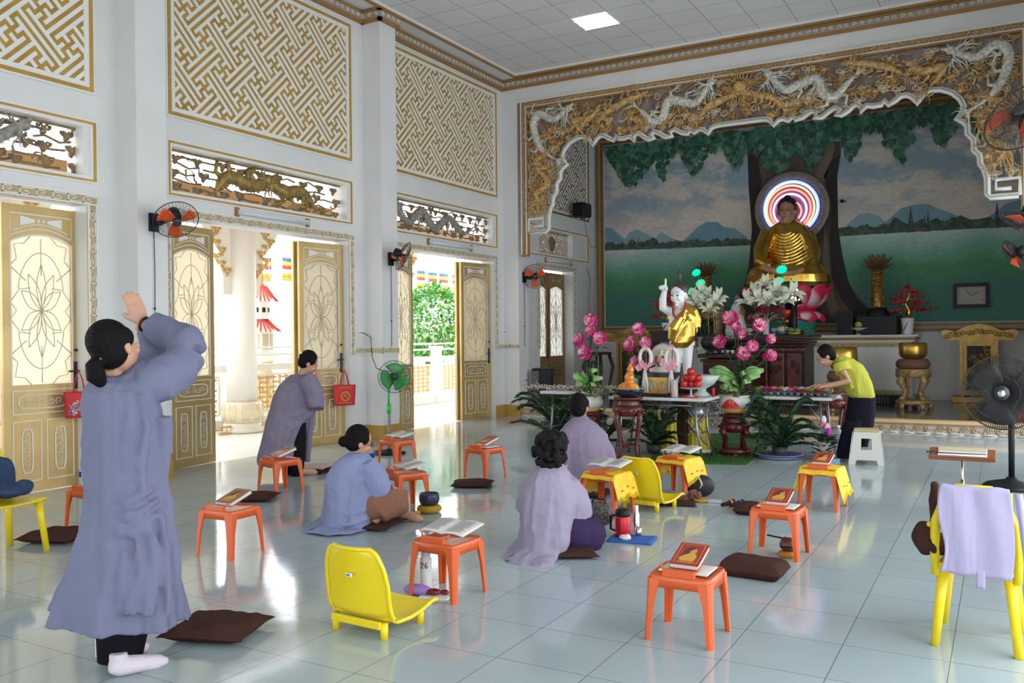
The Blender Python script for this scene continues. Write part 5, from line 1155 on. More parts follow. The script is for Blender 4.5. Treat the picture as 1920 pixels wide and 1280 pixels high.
def urn(u, y, z, label, r=.2, m=None):
    t = thing('incense_urn', label, 'urn', (aty(u,640,y).x, y, z)); m = m or mat('dark_bronze', (.03,.028,.025), .35, metal=.6)
    g = G(); g.lathe([(.1,0),(.13,.02),(.09,.05),(.17,.1),(r,.17),(r*.95,.25),(.15,.29),(.19,.31),(.185,.33),(.13,.31)], 24)
    for i in range(20): a = 2*pi*i/20; spiral(g, (0,0), .001) if 0 else g.ball((r*.98*cos(a),r*.98*sin(a),.19), .018, 6, 4)
    g.obj('bowl', m, t)
    g = G()
    for i in range(3): a = 2*pi*i/3+.5; g.tube([(.1*cos(a),.1*sin(a),.06),(.15*cos(a),.15*sin(a),.0)], .02, 6)
    g.obj('foot', m, t); return t
u_ = urn(1337, 14.02, zlow, 'dark bronze incense urn with three tall sticks beside the white statue')
g = G()
for dx, h in ((-.07,.72),(.02,.8),(.06,.78)): g.cyl((dx,0,.28),(dx-.01,0,h), .006, n=5)
g.obj('incense_sticks', mat('incense', (.4,.22,.12), .7), u_)
# candle glasses, glass balls on the altar tops
def small(name, label, cat, u, y, z, build, mats, grp=None, part='body'):
    t = thing(name, label, cat, (aty(u,640,y).x, y, z), 0, grp); g = G(); build(g); g.obj(part, mats, t); return t
glassc = mat('clear_glass', (.9,.93,.92), .05, spec=.6, alpha=.35)
def crystal(g): g.lathe([(.035,0),(.04,.008),(.012,.02),(.012,.04),(.05,.06),(.055,.09),(.035,.115),(.02,.118)], 12)
for u, l in ((1312,'left of the incense sticks'),(1327,'behind the incense urn'),(1341,'right of the incense sticks'),(1452,'beside the bowl of pale fruit'),(1406,'between the two tall pink peonies')):
    zz = zlow if u < 1400 else ztop; small('crystal_holder', 'small round crystal candle holder '+l, 'candle holder', u, 14.35 if u < 1400 else 14.9, zz, crystal, [glassc], 'crystal holders on the altars')
small('tea_canister', 'small yellow and silver canister on the dark altar', 'canister', 1350, 14.3, zlow, lambda g: g.lathe([(.035,0),(.037,.01),(.037,.13),(.03,.14)], 12), mat('canister_yellow', (.65,.55,.15), .3))
small('tea_set', 'row of tiny white cups beside the yellow canister', 'cups', 1363, 14.3, zlow, lambda g: [g.lathe([(.02,0),(.035,.03),(.038,.06),(.03,.055)], 10, c=(dx,0,0)) for dx in (-.09,0,.09)], white)
# lilies
lily = mat('lily_white', (.72,.75,.60), .5)
def lily_flower(g, c, d, s=.12):
    d = V(d).normalized(); a = d.orthogonal().normalized(); b = d.cross(a)
    for i in range(6):
        q = 2*pi*i/6+(.5 if i % 2 else 0); r = a*cos(q)+b*sin(q); w_ = d.cross(r)
        def f(u, v): wd = s*.2*sin(pi*min(1,v*.9+.08))**.8; rr = s*(.12+.85*v**1.8); return V(c)+r*rr+d*(s*1.1*sin(v*1.9)*.85)+w_*((u-.5)*2*wd)
        g.sheet(f, 3, 6)
def lilies(u, vb, y, z, label, pts, lamps):
    P = V((aty(u,640,y).x, y, z)); t = thing('lily_vase', label, 'flower vase', P)
    g = G(); g.lathe([(.05,0),(.06,.01),(.045,.05),(.05,.15),(.07,.28),(.065,.285)], 14); g.obj('vase', glassc, t)
    g = G(); st = G()
    for (uu, vv) in pts:
        q = aty(uu, vv, y-rnd.uniform(.0,.2))-P; d = (q.x, -.5, .35); lily_flower(g, q, d, rnd.uniform(.17,.22)); st.tube([(0,0,.1),(q.x*.4,q.y*.5,q.z*.6),(q.x,q.y,q.z)], .006, 5)
    g.obj('lily_bloom', lily, t)
    for i in range(60):
        a = rnd.uniform(0,2*pi); h = rnd.uniform(.2,.6); st.k = rnd.choice((0,0,1)); leaf(st, (.1*cos(a),.08*sin(a),h), (cos(a),sin(a)*.6,rnd.uniform(-.2,.8)), (0,0,1), rnd.uniform(.12,.22), .022)
    st.obj('leaves', leafm[:2], t)
    for k, (uu, vv, s_) in enumerate(lamps):
        q = aty(uu, vv, y); t2 = thing('lotus_lamp', 'glowing green lotus lamp, '+('top one of the ' if k == 0 else ['second','third','lowest'][min(k-1,2)]+' one of the ')+('left cluster behind the white statue' if u < 1400 else 'right cluster before the golden statue'), 'lamp', q, 0)
        g = G(Matrix.Rotation(R(58),4,'X'))
        for ring, (n, tl, L) in enumerate(((12,.25,1),(10,.7,.85),(7,1.15,.6))):
            for i in range(n):
                aa = 2*pi*(i+ring*.4)/n; d = V((cos(aa)*cos(tl),sin(aa)*cos(tl),sin(tl))); leaf(g, (0,0,0), d, (0,0,1) if tl < 1 else (1,0,0), s_*L, s_*.2)
        g.obj('petals', mat('lamp_green', (.0,.6,.35), .4, emit=(.0,.8,.38), es=1.5), t2)
        g = G(); g.tube([(0,0,-.0),(.03,0,-.1),(-.02,0,-.2),(0,0,z-q.z+.0)], .007, 5); g.obj('stem', leafm[1], t2)
lilies(1316, 0, 14.42, zlow, 'vase of white lilies with green lamps to the right of the white statue', [(1317,553),(1340,570),(1330,585),(1305,565),(1328,562),(1345,562),(1310,575)], [(1306,512,.085),(1314,532,.095),(1297,547,.085),(1314,554,.06)])
lilies(1437, 0, 14.7, ztop, 'vase of white lilies in front of the golden statue', [(1438,538),(1420,555),(1408,570),(1455,560),(1470,568),(1440,572),(1480,555),(1455,548),(1425,568)], [(1466,506,.10),(1461,527,.09),(1472,541,.05)])
# small statues
def small_statue(u, vt, y, z, label, m, robe=None, seat=False):
    x = aty(u,640,y).x; h = aty(u,vt,y).z-z; t = thing('small_statue', label, 'statue', (x,y,z)); g = G(); k = h
    g.lathe([(.16*k,0),(.18*k,.03*k),(.15*k,.07*k)], 16)
    if seat: g.lathe([(.27*k,.07*k),(.3*k,.2*k),(.24*k,.45*k),(.2*k,.6*k),(.12*k,.68*k),(.07*k,.7*k)], 20, mod=lambda a, i: 1+.05*sin(7*a)); g.ball((0,0,.82*k), (.13*k,.13*k,.15*k), 14, 10)
    else: g.lathe([(.12*k,.07*k),(.11*k,.3*k),(.12*k,.55*k),(.13*k,.72*k),(.06*k,.8*k),(.04*k,.82*k)], 20, mod=lambda a, i: 1+.07*sin(9*a)); g.ball((0,0,.88*k), (.06*k,.065*k,.08*k), 12, 8); g.tube([(0,0,.94*k),(0,0,1.0*k)], [.04*k,.01*k], 8)
    for s_ in (-1,1): g.tube([(s_*.12*k,0,.66*k),(s_*.14*k,-.06*k,.5*k),(0,-.13*k,.5*k)], [.05*k,.05*k,.03*k], 8)
    o = g.obj('figure', m, t); wrap_remesh(o, max(.006,h*.012), 1)
    g = G(); g.ball((0,.008*k,(.84 if seat else .9)*k), ((.12 if seat else .065)*k,(.12 if seat else .06)*k,(.14 if seat else .08)*k), 12, 8); g.obj('hood', robe or m, t); return t
browns = mat('painted_brown_robe', (.22,.10,.05), .5, c2=(.35,.26,.16), nscale=20); ivory = mat('ivory_white', (.60,.60,.56), .4)
small_statue(1349, 552, 15.3, ztop-.1, 'small standing painted statue left of the laughing white figure', browns, browns)
small_statue(1383, 552, 15.2, ztop-.1, 'small standing painted statue behind the laughing white figure', browns, browns)
small_statue(1380, 566, 14.9, ztop-.06, 'small seated white laughing figure beside the lily vase', ivory, ivory, True)
g_ = thing('statue_shelf', 'dark shelf carrying the small statues', 'shelf', (aty(1366,640,15.2).x, 15.2, ZP)); g = G(); h = ztop-.1-ZP; g.box((-.28,-.45,h-.05),(.3,.25,h)); g.box((-.26,-.4,0),(-.2,.2,h-.05)); g.box((.22,-.4,0),(.28,.2,h-.05)); g.box((-.2,.1,.1),(.22,.14,h-.05)); g.obj('frame', wood, g_)
# pillar lamps with wire lotus crowns
def pillar(u, v0, v1, v2, y, z, label):
    x = aty(u,640,y).x; t = thing('pillar_lamp', label, 'lamp', (x,y,z)); zb1 = aty(u,v2,y).z-z; zm = aty(u,v1,y).z-z; zt = aty(u,v0,y).z-z
    g = G(); g.box((-.32,-.2,0),(.32,.2,zb1-.14)) if zb1 > .3 else None; g.lathe([(.2,zb1-.15),(.21,zb1-.12),(.16,zb1-.05),(.15,zb1)], 20); g.obj('base', black, t)
    g = G(); g.lathe([(.105,zb1),(.1,zb1+.05),(.1,zm)], 20, mod=lambda a, k: 1)
    n = 90
    g.tube([(.105*cos(q),.105*sin(q),zb1+.03+(zm-zb1-.05)*i/n) for i, q in [(i, i*.42) for i in range(n)]], .012, 6)
    for i in range(120): q = rnd.uniform(0,6.28); g.ball((.102*cos(q),.102*sin(q),rnd.uniform(zb1+.02,zm-.02)), .014, 5, 4)
    g.obj('column', mat('glitter_gold', (.55,.34,.10), .3, metal=.8, c2=(.25,.12,.03), nscale=60), t)
    g = G()
    for ring, (n, tl) in enumerate(((9,1.15),(10,.7),(8,.2))):
        for i in range(n):
            aa = 2*pi*(i+.5*ring)/n; L = (zt-zm)*(.95 if ring < 2 else .8)
            def f(s_, v): q = tl+(1-v)*-.5+v*.35; w_ = .05*sin(pi*min(1,v*.85+.12)); rr = .04+L*v*cos(tl)*1.1; return (rr*cos(aa)-w_*s_*sin(aa), rr*sin(aa)+w_*s_*cos(aa), zm+L*v*sin(tl)+.06*v*v)
            for s_ in (-1,-.5,0,.5,1): g.tube([f(s_,v/6) for v in range(7)], .004, 4)
            for v in (.25,.45,.65,.85): g.tube([f(s_,v) for s_ in (-1,0,1)], .003, 4)
    g.obj('wire_lotus', mat('copper_wire', (.20,.11,.06), .4, metal=.5), t)
pillar(1646, 480, 506, 578, 16.5, ZA, 'golden spiral pillar lamp with wire lotus crown, right of the golden statue')
pillar(1325, 495, 516, 600, 16.3, ZA, 'golden spiral pillar lamp with wire lotus crown, behind the white statue')
# red bonsai
def bonsai(u, vt, vb, vp, y, z, label):
    x = aty(u,640,y).x; t = thing('red_bonsai', label, 'plant', (x,y,z)); zp = aty(u,vp,y).z-z; zt = aty(u,vt,y).z-z
    g = G(); g.lathe([(.07,0),(.08,.02),(.10,zp*.6),(.115,zp),(.1,zp-.01)], 18); g.k = 1
    for i in range(12): g.ball((.1*cos(4.2+i*.07),.1*sin(4.2+i*.07),zp*(.3+.05*i)), .01, 5, 4)
    g.obj('pot', [mat('porcelain', (.75,.76,.78), .2), mat('cobalt', (.04,.05,.2), .3)], t)
    g = G(); g.tube([(0,0,zp-.02),(.03,0,zp+.12),(-.03,0,zp+.25),(.03,0,zp+.38),(0,0,zt-.05)], [.045,.035,.025,.014,.006], 8); tr = g
    pad = G()
    for h, s_, r in ((.08,-1,.26),(.1,1,.28),(.2,1,.2),(.22,-1,.18),(.3,-1,.2),(.32,1,.16),(.4,-1,.12),(.42,1,.1),(.5,0,.05)):
        c = V((s_*r*.75, rnd.uniform(-.06,.06), zp+h+.04)); tr.tube([(0,0,zp+h),c*.0+V((c.x*.6,c.y,c.z-.02)),c], .007, 5)
        for k in range(int(60*r/.15*.5)+20): q = (c.x+rnd.gauss(0,r*.32), c.y+rnd.gauss(0,.04), c.z+rnd.gauss(0,.014)); leaf(pad, q, (rnd.uniform(-1,1),rnd.uniform(-1,1),.3), (rnd.uniform(-1,1),-1,.5), .05, .02)
    tr.obj('trunk', bg_, t); pad.obj('foliage', mat('bonsai_red', (.42,.03,.03), .5), t)
bonsai(1702, 515, 620, 596, 16.5, ZA, 'red bonsai in a blue and white pot at the right of the altar table')
bonsai(1252, 560, 620, 605, 15.4, aty(1252,620,15.4).z, 'artificial red bonsai in a dark pot behind the raised arm of the white statue')
g_ = thing('plant_table', 'tall dark side table under the left red bonsai', 'table', (aty(1248,640,15.4).x, 15.4, ZP)); h = aty(1252,620,15.4).z-ZP; g = G(); g.box((-.25,-.2,h-.05),(.25,.2,h)); g.box((-.22,-.17,h-.2),(.22,.17,h-.05))
for a, b in ((-1,-1),(1,-1),(-1,1),(1,1)): g.box((a*.2-.025,b*.15-.025,0),(a*.2+.025,b*.15+.025,h-.2))
g.obj('frame', wood, g_)
small('black_box', 'black upright box standing on the cream altar table', 'box', 1585, 16.45, ZA, lambda g: g.box((-.14,-.05,0),(.14,.1,aty(1585,583,16.45).z-ZA)), black)
t = small('fruit_stand', 'white footed dish holding one green pear', 'dish', 1611, 16.35, ZA, lambda g: g.lathe([(.06,0),(.05,.03),(.05,.08),(.14,.12),(.15,.13),(.03,.12)], 20), ivory, part='dish')
tg = G(); tg.lathe([(.03,0),(.075,.04),(.07,.09),(.03,.14),(.005,.165)], 16); tag(tg.obj('pear', mat('pear_green', (.30,.42,.06), .4), None, loc=(aty(1611,640,16.35).x,16.35,ZA+.12)), 'green pear on the white footed dish', 'fruit')
small('low_cabinet', 'low black cabinet under the right golden pillar lamp', 'cabinet', 1647, 16.86, ZA, lambda g: (g.box((-.36,-.1,0),(.36,.16,.3)), g.box((-.39,-.12,.3),(.39,.18,.34))), [black])
# bowls of fruit and lamp on the dark altar
for u, c, r, l in ((1466,(.42,.36,.22),.075,'pale melon in a blue bowl'),(1483,(.05,.16,.10),.055,'dark green fruit in the yellow dish'),(1495,(.10,.25,.04),.048,'bright green fruit in the yellow dish')):
    o = small('fruit', l+' on the dark altar', 'fruit', u, 14.75, ztop+.03, lambda g: g.ball((0,0,r*.8), (r*1.15,r,r*.85), 14, 9), mat('fruit_%d' % u, c, .4))
small('fruit_bowl', 'small blue bowl under the pale melon', 'bowl', 1466, 14.75, ztop, lambda g: g.lathe([(.05,0),(.09,.04),(.085,.045),(.03,.02)], 16), mat('bowl_blue', (.10,.12,.35), .3))
small('fruit_bowl', 'yellow dish under the two green fruits', 'bowl', 1489, 14.75, ztop, lambda g: g.lathe([(.07,0),(.12,.03),(.115,.035),(.03,.015)], 16), mat('dish_yellow', (.6,.4,.02), .4))
t = small('oil_lamp', 'red and gold oil lamp with red lotus top behind the fruit', 'lamp', 1475, 15.0, ztop, lambda g: g.lathe([(.1,0),(.11,.03),(.04,.08),(.05,.16),(.09,.2),(.1,.24),(.03,.28)], 18), [mat('brass', (.45,.22,.08), .25, metal=.9)], part='base')
g = G(); g.lathe([(.03,.28),(.11,.34),(.12,.40),(.09,.42),(.05,.4)], 18, mod=lambda a, k: 1+.08*cos(8*a)); g.obj('lotus_cup', mat('cup_red', (.55,.04,.03), .3), t)
t = small('lantern_light', 'cluster of small bright filigree lights before the lotus', 'lamp', 1489, 14.9, ztop, lambda g: g.lathe([(.1,0),(.05,.04),(.03,.1),(.06,.25),(.04,.35),(.03,.5)], 14), [black], part='stand')
g = G(); 
for i in range(26): q = (rnd.uniform(-.1,.1), -.05+rnd.uniform(-.03,.03), .56+rnd.uniform(0,.2)); g.ball(q, .014, 6, 4)
g.obj('lights', mat('warm_light', (1,.7,.5), .5, emit=(1,.62,.42), es=5), t)
t = small('pagoda_finial', 'dark pointed pagoda ornament before the golden statue', 'ornament', 1484, 15.1, ztop, lambda g: g.lathe([(.2,0),(.21,.05),(.1,.1),(.1,.5),(.2,.52),(.12,.62),(.14,.64),(.07,.74),(.08,.76),(.03,.86),(.01,.95)], 20), mat('dark_bronze', None))
# gold carved cabinets left and right
def cabinet(u0, u1, vt, y, label):
    x0, x1 = aty(u0,700,y).x, aty(u1,700,y).x; W = x1-x0; H = aty(u0,vt,y).z-ZP; t = thing('gilt_cabinet', label, 'cabinet', ((x0+x1)/2,y,ZP), 0, None)
    cg = mat('cabinet_gold', (.44,.27,.06), .38, metal=.4, noise_=.3); dk = mat('carving_ground', (.03,.025,.02), .6)  # near-black ground behind the gilt scrolls of the door
    g = G(Matrix.Translation((-W/2,0,0))); g.box((.06,.02,.12),(W-.06,.35,H-.22)); g.prism([(0,0),(W,0),(W-.04,.06),(W-.1,.13),(.1,.13),(.04,.06)], 0, .4) if 0 else g.box((-.06,-.02,.0),(W+.06,.38,.11)); g.obj('body', cg, t, bevel=.008)
    g = G(Matrix.Translation((-W/2,0,0)) @ Matrix(((1,0,0,0),(0,0,-1,0),(0,1,0,0),(0,0,0,1))))
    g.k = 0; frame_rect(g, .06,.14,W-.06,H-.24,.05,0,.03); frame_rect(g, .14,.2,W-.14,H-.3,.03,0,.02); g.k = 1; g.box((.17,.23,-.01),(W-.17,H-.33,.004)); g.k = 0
    a, b = .2, W-.2
    for i in range(34): 
        xx, yy = rnd.uniform(a,b), rnd.uniform(.27,H-.37); spiral(g, (xx,yy), rnd.uniform(.04,.07), 1.4, i, .014, 9, .01, 1 if i % 2 else -1, 5)
    o = g.obj('carved_door', [cg, dk], t)
    g = G(Matrix.Translation((-W/2,0,0)) @ Matrix(((1,0,0,0),(0,0,-1,0),(0,1,0,0),(0,0,0,1)))); e = .22
    g.prism([(W/2+(W/2+e)*x_, H-.24+z_) for x_, z_ in ((-.85,0),(-.92,.03),(-1,.1),(-1,.16),(-.9,.19),(-.6,.16),(-.3,.25),(0,.29),(.3,.25),(.6,.16),(.9,.19),(1,.16),(1,.1),(.92,.03),(.85,0))], -.06, 0)
    for i in range(16): spiral(g, (W/2+(i/15-.5)*(W+e*1.3), H-.13+.04*cos((i/15-.5)*5)), .05, 1.3, i, .012, 8, .0, 1 if i % 2 else -1, 5)
    g.obj('crest', cg, t)
    return t
cabinet(1792, 1880, 612, 16.55, 'gilt carved cabinet standing at the right behind the black fan')
cabinet(1152, 1232, 618, 16.0, 'gilt carved cabinet on the left, behind the pink peonies')
# big singing bowls on carved stands
def bowl_stand(u, vs, y, label, part_hidden=False):
    x = aty(u,700,y).x; H = [aty(u,v,y).z-ZP for v in vs]; t = thing('bowl_stand', 'carved gilt clawed stand '+label, 'stand', (x,y,ZP)); s_ = A(u,700,y).s; r = 46/s_/1.55
    sg = mat('stand_gilt', (.45,.30,.13), .45, metal=.2, c2=(.25,.15,.06), nscale=22)
    h0, h1, h2 = H[0]-0, H[1], H[2]   # stand top, cushion top, bowl top
    g = G(); g.lathe([(r*.95,h0-.22*h0),(r,h0-.14*h0),(r*1.02,h0-.03),(r*1.04,h0),(r*.9,h0)], 28, mod=lambda a, k: 1+(.05*cos(8*a) if k < 2 else 0)); g.obj('top_ring', sg, t)
    for i in range(4):
        a = pi/4+i*pi/2; g = G(); c, s2 = cos(a), sin(a)
        g.tube([(r*.8*c,r*.8*s2,h0*.85),(r*.98*c,r*.98*s2,h0*.68),(r*.6*c,r*.6*s2,h0*.45),(r*.72*c,r*.72*s2,h0*.28),(r*.95*c,r*.95*s2,h0*.24)], [.05,.06,.035,.035,.045], 8)
        for q in (-.2,0,.2): g.tube([(r*.8*c,r*.8*s2,h0*.27),(r*1.02*cos(a+q),r*1.02*sin(a+q),h0*.24)], [.02,.012], 5)
        g.obj('leg', sg, t)
    g = G(); g.lathe([(r*.95,h0*.1),(r*1.02,h0*.13),(r*1.02,h0*.2),(r*.9,h0*.22)], 28); 
    for i in range(5): a = .3+i*2*pi/5; g.tube([(r*.9*cos(a),r*.9*sin(a),h0*.14),(r*1.0*cos(a),r*1.0*sin(a),h0*.06),(r*1.02*cos(a),r*1.02*sin(a),0)], [.05,.04,.045], 7)
    g.obj('base', sg, t)
    t = thing('cushion_ring', 'round brown cushion under the brass bowl '+label, 'cushion', (x,y,ZP+h0)); g = G(); g.lathe([(r*.8,0),(r*1.0,.03),(r*1.02,(h1-h0)*.6),(r*.85,h1-h0),(.05,h1-h0)], 28); g.obj('padding', mat('cushion_brown', (.16,.075,.05), .9), t)
    t = thing('brass_bowl', 'large brass singing bowl '+label, 'bowl', (x,y,ZP+h1)); g = G(); q = h2-h1; g.lathe([(r*.45,0),(r*.72,.03),(r*.84,q*.35),(r*.83,q*.7),(r*.79,q),(r*.75,q),(r*.79,q*.6),(r*.4,q*.1)], 36); g.obj('bowl', mat('brass_satin', (.52,.32,.07), .32, metal=.9), t)
bowl_stand(1712, (691,673,642), 15.1, 'at the right end of the altar table')
bowl_stand(1582, (715,695,650), 14.2, 'behind the person in the yellow shirt')
small('amplifier', 'flat black amplifier with rows of knobs on the platform floor', 'amplifier', 1663, 15.9, ZP, lambda g: (g.box((-.3,-.2,0),(.3,.2,.15)),), black)
g = G(); 
for i in range(7):
    for j in range(3): g.ball((-.24+i*.045,-.202,.04+.035*j), .008, 6, 4)
o = g.obj('knobs', ivory, [x for x in scn.objects if x.name.startswith('amplifier')][0])
# framed clock
P = aty(1821,554,YB-.02); a = A(1821,554,YB-.05); W, H = 60/a.s, 46/a.s; t = thing('wall_clock', 'square white wall clock in a black frame on the green field of the mural', 'clock', (P.x,YB-.04,P.z))
g = G(WF(0,0,0)); frame_rect(g, -W/2,-H/2,W/2,H/2,.06,-.0,.06); g.obj('frame', black, t); g = G(WF(0,0,0)); g.box((-W/2+.05,-H/2+.05,0),(W/2-.05,H/2-.05,.015)); g.obj('face', mat('clock_face', (.42,.40,.36), .6), t)
g = G(WF(0,0,0)); g.tube([(0,0,.02),(-.09,.11,.02)], .006, 5); g.tube([(0,0,.02),(.13,.07,.02)], .006, 5)
for i in range(12): q = 2*pi*i/12; g.ball((.2*cos(q),.16*sin(q),.018), .009, 5, 4)
g.obj('hands', mat('clock_gilt', (.3,.22,.08), .5), t)
# security camera on the mural, speaker and cables
P = aty(1580,378,YB-.05); t = thing('security_camera', 'small dark security camera on the mural right of the halo', 'camera', (P.x,YB-.03,P.z)); g = G(); g.ball((0,-.1,0), .035, 10, 7); g.cyl((0,-.1,0),(.05,0,.0), .012, n=6); g.obj('camera_body', black, t)
P = atx(1094,394,XW+.3); t = thing('wall_speaker', 'black rounded box speaker mounted high on the alcove side wall', 'speaker', (XW,P.y,P.z)); g = G(); g.box((.14,-.2,-.14),(.4,.2,.14)); g.obj('cabinet', black, t, bevel=.04, seg=3); g = G(); g.tube([(0,0,-.1),(.2,-.1,-.17),(.3,.1,-.15)], .012, 6); g.obj('bracket', chrome, t)
# ---------------------------------------------------------------- front altar: tables, statue, flowers
tabm = mat('table_top_white', (.60,.61,.62), .35); legm = mat('table_leg_steel', (.28,.28,.30), .3, metal=.8)
def table(u0, u1, v, uf, vf, label, depth=.6, dz=0):
    """front edge of the top runs from pixel u0 to u1 at height v; uf, vf = floor point below the front edge"""
    y = at(uf, vf).y; z = aty((u0+u1)/2, v, y).z; xa, xb = aty(u0,v,y).x, aty(u1,v,y).x; W = xb-xa
    t = thing('folding_table', label, 'table', ((xa+xb)/2, y+depth/2, 0)); 
    g = G(); g.box((-W/2,-depth/2,z-.035),(W/2,depth/2,z)); g.obj('tabletop', tabm, t, bevel=.008)
    for s_ in (-1,1):
        g = G(); x = s_*(W/2-.14)
        g.tube([(x,-depth/2+.08,z-.035),(x+s_*.02,-depth/2+.08,.35),(x+s_*.09,-depth/2+.06,.0)], .014, 8); g.tube([(x,depth/2-.08,z-.035),(x+s_*.02,depth/2-.08,.35),(x+s_*.09,depth/2-.06,.0)], .014, 8)
        g.cyl((x+s_*.03,-depth/2+.08,.3),(x+s_*.03,depth/2-.08,.3), .01, n=6); g.tube([(x-s_*.02,0,z-.04),(x-s_*.22,0,z-.04),(x+s_*.03,0,.3)], .008, 6)
        g.obj('leg_frame', legm, t)
    g = G(); g.cyl((-W/2+.14,-depth/2+.1,z-.09),(W/2-.14,-depth/2+.1,z-.09), .009, n=6); g.obj('rail', legm, t)
    return y, z, t
yB, zB, tB = table(1012, 1118, 734, 1065, 850, 'white folding table half hidden at the left of the altar, with silver tinsel')
yC, zC, tC = table(1140, 1322, 745, 1225, 862, 'white folding table at the centre carrying the apples and garlands', .55)
yD, zD, tD = table(1404, 1560, 744, 1482, 858, 'white folding table on the right covered with little flower pots', .6)
def put(u, y): return aty(u, 640, y).x
# rows of little flower pots
fc = [('purple',(.45,.04,.40)),('lime',(.45,.62,.03)),('white',(.80,.80,.80)),('orange',(.80,.13,.02)),('red',(.70,.03,.05)),('pink',(.80,.25,.45))]
seq = 'lime red purple purple red lime purple red white white pink lime purple white orange purple lime white orange white lime red white pink white white'.split()
n = 0
for row in range(3):
    for i in range(11):
        y = yD+.10+row*.17; u = 1420+i*12.6+row*4; c = seq[(i*2+row*5) % len(seq)]; x = put(u, y)
        t = thing('flower_pot', '%s paper lotus cup, %s row, %s' % (c, ['front','middle','back'][row], ['leftmost on the right folding table','second from the left on the table','third from the left on the table','fourth from the left on the table','fifth from the left on the table','in the middle of the table','fifth from the right on the table','fourth from the right on the table','third from the right on the table','second from the right on the table','rightmost on the right folding table'][i]), 'flower', (x,y,zD), rnd.uniform(0,6), 'paper lotus cups on the table')
        g = G(); g.lathe([(.022,0),(.03,.055),(.027,.055)], 10)
        for k in range(7): q = k*.9; g.ball((.036*cos(q),.036*sin(q),.04+.01*(k % 2)), .011, 5, 4)
        g.obj('cup', mat('silver_cup', (.22,.22,.23), .3, metal=.7), t)
        g = G()
        for ring in range(3):
            for k in range(9): q = 2*pi*(k+ring*.5)/9; tl = .25+ring*.42; leaf(g, (0,0,.058), (cos(q)*cos(tl),sin(q)*cos(tl),sin(tl)), (0,0,1) if ring < 2 else (1,0,0), .058-ring*.009, .011)
        g.obj('paper_lotus', mat('petal_'+c, dict(fc)[c], .6), t); n += 1
# step 4: peony arrangements
pm = [mat('peony_deep', (.62,.03,.22), .6), mat('peony_pink', (.85,.22,.42), .6), mat('peony_pale', (.95,.55,.62), .6)]
def bloom(g, c, d, r):
    d = V(d).normalized(); a = d.orthogonal().normalized(); b = d.cross(a); c = V(c)
    for ring, (n, tl, L) in enumerate(((12,-.35,1.0),(13,.1,1.0),(13,.45,.95),(12,.8,.85),(9,1.1,.72),(6,1.4,.6))):
        for i in range(n):
            q = 2*pi*(i+.5*(ring % 2))/n+rnd.uniform(-.12,.12); rad = a*cos(q)+b*sin(q); tt = tl+rnd.uniform(-.14,.14); dv = rad*cos(tt)+d*sin(tt); wv = d.cross(rad); g.k = 0 if ring < 2 else rnd.choice((0,1,1,2) if ring < 4 else (1,2,2))
            def f(u, v): w_ = r*.33*sin(pi*min(1,.18+v*.75)); cup = .22*r*v*v; return c+dv*(r*L*v)+wv*((u-.5)*2*w_)+(d if tt < .9 else rad)*(cup*.6-r*.08*abs(u-.5)+rnd.uniform(0,.0))+d*(r*.06*sin(u*9+i))
            g.sheet(f, 4, 4)
def peonies(u, vb, y, z, label, blooms, potlabel, bigleaf, pot=True):
    """blooms (u, v, radius px)"""
    P = V((put(u,y), y, z)); s_ = A(u, 700, y).s; t = thing('peony_arrangement', label, 'flowers', P)
    g = G()
    for uu, vv, rr in blooms:
        q = aty(uu, vv, y+rnd.uniform(-.06,.06))-P; gg = G(); bloom(gg, q, (rnd.uniform(-.35,.35)+(uu-u)*.012, -1, rnd.uniform(.1,.5)), rr/s_*1.0); gg.obj('bloom', pm, t)
        g.tube([(0,0,.1),(q.x*.25,q.y*.5,q.z*.55),(q.x,q.y+.04,q.z)], .006, 5)
        for k in range(5): e = V((q.x*(.3+.12*k), .02, q.z*(.45+.1*k))); leaf(g, e, (rnd.uniform(-1,1),rnd.uniform(-.8,.2),rnd.uniform(-.4,.4)), (0,-.3,1), rnd.uniform(.07,.12), .028)
    g.obj('stems_and_leaves', leafm[:2], t)
    g = G()
    for (uu, vv) in bigleaf:
        q = aty(uu, vv, y-.05)-P; c = V((q.x*.15, 0, max(.12,q.z*.75))); d = q-c; L = d.length; g.k = 0
        def f(a, v): w_ = L*.26*sin(pi*min(1,v*.9+.07))**.75; s2 = V((-d.z,0,d.x)).normalized(); return c+d*v+s2*((a-.5)*2*w_*.9)+V((0,-.10*sin(v*pi),.04*sin(pi*v)-.03*abs(a-.5)*2))
        g.sheet(f, 6, 8)
        g.k = 1; g.tube([f(.5,v/6)+V((0,-.004,0)) for v in range(7)], .003, 4); g.tube([(0,0,.05),c], .006, 5)
    g.obj('broad_leaves', [mat('broad_leaf', (.13,.32,.07), .4, c2=(.28,.48,.17), nscale=22), mat('leaf_rib', (.05,.18,.04), .5)], t)
    g = G()
    for i in range(170):
        a = rnd.uniform(0,2*pi); r_ = rnd.uniform(.02,.2); g.k = rnd.choice((0,0,1,1,2,2,3,4)); c = (r_*cos(a)*1.15, r_*sin(a), rnd.uniform(.02,.14)); leaf(g, c, (cos(a),sin(a),rnd.uniform(-.2,.9)), (0,0,1), rnd.uniform(.04,.08), .016)
    g.obj('filler_foliage', leafm+[mat('dried_pink', (.45,.18,.12), .7)], t)
    return t
lotusr = mat('lotus_red', (.60,.015,.015), .35)
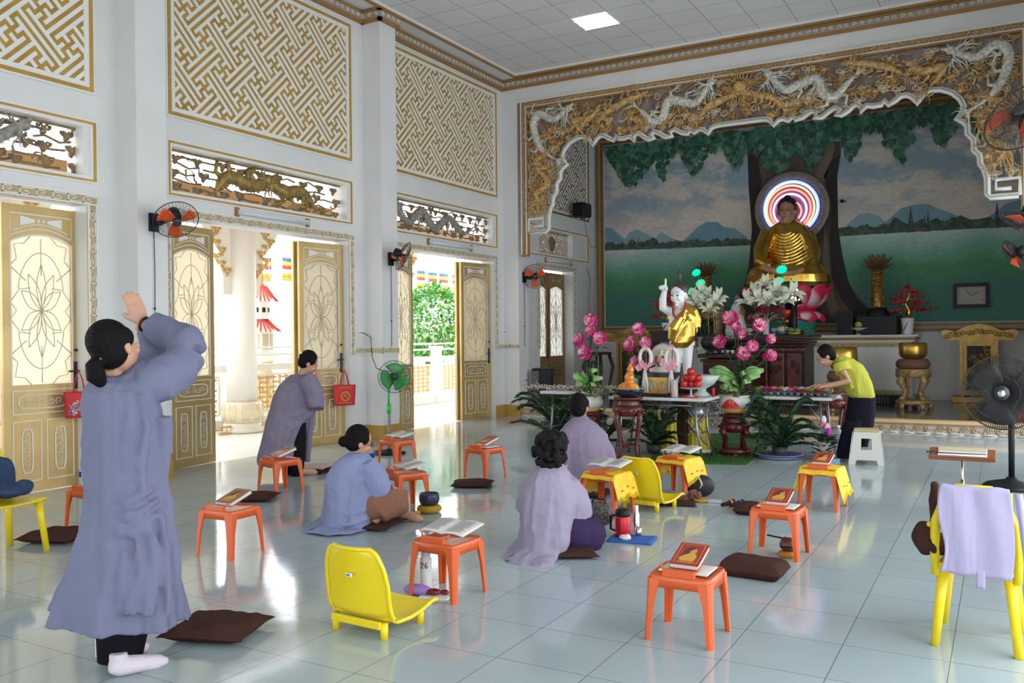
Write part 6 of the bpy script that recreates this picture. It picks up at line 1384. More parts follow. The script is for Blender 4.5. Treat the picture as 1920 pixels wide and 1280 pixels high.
def pot(u, v0, v1, y, label):
    z = aty(u, v1, y).z; h = aty(u, v0, y).z-z; s_ = A(u,v1,y).s; r = 29/s_; t = thing('ceramic_pot', label, 'flower pot', (put(u,y), y, z))
    g = G(); g.k = 1; g.lathe([(r*.62,0),(r*.72,h*.06),(r*.85,h*.22)], 36); g.k = 0; g.lathe([(r*.85,h*.22),(r*1.0,h*.5),(r*1.02,h*.72),(r*.93,h*.9),(r*1.03,h),(r*.98,h*.985),(r*.85,h*.85),(.01,h*.8)], 48, mod=lambda a, k: 1+(.035*cos(8*a) if k in (4,5) else 0)); g.obj('bowl', [mat('glazed_white', (.66,.65,.60), .25), mat('glaze_yellow', (.62,.38,.05), .3)], t)
    g = G()
    for i, (dx, dz, a) in enumerate(((-.45,.0,.5),(.45,.0,-.5),(-.25,.12,.25),(.25,.12,-.25),(0,.16,0),(-.6,-.02,.9),(.6,-.02,-.9))):
        c0 = h*.34+dz*h*.3; PP = []
        for k in range(12):
            q = 2*pi*k/12; px_ = .15*r*2*cos(q); pz_ = h*.28*sin(q)*(1.2 if sin(q) > 0 else .7); X_ = dx*r*.6+px_*cos(a)-pz_*sin(-a); Z_ = c0+h*.1+px_*sin(-a)*0+pz_*cos(a); ph = X_/r; PP.append((r*1.035*sin(ph)*.99, -r*1.035*cos(ph)-.001*i, Z_))
        g.add(PP, [tuple(range(12))])
    g.k = 1
    for i in range(14): g.ball((.02+rnd.uniform(-.35,.35)*r*.6,-r*1.04,h*.66+rnd.uniform(-.02,.02)), .006, 5, 4)
    g.k = 2; PP = [(r*1.03*sin(-.95+.25*cos(q)), -r*1.03*cos(-.95+.25*cos(q)), h*.68+h*.16*sin(q)) for q in [2*pi*i/12 for i in range(12)]]; g.add(PP, [tuple(range(12))])
    g.obj('painted_lotus', [lotusr, mat('stamen_cream', (.65,.45,.30), .5), mat('painted_green', (.10,.28,.16), .4)], t)
    return z, h, t
def stand(u, v0, v1, uf, label, low=False, y=None, hw=26):
    y = y or at(uf, v1).y+.12; x = put(u,y); z = aty(u,v0,y).z; s_ = A(u,v1,y).s; r = hw/s_; t = thing('plant_stand', label, 'stand', (x,y,0))
    g = G(); g.lathe([(r*.85,z-.09),(r*.9,z-.08),(r*.8,z-.06),(r*.8,z-.03),(r*1.05,z-.02),(r*1.05,z),(.01,z)], 28); g.obj('top', woodr, t)
    g = G(); g.lathe([(r*.95,z-.2),(r*1.1,z-.13),(r*.85,z-.085)], 28, mod=lambda a, k: 1+(.04*cos(8*a) if k == 0 else 0))
    for i in range(16): a = 2*pi*i/16; g.ball((r*1.06*cos(a),r*1.06*sin(a),z-.14), .018, 5, 4)
    g.obj('apron', woodr, t)
    for i in range(4):
        a = pi/4+i*pi/2+.35; c, s2 = cos(a), sin(a); g = G(); zb_ = .09 if low else 0
        g.tube([(r*1.0*c,r*1.0*s2,z-.14),(r*1.18*c,r*1.18*s2,z-.22),(r*.95*c,r*.95*s2,z*.5),(r*.78*c,r*.78*s2,z*.25+zb_),(r*(.95 if low else 1.1)*c,r*(.95 if low else 1.1)*s2,zb_+.0)], [.03,.034,.024,.022,.026], 8); g.obj('leg', woodr, t)
    if low:
        g = G(); g.lathe([(r*1.1,.03),(r*1.15,.05),(r*1.15,.09),(.01,.09)], 28)
        for i in range(4): a = i*pi/2+.3; g.ball((r*.95*cos(a),r*.95*sin(a),.022), (.045,.045,.026), 8, 5)
        g.obj('base_plate', woodr, t)
    else:
        g = G(); g.tube([(r*.72*cos(2*pi*i/24),r*.72*sin(2*pi*i/24),z*.27) for i in range(24)], .014, 6, closed=True); g.obj('ring_stretcher', woodr, t)
    return y, z
yS2, zS2 = stand(1375, 776, 856, 1375, 'low dark red carved stand on the green turf mat under the lotus painted pot', True)
zp, hp, _ = pot(1376, 740, 773, yS2, 'white scalloped pot with a painted red lotus, standing on the low carved stand')
peonies(1387, 740, yS2, zp+hp*.8, 'large arrangement of pink peonies in the lotus pot at the centre right', [(1370,597,16),(1424,610,14),(1350,640,14),(1394,662,15),(1388,625,12),(1411,648,12),(1445,635,10),(1445,666,12),(1438,668,9),(1381,612,10)], '', [(1338,700),(1350,722),(1375,712),(1400,695),(1408,712),(1425,700),(1432,690),(1362,730),(1330,690)])
yS1 = yB-.35; P = at(1102, 850); yS1, zS1 = stand(1100, 772, 862, 1100, 'dark red stand behind the kneeling person, under the left peony pot', True)
zp, hp, _ = pot(1100, 742, 771, yS1, 'white scalloped pot with a painted red lotus behind the kneeling person')
peonies(1107, 742, yS1, zp+hp*.8, 'tall arrangement of five pink peonies at the left of the altar', [(1108,600,14),(1107,620,11),(1086,638,14),(1125,634,14),(1097,661,15)], '', [(1075,700),(1080,715),(1120,690),(1130,705),(1095,695),(1118,718),(1100,722)])
yP = yC+.45; peonies(1200, 742, yP, zC, 'arrangement of pink peonies behind the white garland on the centre table', [(1197,617,13),(1184,636,8),(1181,647,13),(1210,642,12),(1193,678,13),(1212,652,9)], '', [(1190,700),(1203,705)])
# black lotus dish with amber figure on a tall stand
yT, zT = stand(1177, 744, 872, 1177, 'tall dark red round stand with long curved legs, carrying the black lotus dish', False)
x = put(1178,yT); s_ = A(1178,740,yT).s; t = thing('lotus_dish', 'wide black wavy dish on the tall red stand', 'dish', (x,yT,zT)); r = 31/s_
g = G(); g.lathe([(r*.45,0),(r*.75,.03),(r*1.0,.095),(r*.97,.10),(r*.7,.045),(.01,.03)], 40, mod=lambda a, k: 1+(.07*cos(7*a) if k in (2,3) else 0)); g.k = 1; g.tube([(r*(1+.07*cos(7*a))*cos(a), r*(1+.07*cos(7*a))*sin(a), .1) for a in [2*pi*i/48 for i in range(48)]], .005, 5, closed=True); g.obj('dish', [mat('black_glaze', (.012,.013,.025), .15), mat('rim_green', (.3,.4,.25), .3)], t)
t = thing('amber_ornament', 'translucent amber figure seated in flames, in the black lotus dish', 'ornament', (x,yT,zT+.045)); g = G()
g.lathe([(.10,0),(.125,.03),(.10,.09),(.05,.12)], 20, mod=lambda a, k: 1+.06*cos(5*a)); g.ball((.01,0,.16), (.055,.05,.07), 12, 8); g.ball((.02,0,.25), (.04,.04,.05), 12, 8); g.tube([(.02,0,.28),(.02,0,.33)], [.03,.004], 8)
for i in range(9): a = i*.75; strand(g, (.09*cos(a)-.0,0), pi/2+(.4*cos(a)), .16, .022, .05*sin(a), .15, 6, i)
o = g.obj('figure', mat('amber', (.85,.33,.015), .15, c2=(.5,.10,.01), nscale=14, coat=.5), t); wrap_remesh(o, .007, 1)
# things on the centre table
def tc(name, label, cat, u, dy, build, mats, part='body', z0=0, grp=None, rz=0):
    y = yC+dy; t = thing(name, label, cat, (put(u,y), y, zC+z0), rz, grp); g = G(); build(g); g.obj(part, mats, t); return t
s_ = A(1230,740,yC).s
goldbox = mat('gold_glitter', (.55,.32,.04), .35, metal=.4, c2=(.75,.50,.12), nscale=90)
tb = tc('gold_box', 'gold box with lotus shaped lace ornaments on the centre table', 'box', 1232, .2, lambda g: g.box((-.135,-.06,.035),(.135,.1,.215)), goldbox)
g = G(WF(-.0,0,-.062)); 
for cx, h in ((-.11,.10),(-.03,.15),(.075,.12)):
    g.M = WF(0,0,-.065); 
    for r_ in (1,.7,.4): g.tube([(cx+.032*r_*sin(q)*(1-.3*cos(q)), .12+h*.5*r_*(-cos(q)), .004) for q in [2*pi*i/14 for i in range(14)]], .0035, 4, closed=True)
g.obj('lace_ornament', mat('silver_lace', (.6,.56,.5), .3, metal=.4), tb)
tray = tc('carved_tray', 'low dark carved tray edged with beads under the gold box', 'tray', 1236, .2, lambda g: (g.box((-.24,-.14,.012),(.24,.16,.03)), [g.ball((-.22+i*.044,-.14,.015), (.02,.012,.012), 6, 4) for i in range(11)]), [wood])
tc('statue_plinth', 'small dark blue carved plinth behind the gold box', 'plinth', 1240, .38, lambda g: (g.box((-.15,-.08,0),(.15,.08,.2)), g.box((-.17,-.09,.2),(.17,.09,.225)), g.box((-.19,-.1,.225),(.19,.1,.265))), [mat('plinth_navy', (.02,.015,.05), .3)])
zz = .265; t = tc('seated_statuette', 'small white seated statuette before a round pleated fan screen', 'statue', 1240, .38, lambda g: (g.lathe([(.115,0),(.125,.02),(.1,.035),(.115,.05),(.08,.065),(.07,.07)], 20), g.lathe([(.075,.07),(.06,.13),(.045,.19),(.02,.215)], 16), g.ball((0,0,.235), (.024,.026,.032), 10, 7)), ivory, 'figure', zz)
g = G(); g.tube([(-.04,-.055,.19),(-.045,-.075,.13),(0,-.085,.08),(.045,-.075,.13),(.04,-.055,.19)], .016, 7); g.obj('bead_garland', mat('garland_red', (.30,.05,.03), .6), t)
g = G(WF(0,0,.05)); R2 = 27/s_*1.0
for i in range(40):
    a = pi*(-.12)+1.24*pi*i/39; g.prism([(.01*cos(a),.14+.01*sin(a)),(R2*cos(a-.045),.14+R2*1.15*sin(a-.045)),(R2*cos(a+.045),.14+R2*1.15*sin(a+.045))], 0, .004+.004*(i % 2))
g.k = 1; g.tube([(R2*1.0*cos(-.12*pi+1.24*pi*i/30),.14+R2*1.15*sin(-.12*pi+1.24*pi*i/30),.005) for i in range(31)], .009, 6); g.obj('fan_screen', [mat('fan_cream', (.66,.60,.48), .6), mat('fan_rim', (.38,.40,.45), .5)], t)
gw = mat('garland_white', (.70,.68,.66), .7); gp = mat('garland_pink', (.80,.36,.48), .7)
for k, u in enumerate((1210,1259)):
    t = tc('garland_stand', ['white loop garland with pink bow and tassel, left of the statuette','white loop garland with pink bow and tassel, right of the statuette'][k], 'garland', u, .12, lambda g: (g.cyl((0,.02,0),(0,.02,.56), .006, n=6), g.lathe([(.05,0),(.055,.01),(.02,.015)], 14)), legm, 'pole')
    g = G(); g.tube([(.075*cos(q)*.9,0,.44+.105*sin(q)) for q in [2*pi*i/26 for i in range(26)]], [.02+.002*(i % 2) for i in range(26)], 8, closed=True); g.obj('loop', gw, t)
    g = G()
    for i in range(16): q = (rnd.gauss(0,.045), -.03+rnd.gauss(0,.01), .34+rnd.gauss(0,.03)); bl = V((rnd.uniform(-1,1),-1,rnd.uniform(-1,1))); [leaf(g, q, V((cos(j),-.3,sin(j))), (0,-1,0), .03, .013) for j in range(5)]
    for i in range(8): leaf(g, (0,-.015,.55), V((cos(i*.8),-.3,sin(i*.8))), (0,-1,0), .035, .013)
    g.obj('pink_bow', gp, t)
    g = G()
    for i in range(9): a = i*.7; g.tube([(.01*cos(a),.01*sin(a)-.02,.30),(.03*cos(a),.02*sin(a)-.02,.15),(.035*cos(a),.02*sin(a)-.02,.05)], .007, 5)
    g.obj('tassel', gw, t)
for k, (u, dy, v) in enumerate(((1190,.28,0),(1264,.06,0))):
    t = tc('candle_jar', ['orange candle in a clear glass jar behind the amber ornament','orange patterned candle jar at the right of the gold box'][k], 'candle', u, dy, lambda g: g.lathe([(.03,.03),(.034,.035),(.034,.13),(.01,.132)], 16), mat('candle_orange', (.80,.10,.02), .35, c2=(.85,.45,.05), nscale=30), 'wax')
    g = G(); g.lathe([(.037,.0),(.04,.01),(.04,.19),(.037,.2),(.036,.02)], 16); g.obj('glass', glassc, t)
for k, (dx, dz, l) in enumerate(((-1,0,'lower left'),(0,0,'lower middle'),(1,0,'lower right'),(-.75,1,'middle row left'),(.15,1.05,'middle row centre'),(.95,.95,'middle row right'),(.0,2,'topmost'))):
    rr_ = .044; y = yC+.1; t = thing('apple', 'red apple, %s of the pile on the glass stand' % l, 'fruit', (put(1295,y)+dx*rr_*1.75, y+(.03 if k % 2 else 0), zC+.115+dz*rr_*1.55), 0, 'red apples piled on the glass stand')
    g = G(); g.lathe([(.006,.006),(.028,0),(rr_*.95,.022),(rr_,.045),(rr_*.85,.068),(.02,.078),(.005,.07)], 16); g.obj('flesh', mat('apple_red', (.42,.008,.010), .22, c2=(.52,.03,.02), nscale=12), t); g = G(); g.tube([(0,0,.07),(.004,0,.088)], .002, 5); g.obj('stalk', woodr, t)
tc('cake_stand', 'clear glass footed stand under the red apples', 'stand', 1295, .1, lambda g: g.lathe([(.06,0),(.05,.01),(.012,.03),(.012,.09),(.09,.1),(.13,.112),(.125,.115),(.01,.108)], 28), [glassc])
tc('red_doily', 'flat red beaded mat under the glass stand', 'mat', 1293, .1, lambda g: [g.ball((.09*cos(i*.35),.07*sin(i*.35),.008), .012, 6, 4) for i in range(18)], [lotusr])
t = tc('glass_basin', 'big pale green wavy glass bowl behind the apples', 'bowl', 1315, .34, lambda g: g.lathe([(.08,0),(.1,.02),(.05,.06),(.05,.09),(.14,.14),(.2,.24),(.195,.24),(.12,.15)], 36, mod=lambda a, k: 1+(.07*cos(6*a) if k in (5,6) else 0)), [mat('green_glass', (.62,.74,.70), .1, alpha=.6)])
tc('red_candle', 'slim red candle at the right end of the centre table', 'candle', 1337, .3, lambda g: g.lathe([(.014,0),(.014,.1),(.004,.105)], 10), lotusr)
# tinsel heap on the left table, made of separate small silver balls
g = G(); 
for i in range(520): g.ball((rnd.uniform(-.62,.62)*1.0, rnd.uniform(-.18,.18), .012+abs(rnd.gauss(0,.02))), rnd.uniform(.008,.016), 5, 3)
o = g.obj('tinsel', mat('tinsel_pink_silver', (.62,.50,.48), .2, metal=.7), None, loc=(put(1075,yB+.3), yB+.3, zB)); tag(o, 'heap of glittering silver pink tinsel on the left folding table', 'tinsel', kind='stuff')
# white child statue with raised finger
def child():
    y = yC+.62; p = Pz.__new__(Pz); z = aty(1275,716,y).z; a = A(1277,716,y); p.P = V((put(1277,y), y, z)); p.D = a.D; p.s = a.s; p.fw = V((0,1,0)); p.rt = V((1,0,0)); J = p.J
    t = thing('child_statue', 'white standing child statue pointing up, gold cloth over one shoulder', 'statue', p.P); k = .9
    gb = G(); M = head(p, gb, J(1273,553,0), (-.12,-1,-.08), s=1.18*1.05)
    gb.tube([J(1274,565),J(1275,580)], [.055,.06], 12)
    gb.tube([J(1274,582),J(1274,600),J(1275,625),J(1276,645)], [.10,.125,.12,.12], 16)
    for s_, u in ((-1,1268),(1,1288)): gb.tube([J(u+s_*1,640,0),J(u,665,0),J(u+s_*0,690,0),J(u,709,0),J(u-1,716,0)], [.075,.066,.05,.038,.04], 12); f_ = J(u,716,0); gb.tube([f_+V((0,.03,.03)),f_+V((-.01,-.05,.025)),f_+V((-.02,-.12,.018))], [.035,.038,.02], 10)
    gb.tube([J(1257,584,0),J(1243,577,-.02),J(1243,560,-.04),J(1246,547,-.05)], [.055,.05,.042,.032], 12)      # raised arm
    h = J(1246,541,-.05); gb.ball(h, (.042,.034,.045), 12, 8); gb.tube([h+V((.01,0,.02)),h+V((.014,0,.08)),h+V((.014,0,.12))], [.015,.014,.010], 8)
    for i in range(3): gb.tube([h+V((-.005-.016*i,-.02,.035)),h+V((-.01-.016*i,-.045,.015)),h+V((-.01-.014*i,-.04,-.015))], [.012,.013,.011], 8)
    gb.tube([h+V((.03,-.02,-.02)),h+V((.02,-.045,.01))], [.013,.011], 8)
    gb.tube([J(1293,588,0),J(1302,605,0),J(1302,620,-.02),J(1299,632,-.02)], [.055,.048,.038,.028], 12)
    h = J(1298,638,-.02); gb.ball(h, (.03,.028,.035), 10, 7)
    for i, L in enumerate((.03,.085,.03,.03)): gb.tube([h+V((-.022+.015*i,0,-.02)),h+V((-.024+.016*i,-.01,-.03-L))], [.011,.009], 7)
    o = gb.obj('body', mat('statue_white', (.72,.71,.72), .35), t); wrap_remesh(o, .008, 1)
    for q in (-1,1):
        g = G(M); g.ball((.093,q*.03,.002), (.004,.014,.006), 8, 5); g.obj('eye', eyem, t); g = G(M); g.tube([(.093,q*.014,.024),(.095,q*.03,.031),(.085,q*.048,.024)], [.002,.0028,.001], 5); g.obj('eyebrow', eyem, t)
    g = G(M); g.ball((.090,0,-.062), (.004,.012,.005), 8, 5); g.obj('mouth', lotusr, t)
    g = G(M); g.ball((-.022,0,.045), (.096,.082,.08), 18, 12); g.tube([(-.02,0,.11),(-.02,0,.15),(-.02,0,.165),(-.02,0,.20),(-.02,0,.235)], [.03,.012,.028,.02,.003], 10); o = g.obj('dark_hair', mat('statue_dark_hair', (.05,.035,.035), .5), t)
    g = G(); RW = [(592,1284,1300,.11,0,0),(602,1268,1304,.13,0,0),(615,1260,1306,.14,0,0),(630,1257,1306,.15,0,.01),(642,1258,1300,.15,0,.02),(652,1266,1292,.13,0,.02)]; rings(g, p, RW, 40, 7, 0, True, 2.0)
    g.tube([J(1284,574,.0),J(1298,584,.0),J(1304,600,.0),J(1305,615,0)], [.05,.075,.075,.06], 12)
    g.tube([J(1284,576,-.04),J(1276,596,-.09),J(1264,616,-.08),J(1262,636,-.04)], [.035,.06,.07,.06], 10)
    for i in range(9): ridge(g, p, RW, [(1298-i*2.2,594+i*2.0),(1290-i*2.2,606+i*3),(1277-i*1.6,620+i*3),(1264-i*.4,628+i*2.4)], .017, .3, -1, True)
    for i in range(5): g.tube([J(1286+i*3.5,572+i*1.5,-.06),J(1292+i*2.8,588+i*2,-.09),J(1290+i*3,606,-.09)], [.010,.015,.009], 6)
    o = g.obj('golden_cloth', bg_, t); wrap_remesh(o, .0075, 2)
    g = G(); pts = [J(1263,566,-.05),J(1262,580,-.12),J(1263,590,-.155),J(1270,597,-.17),J(1277,590,-.165),J(1284,578,-.13),J(1286,566,-.06)]
    for a_, b_ in zip(pts, pts[1:]):
        for q in range(5): g.ball(a_.lerp(b_, q/5), .016, 7, 5)
    g.obj('bead_garland', mat('garland_red', None), t)
    # dark pedestal below
    q = thing('statue_pedestal', 'tall dark pedestal behind the centre table carrying the white child statue', 'pedestal', (p.P.x, y, 0)); g = G(); g.box((-.1,-.08,0),(.1,.1,.04)); g.box((-.06,-.04,.04),(.06,.06,z-.12)); g.box((-.14,-.15,z-.12),(.16,.14,z-.06)); g.box((-.2,-.19,z-.06),(.2,.17,z-.002)); g.obj('body', wood, q, bevel=.006)
child()
# yellow skirted stand, tinsel curtain, turf, palms
g = G(); c = [at(1218,868), at(1400,872), at(1440,842), at(1440,812), at(1235,815)]
g.prism([(q.x,q.y) for q in c], 0, .012)
for i in range(5200):
    q = c[0].lerp(c[1], rnd.random()).lerp(c[4].lerp(c[2], rnd.random()), rnd.random()); a = rnd.uniform(0,6.28); g.add([(q.x,q.y,.01),(q.x+.006*cos(a),q.y+.006*sin(a),.01),(q.x+rnd.uniform(-.012,.012),q.y+rnd.uniform(-.012,.012),.034)], [(0,1,2)])
o = g.obj('turf_mat', mat('turf_green', (.02,.09,.015), .9, c2=(.04,.14,.02), nscale=30)); tag(o, 'green artificial turf mat on the floor under the plant stands', 'mat')
ycl = mat('yellow_satin', (.62,.50,.02), .45)
for k, (u, v, l) in enumerate(((1308,848,'yellow draped round stand wrapped in silver tinsel, beside the low carved stand'),(1262,848,'yellow draped round stand in shadow under the centre table'))):
    P = at(u, v); t = thing('draped_stand', l, 'stand', P); H = aty(u,762,P.y).z-.0; r = 22/A(u,v,P.y).s; H = min(H, zC-.08) if k else H
    g = G(); g.lathe([(r*1.25,.0),(r*1.0,.12),(r*.92,H*.5),(r*.95,H)], 60, mod=lambda a, i: 1+.07*cos(15*a+i)); g.obj('yellow_cloth', ycl, t)
    g = G(); g.lathe([(r*1.32,0),(r*1.22,.05)], 60, mod=lambda a, i: 1+.08*cos(15*a)); g.k = 1; g.lathe([(r*1.0,H-.12),(r*1.08,H),(r*.6,H+.01)], 40, mod=lambda a, i: 1+.05*cos(20*a)); g.obj('lace_trim', [gw, mat('tinsel_silver', (.45,.45,.46), .25, metal=.6)], t)
    if not k:
        g = G()
        for s2 in (-1,1):
            for i in range(60): q = i/60; a = -pi/2+s2*(1.2-2.4*q); g.ball((r*1.1*cos(a),r*1.1*sin(a),H*.92-H*.75*q), rnd.uniform(.01,.02), 5, 3)
        g.obj('tinsel_garland', mat('tinsel_silver', None), t)
        g = G()
        for i in range(110): a = rnd.uniform(0,6.28); q = rnd.uniform(0,r*.9); g.k = rnd.choice((1,2,3)); leaf(g, (q*cos(a),q*sin(a),H), (cos(a),sin(a),.7), (0,0,1), .06, .014)
        g.obj('greens', leafm, t)
P = at(1336,826); t = thing('tinsel_curtain', 'shaggy curtain of silver tinsel hanging beside the yellow draped stand', 'tinsel', P); H = aty(1336,752,P.y).z
g = G()
for i in range(520): x_ = rnd.uniform(-.17,.12); g.ball((x_, rnd.uniform(-.04,.04), H-(H-.15)*rnd.random()**1.2*(.6+.4*cos(x_*8))), rnd.uniform(.006,.014), 5, 3)
g.obj('strands', mat('tinsel_silver', None), t); t.name = 'tinsel_curtain'; g = G(); g.cyl((-.2,.06,H),(.15,.06,H), .01, n=6); g.cyl((.12,.06,0),(.12,.06,H), .012, n=6); g.cyl((-.18,.06,0),(-.18,.06,H), .012, n=6); g.obj('rod', legm, t)
def palm(u, v, label, R1, H1, n=26, plate=False, dirs=None, seed=1):
    P = at(u, v); t = thing('potted_palm', label, 'palm', P); rp = random.Random(seed)
    if plate: g = G(); g.lathe([(.16,.0),(.24,.02),(.27,.045),(.26,.05),(.1,.03)], 32); g.k = 1; g.lathe([(.262,.03),(.274,.043),(.272,.048)], 32, mod=lambda a, k: 1); g.obj('saucer', [mat('porcelain', None), mat('cobalt', None)], t)
    g = G(); g.lathe([(.06,.02),(.08,.05),(.09,.13),(.08,.13)], 18); g.obj('pot', mat('pot_dark', (.03,.03,.03), .5), t)
    for i in range(n):
        a = rp.uniform(0,2*pi) if not dirs else rp.uniform(*dirs); L = R1*rp.uniform(.6,1.05); hh = H1*rp.uniform(.1,1.0); g = G(); g.k = 0; S = []
        for k in range(15):
            q = k/14; S.append(V((L*q**1.1*cos(a), L*q**1.1*sin(a), .12+hh*sin(q*pi*.6)+.0)))
        g.tube(S, [.006*(1-.7*k/14) for k in range(15)], 5)
        for k in range(2,15):
            d = (S[k]-S[k-1]).normalized(); s2 = d.cross(V((0,0,1))).normalized()
            for sg_ in (-1,1):
                for sub in (0,.5):
                    c0 = S[k-1].lerp(S[k], sub); ll = .42*L*(1-abs(k/14-.5))*rp.uniform(.8,1.1); dd = (s2*sg_*.6+d*.95+V((0,0,rp.uniform(-.15,.2)))).normalized(); w_ = V((0,0,1)).cross(dd).normalized()*.0030; e = c0+dd*ll; g.k = rp.choice((0,0,1)); g.add([c0-w_*.5,c0+w_*.5,(c0+dd*ll*.5)+w_,e+V((0,0,-.03)),(c0+dd*ll*.5)-w_], [(0,1,2,3,4)])
        g.obj('frond', [leafm[0], leafm[1]], t)
palm(1462, 858, 'bushy dark palm on a blue and white saucer under the flower table', .44, .62, 54, True, seed=3)
palm(1050, 838, 'spreading green palm at the left of the altar behind the kneeling person', .62, .62, 22, seed=5)
palm(1226, 852, 'dark feathery palm under the centre table', .40, .52, 30, seed=7)
palm(1130, 846, 'green palm between the kneeling person and the tall red stand', .4, .5, 14, seed=11)
# tall dark stand with brown pot behind the yellow shirt
yK = at(1563,828).y; yK, zK = stand(1563, 735, 832, 1563, 'dark red round stand standing behind the flower table beside the bending person', False, hw=22)
# big water bottle, bouquet, blue box
def bottle(u, v, vt, label, capc, r=.03, lab=None, grp=None, H=None):
    P = at(u, v); H = H or aty(u,vt,P.y).z; t = thing('water_bottle', label, 'bottle', P, rnd.uniform(0,3), grp); g = G(); g.lathe([(r*.9,0),(r,.01),(r,H*.25),(r*.93,H*.3),(r,H*.35),(r,H*.68),(r*.45,H*.88),(r*.42,H*.93)], 18); g.obj('bottle', mat('clear_plastic', (.72,.78,.82), .08, alpha=.42), t)
    g = G(); g.lathe([(r*.48,H*.92),(r*.48,H)], 12); g.obj('cap', capc, t)
    if lab: g = G(); g.lathe([(r*1.02,H*.38),(r*1.02,H*.62)], 18); g.obj('label_band', lab, t)
    return t
blue = mat('label_blue', (.03,.05,.45), .4); bottle(1569, 850, 797, 'large clear water jug on the floor beside the black trousers', white, .085)
P = at(1546,862); t = thing('bouquet', 'small bouquet of pink tulips standing on the floor before the flower table', 'flowers', P)
g = G(); g.lathe([(.05,0),(.06,.02),(.07,.2),(.065,.2)], 14); g.obj('vase', glassc, t); g = G()
for i in range(60): a = rnd.uniform(0,6.28); g.k = rnd.choice((0,1)); leaf(g, (.05*cos(a),.04*sin(a),rnd.uniform(.05,.25)), (cos(a),sin(a),.5), (0,0,1), .11, .025)
g.obj('leaves', leafm[:2], t)
for i, (dx, dz) in enumerate(((-.03,.36),(.03,.34),(0,.42),(.06,.29))): g = G(); g.lathe([(.012,0),(.032,.03),(.03,.06),(.014,.09)], 12, c=(dx,-.03*i+.03,dz-.02)); g.obj('tulip', [pm[1],pm[2],gw,mat('petal_purple', None)][i], t)
P = at(1556,868); t = thing('small_carton', 'small light blue carton on the floor beside the patterned slipper', 'box', P, .2); g = G(); g.box((-.1,-.04,0),(.1,.05,.05)); g.obj('carton', mat('carton_blue', (.18,.38,.55), .5), t)
# white folding step stool
P = at(1625, 868); t = thing('step_stool', 'white plastic folding step stool with a yellowish top behind the trousers', 'stool', P, .12); s_ = A(1625,868,P.y).s; H = aty(1625,803,P.y).z; W0, W1, D0, D1 = .125, .17, .10, .14
stm = mat('stool_white', (.66,.65,.60), .4)
g = G(); g.box((-W0,-D0,H-.03),(W0,D0,H)); g.obj('top', mat('stool_top_yellow', (.50,.44,.20), .5), t, bevel=.006)
for s2, dd in ((-1,D1),(1,D1)):
    g = G(); hole = [(-.05,H*.45),(.05,H*.45),(.045,H*.75),(-.045,H*.75)]
    for a0, a1 in (((-W1,0),(-W0,H-.03)),((W1,0),(W0,H-.03))):
        sgn = 1 if a0[0] > 0 else -1; g.add([(x_, s2*(dd-(dd-D0)*z_/H)+yy, z_) for yy in (0,-.012*s2) for x_, z_ in ((a0[0],0),(a0[0]-sgn*.055,0),(sgn*.055,H*.4),(sgn*.05,H-.03),(a1[0],H-.03))], [(0,1,2,3,4),(9,8,7,6,5),(0,5,6,1),(1,6,7,2),(2,7,8,3),(3,8,9,4),(4,9,5,0)])
    for z0_, z1_ in ((H*.13,H*.42),(H*.74,H-.03)): g.add([(x_, s2*(dd-(dd-D0)*z_/H)+yy, z_) for yy in (-.001*s2,-.013*s2) for x_, z_ in ((-.1 if z0_ < H*.3 else -.055,z0_),(.1 if z0_ < H*.3 else .055,z0_),(.055,z1_),(-.055,z1_))], [(0,1,2,3),(7,6,5,4),(0,4,5,1),(1,5,6,2),(2,6,7,3),(3,7,4,0)])
    g.obj('side_panel', stm, t, fix=True)
for s2 in (-1,1):
    g = G()
    for z0_, z1_, w0 in ((0,.05,.99),(H*.3,H*.42,.9),(H-.09,H-.03,.75)):
        for yy0, yy1 in ((-1,1),):
            if z0_ == 0:
                for q in (-1,1): g.add([(s2*(W1-(W1-W0)*z_/H), q*(D1-.045*f_)*(1-(1-D0/D1)*z_/H), z_) for z_, f_ in ((0,0),(0,1),(H-.03,1.0),(H-.03,0))], [(0,1,2,3)])
            else: g.add([(s2*(W1-(W1-W0)*z_/H), q*D1*(1-(1-D0/D1)*z_/H), z_) for z_, q in ((z0_,-1),(z0_,1),(z1_,1),(z1_,-1))], [(0,1,2,3)])
    o = g.obj('end_panel', stm, t); q = o.modifiers.new('thick', 'SOLIDIFY'); q.thickness = .01
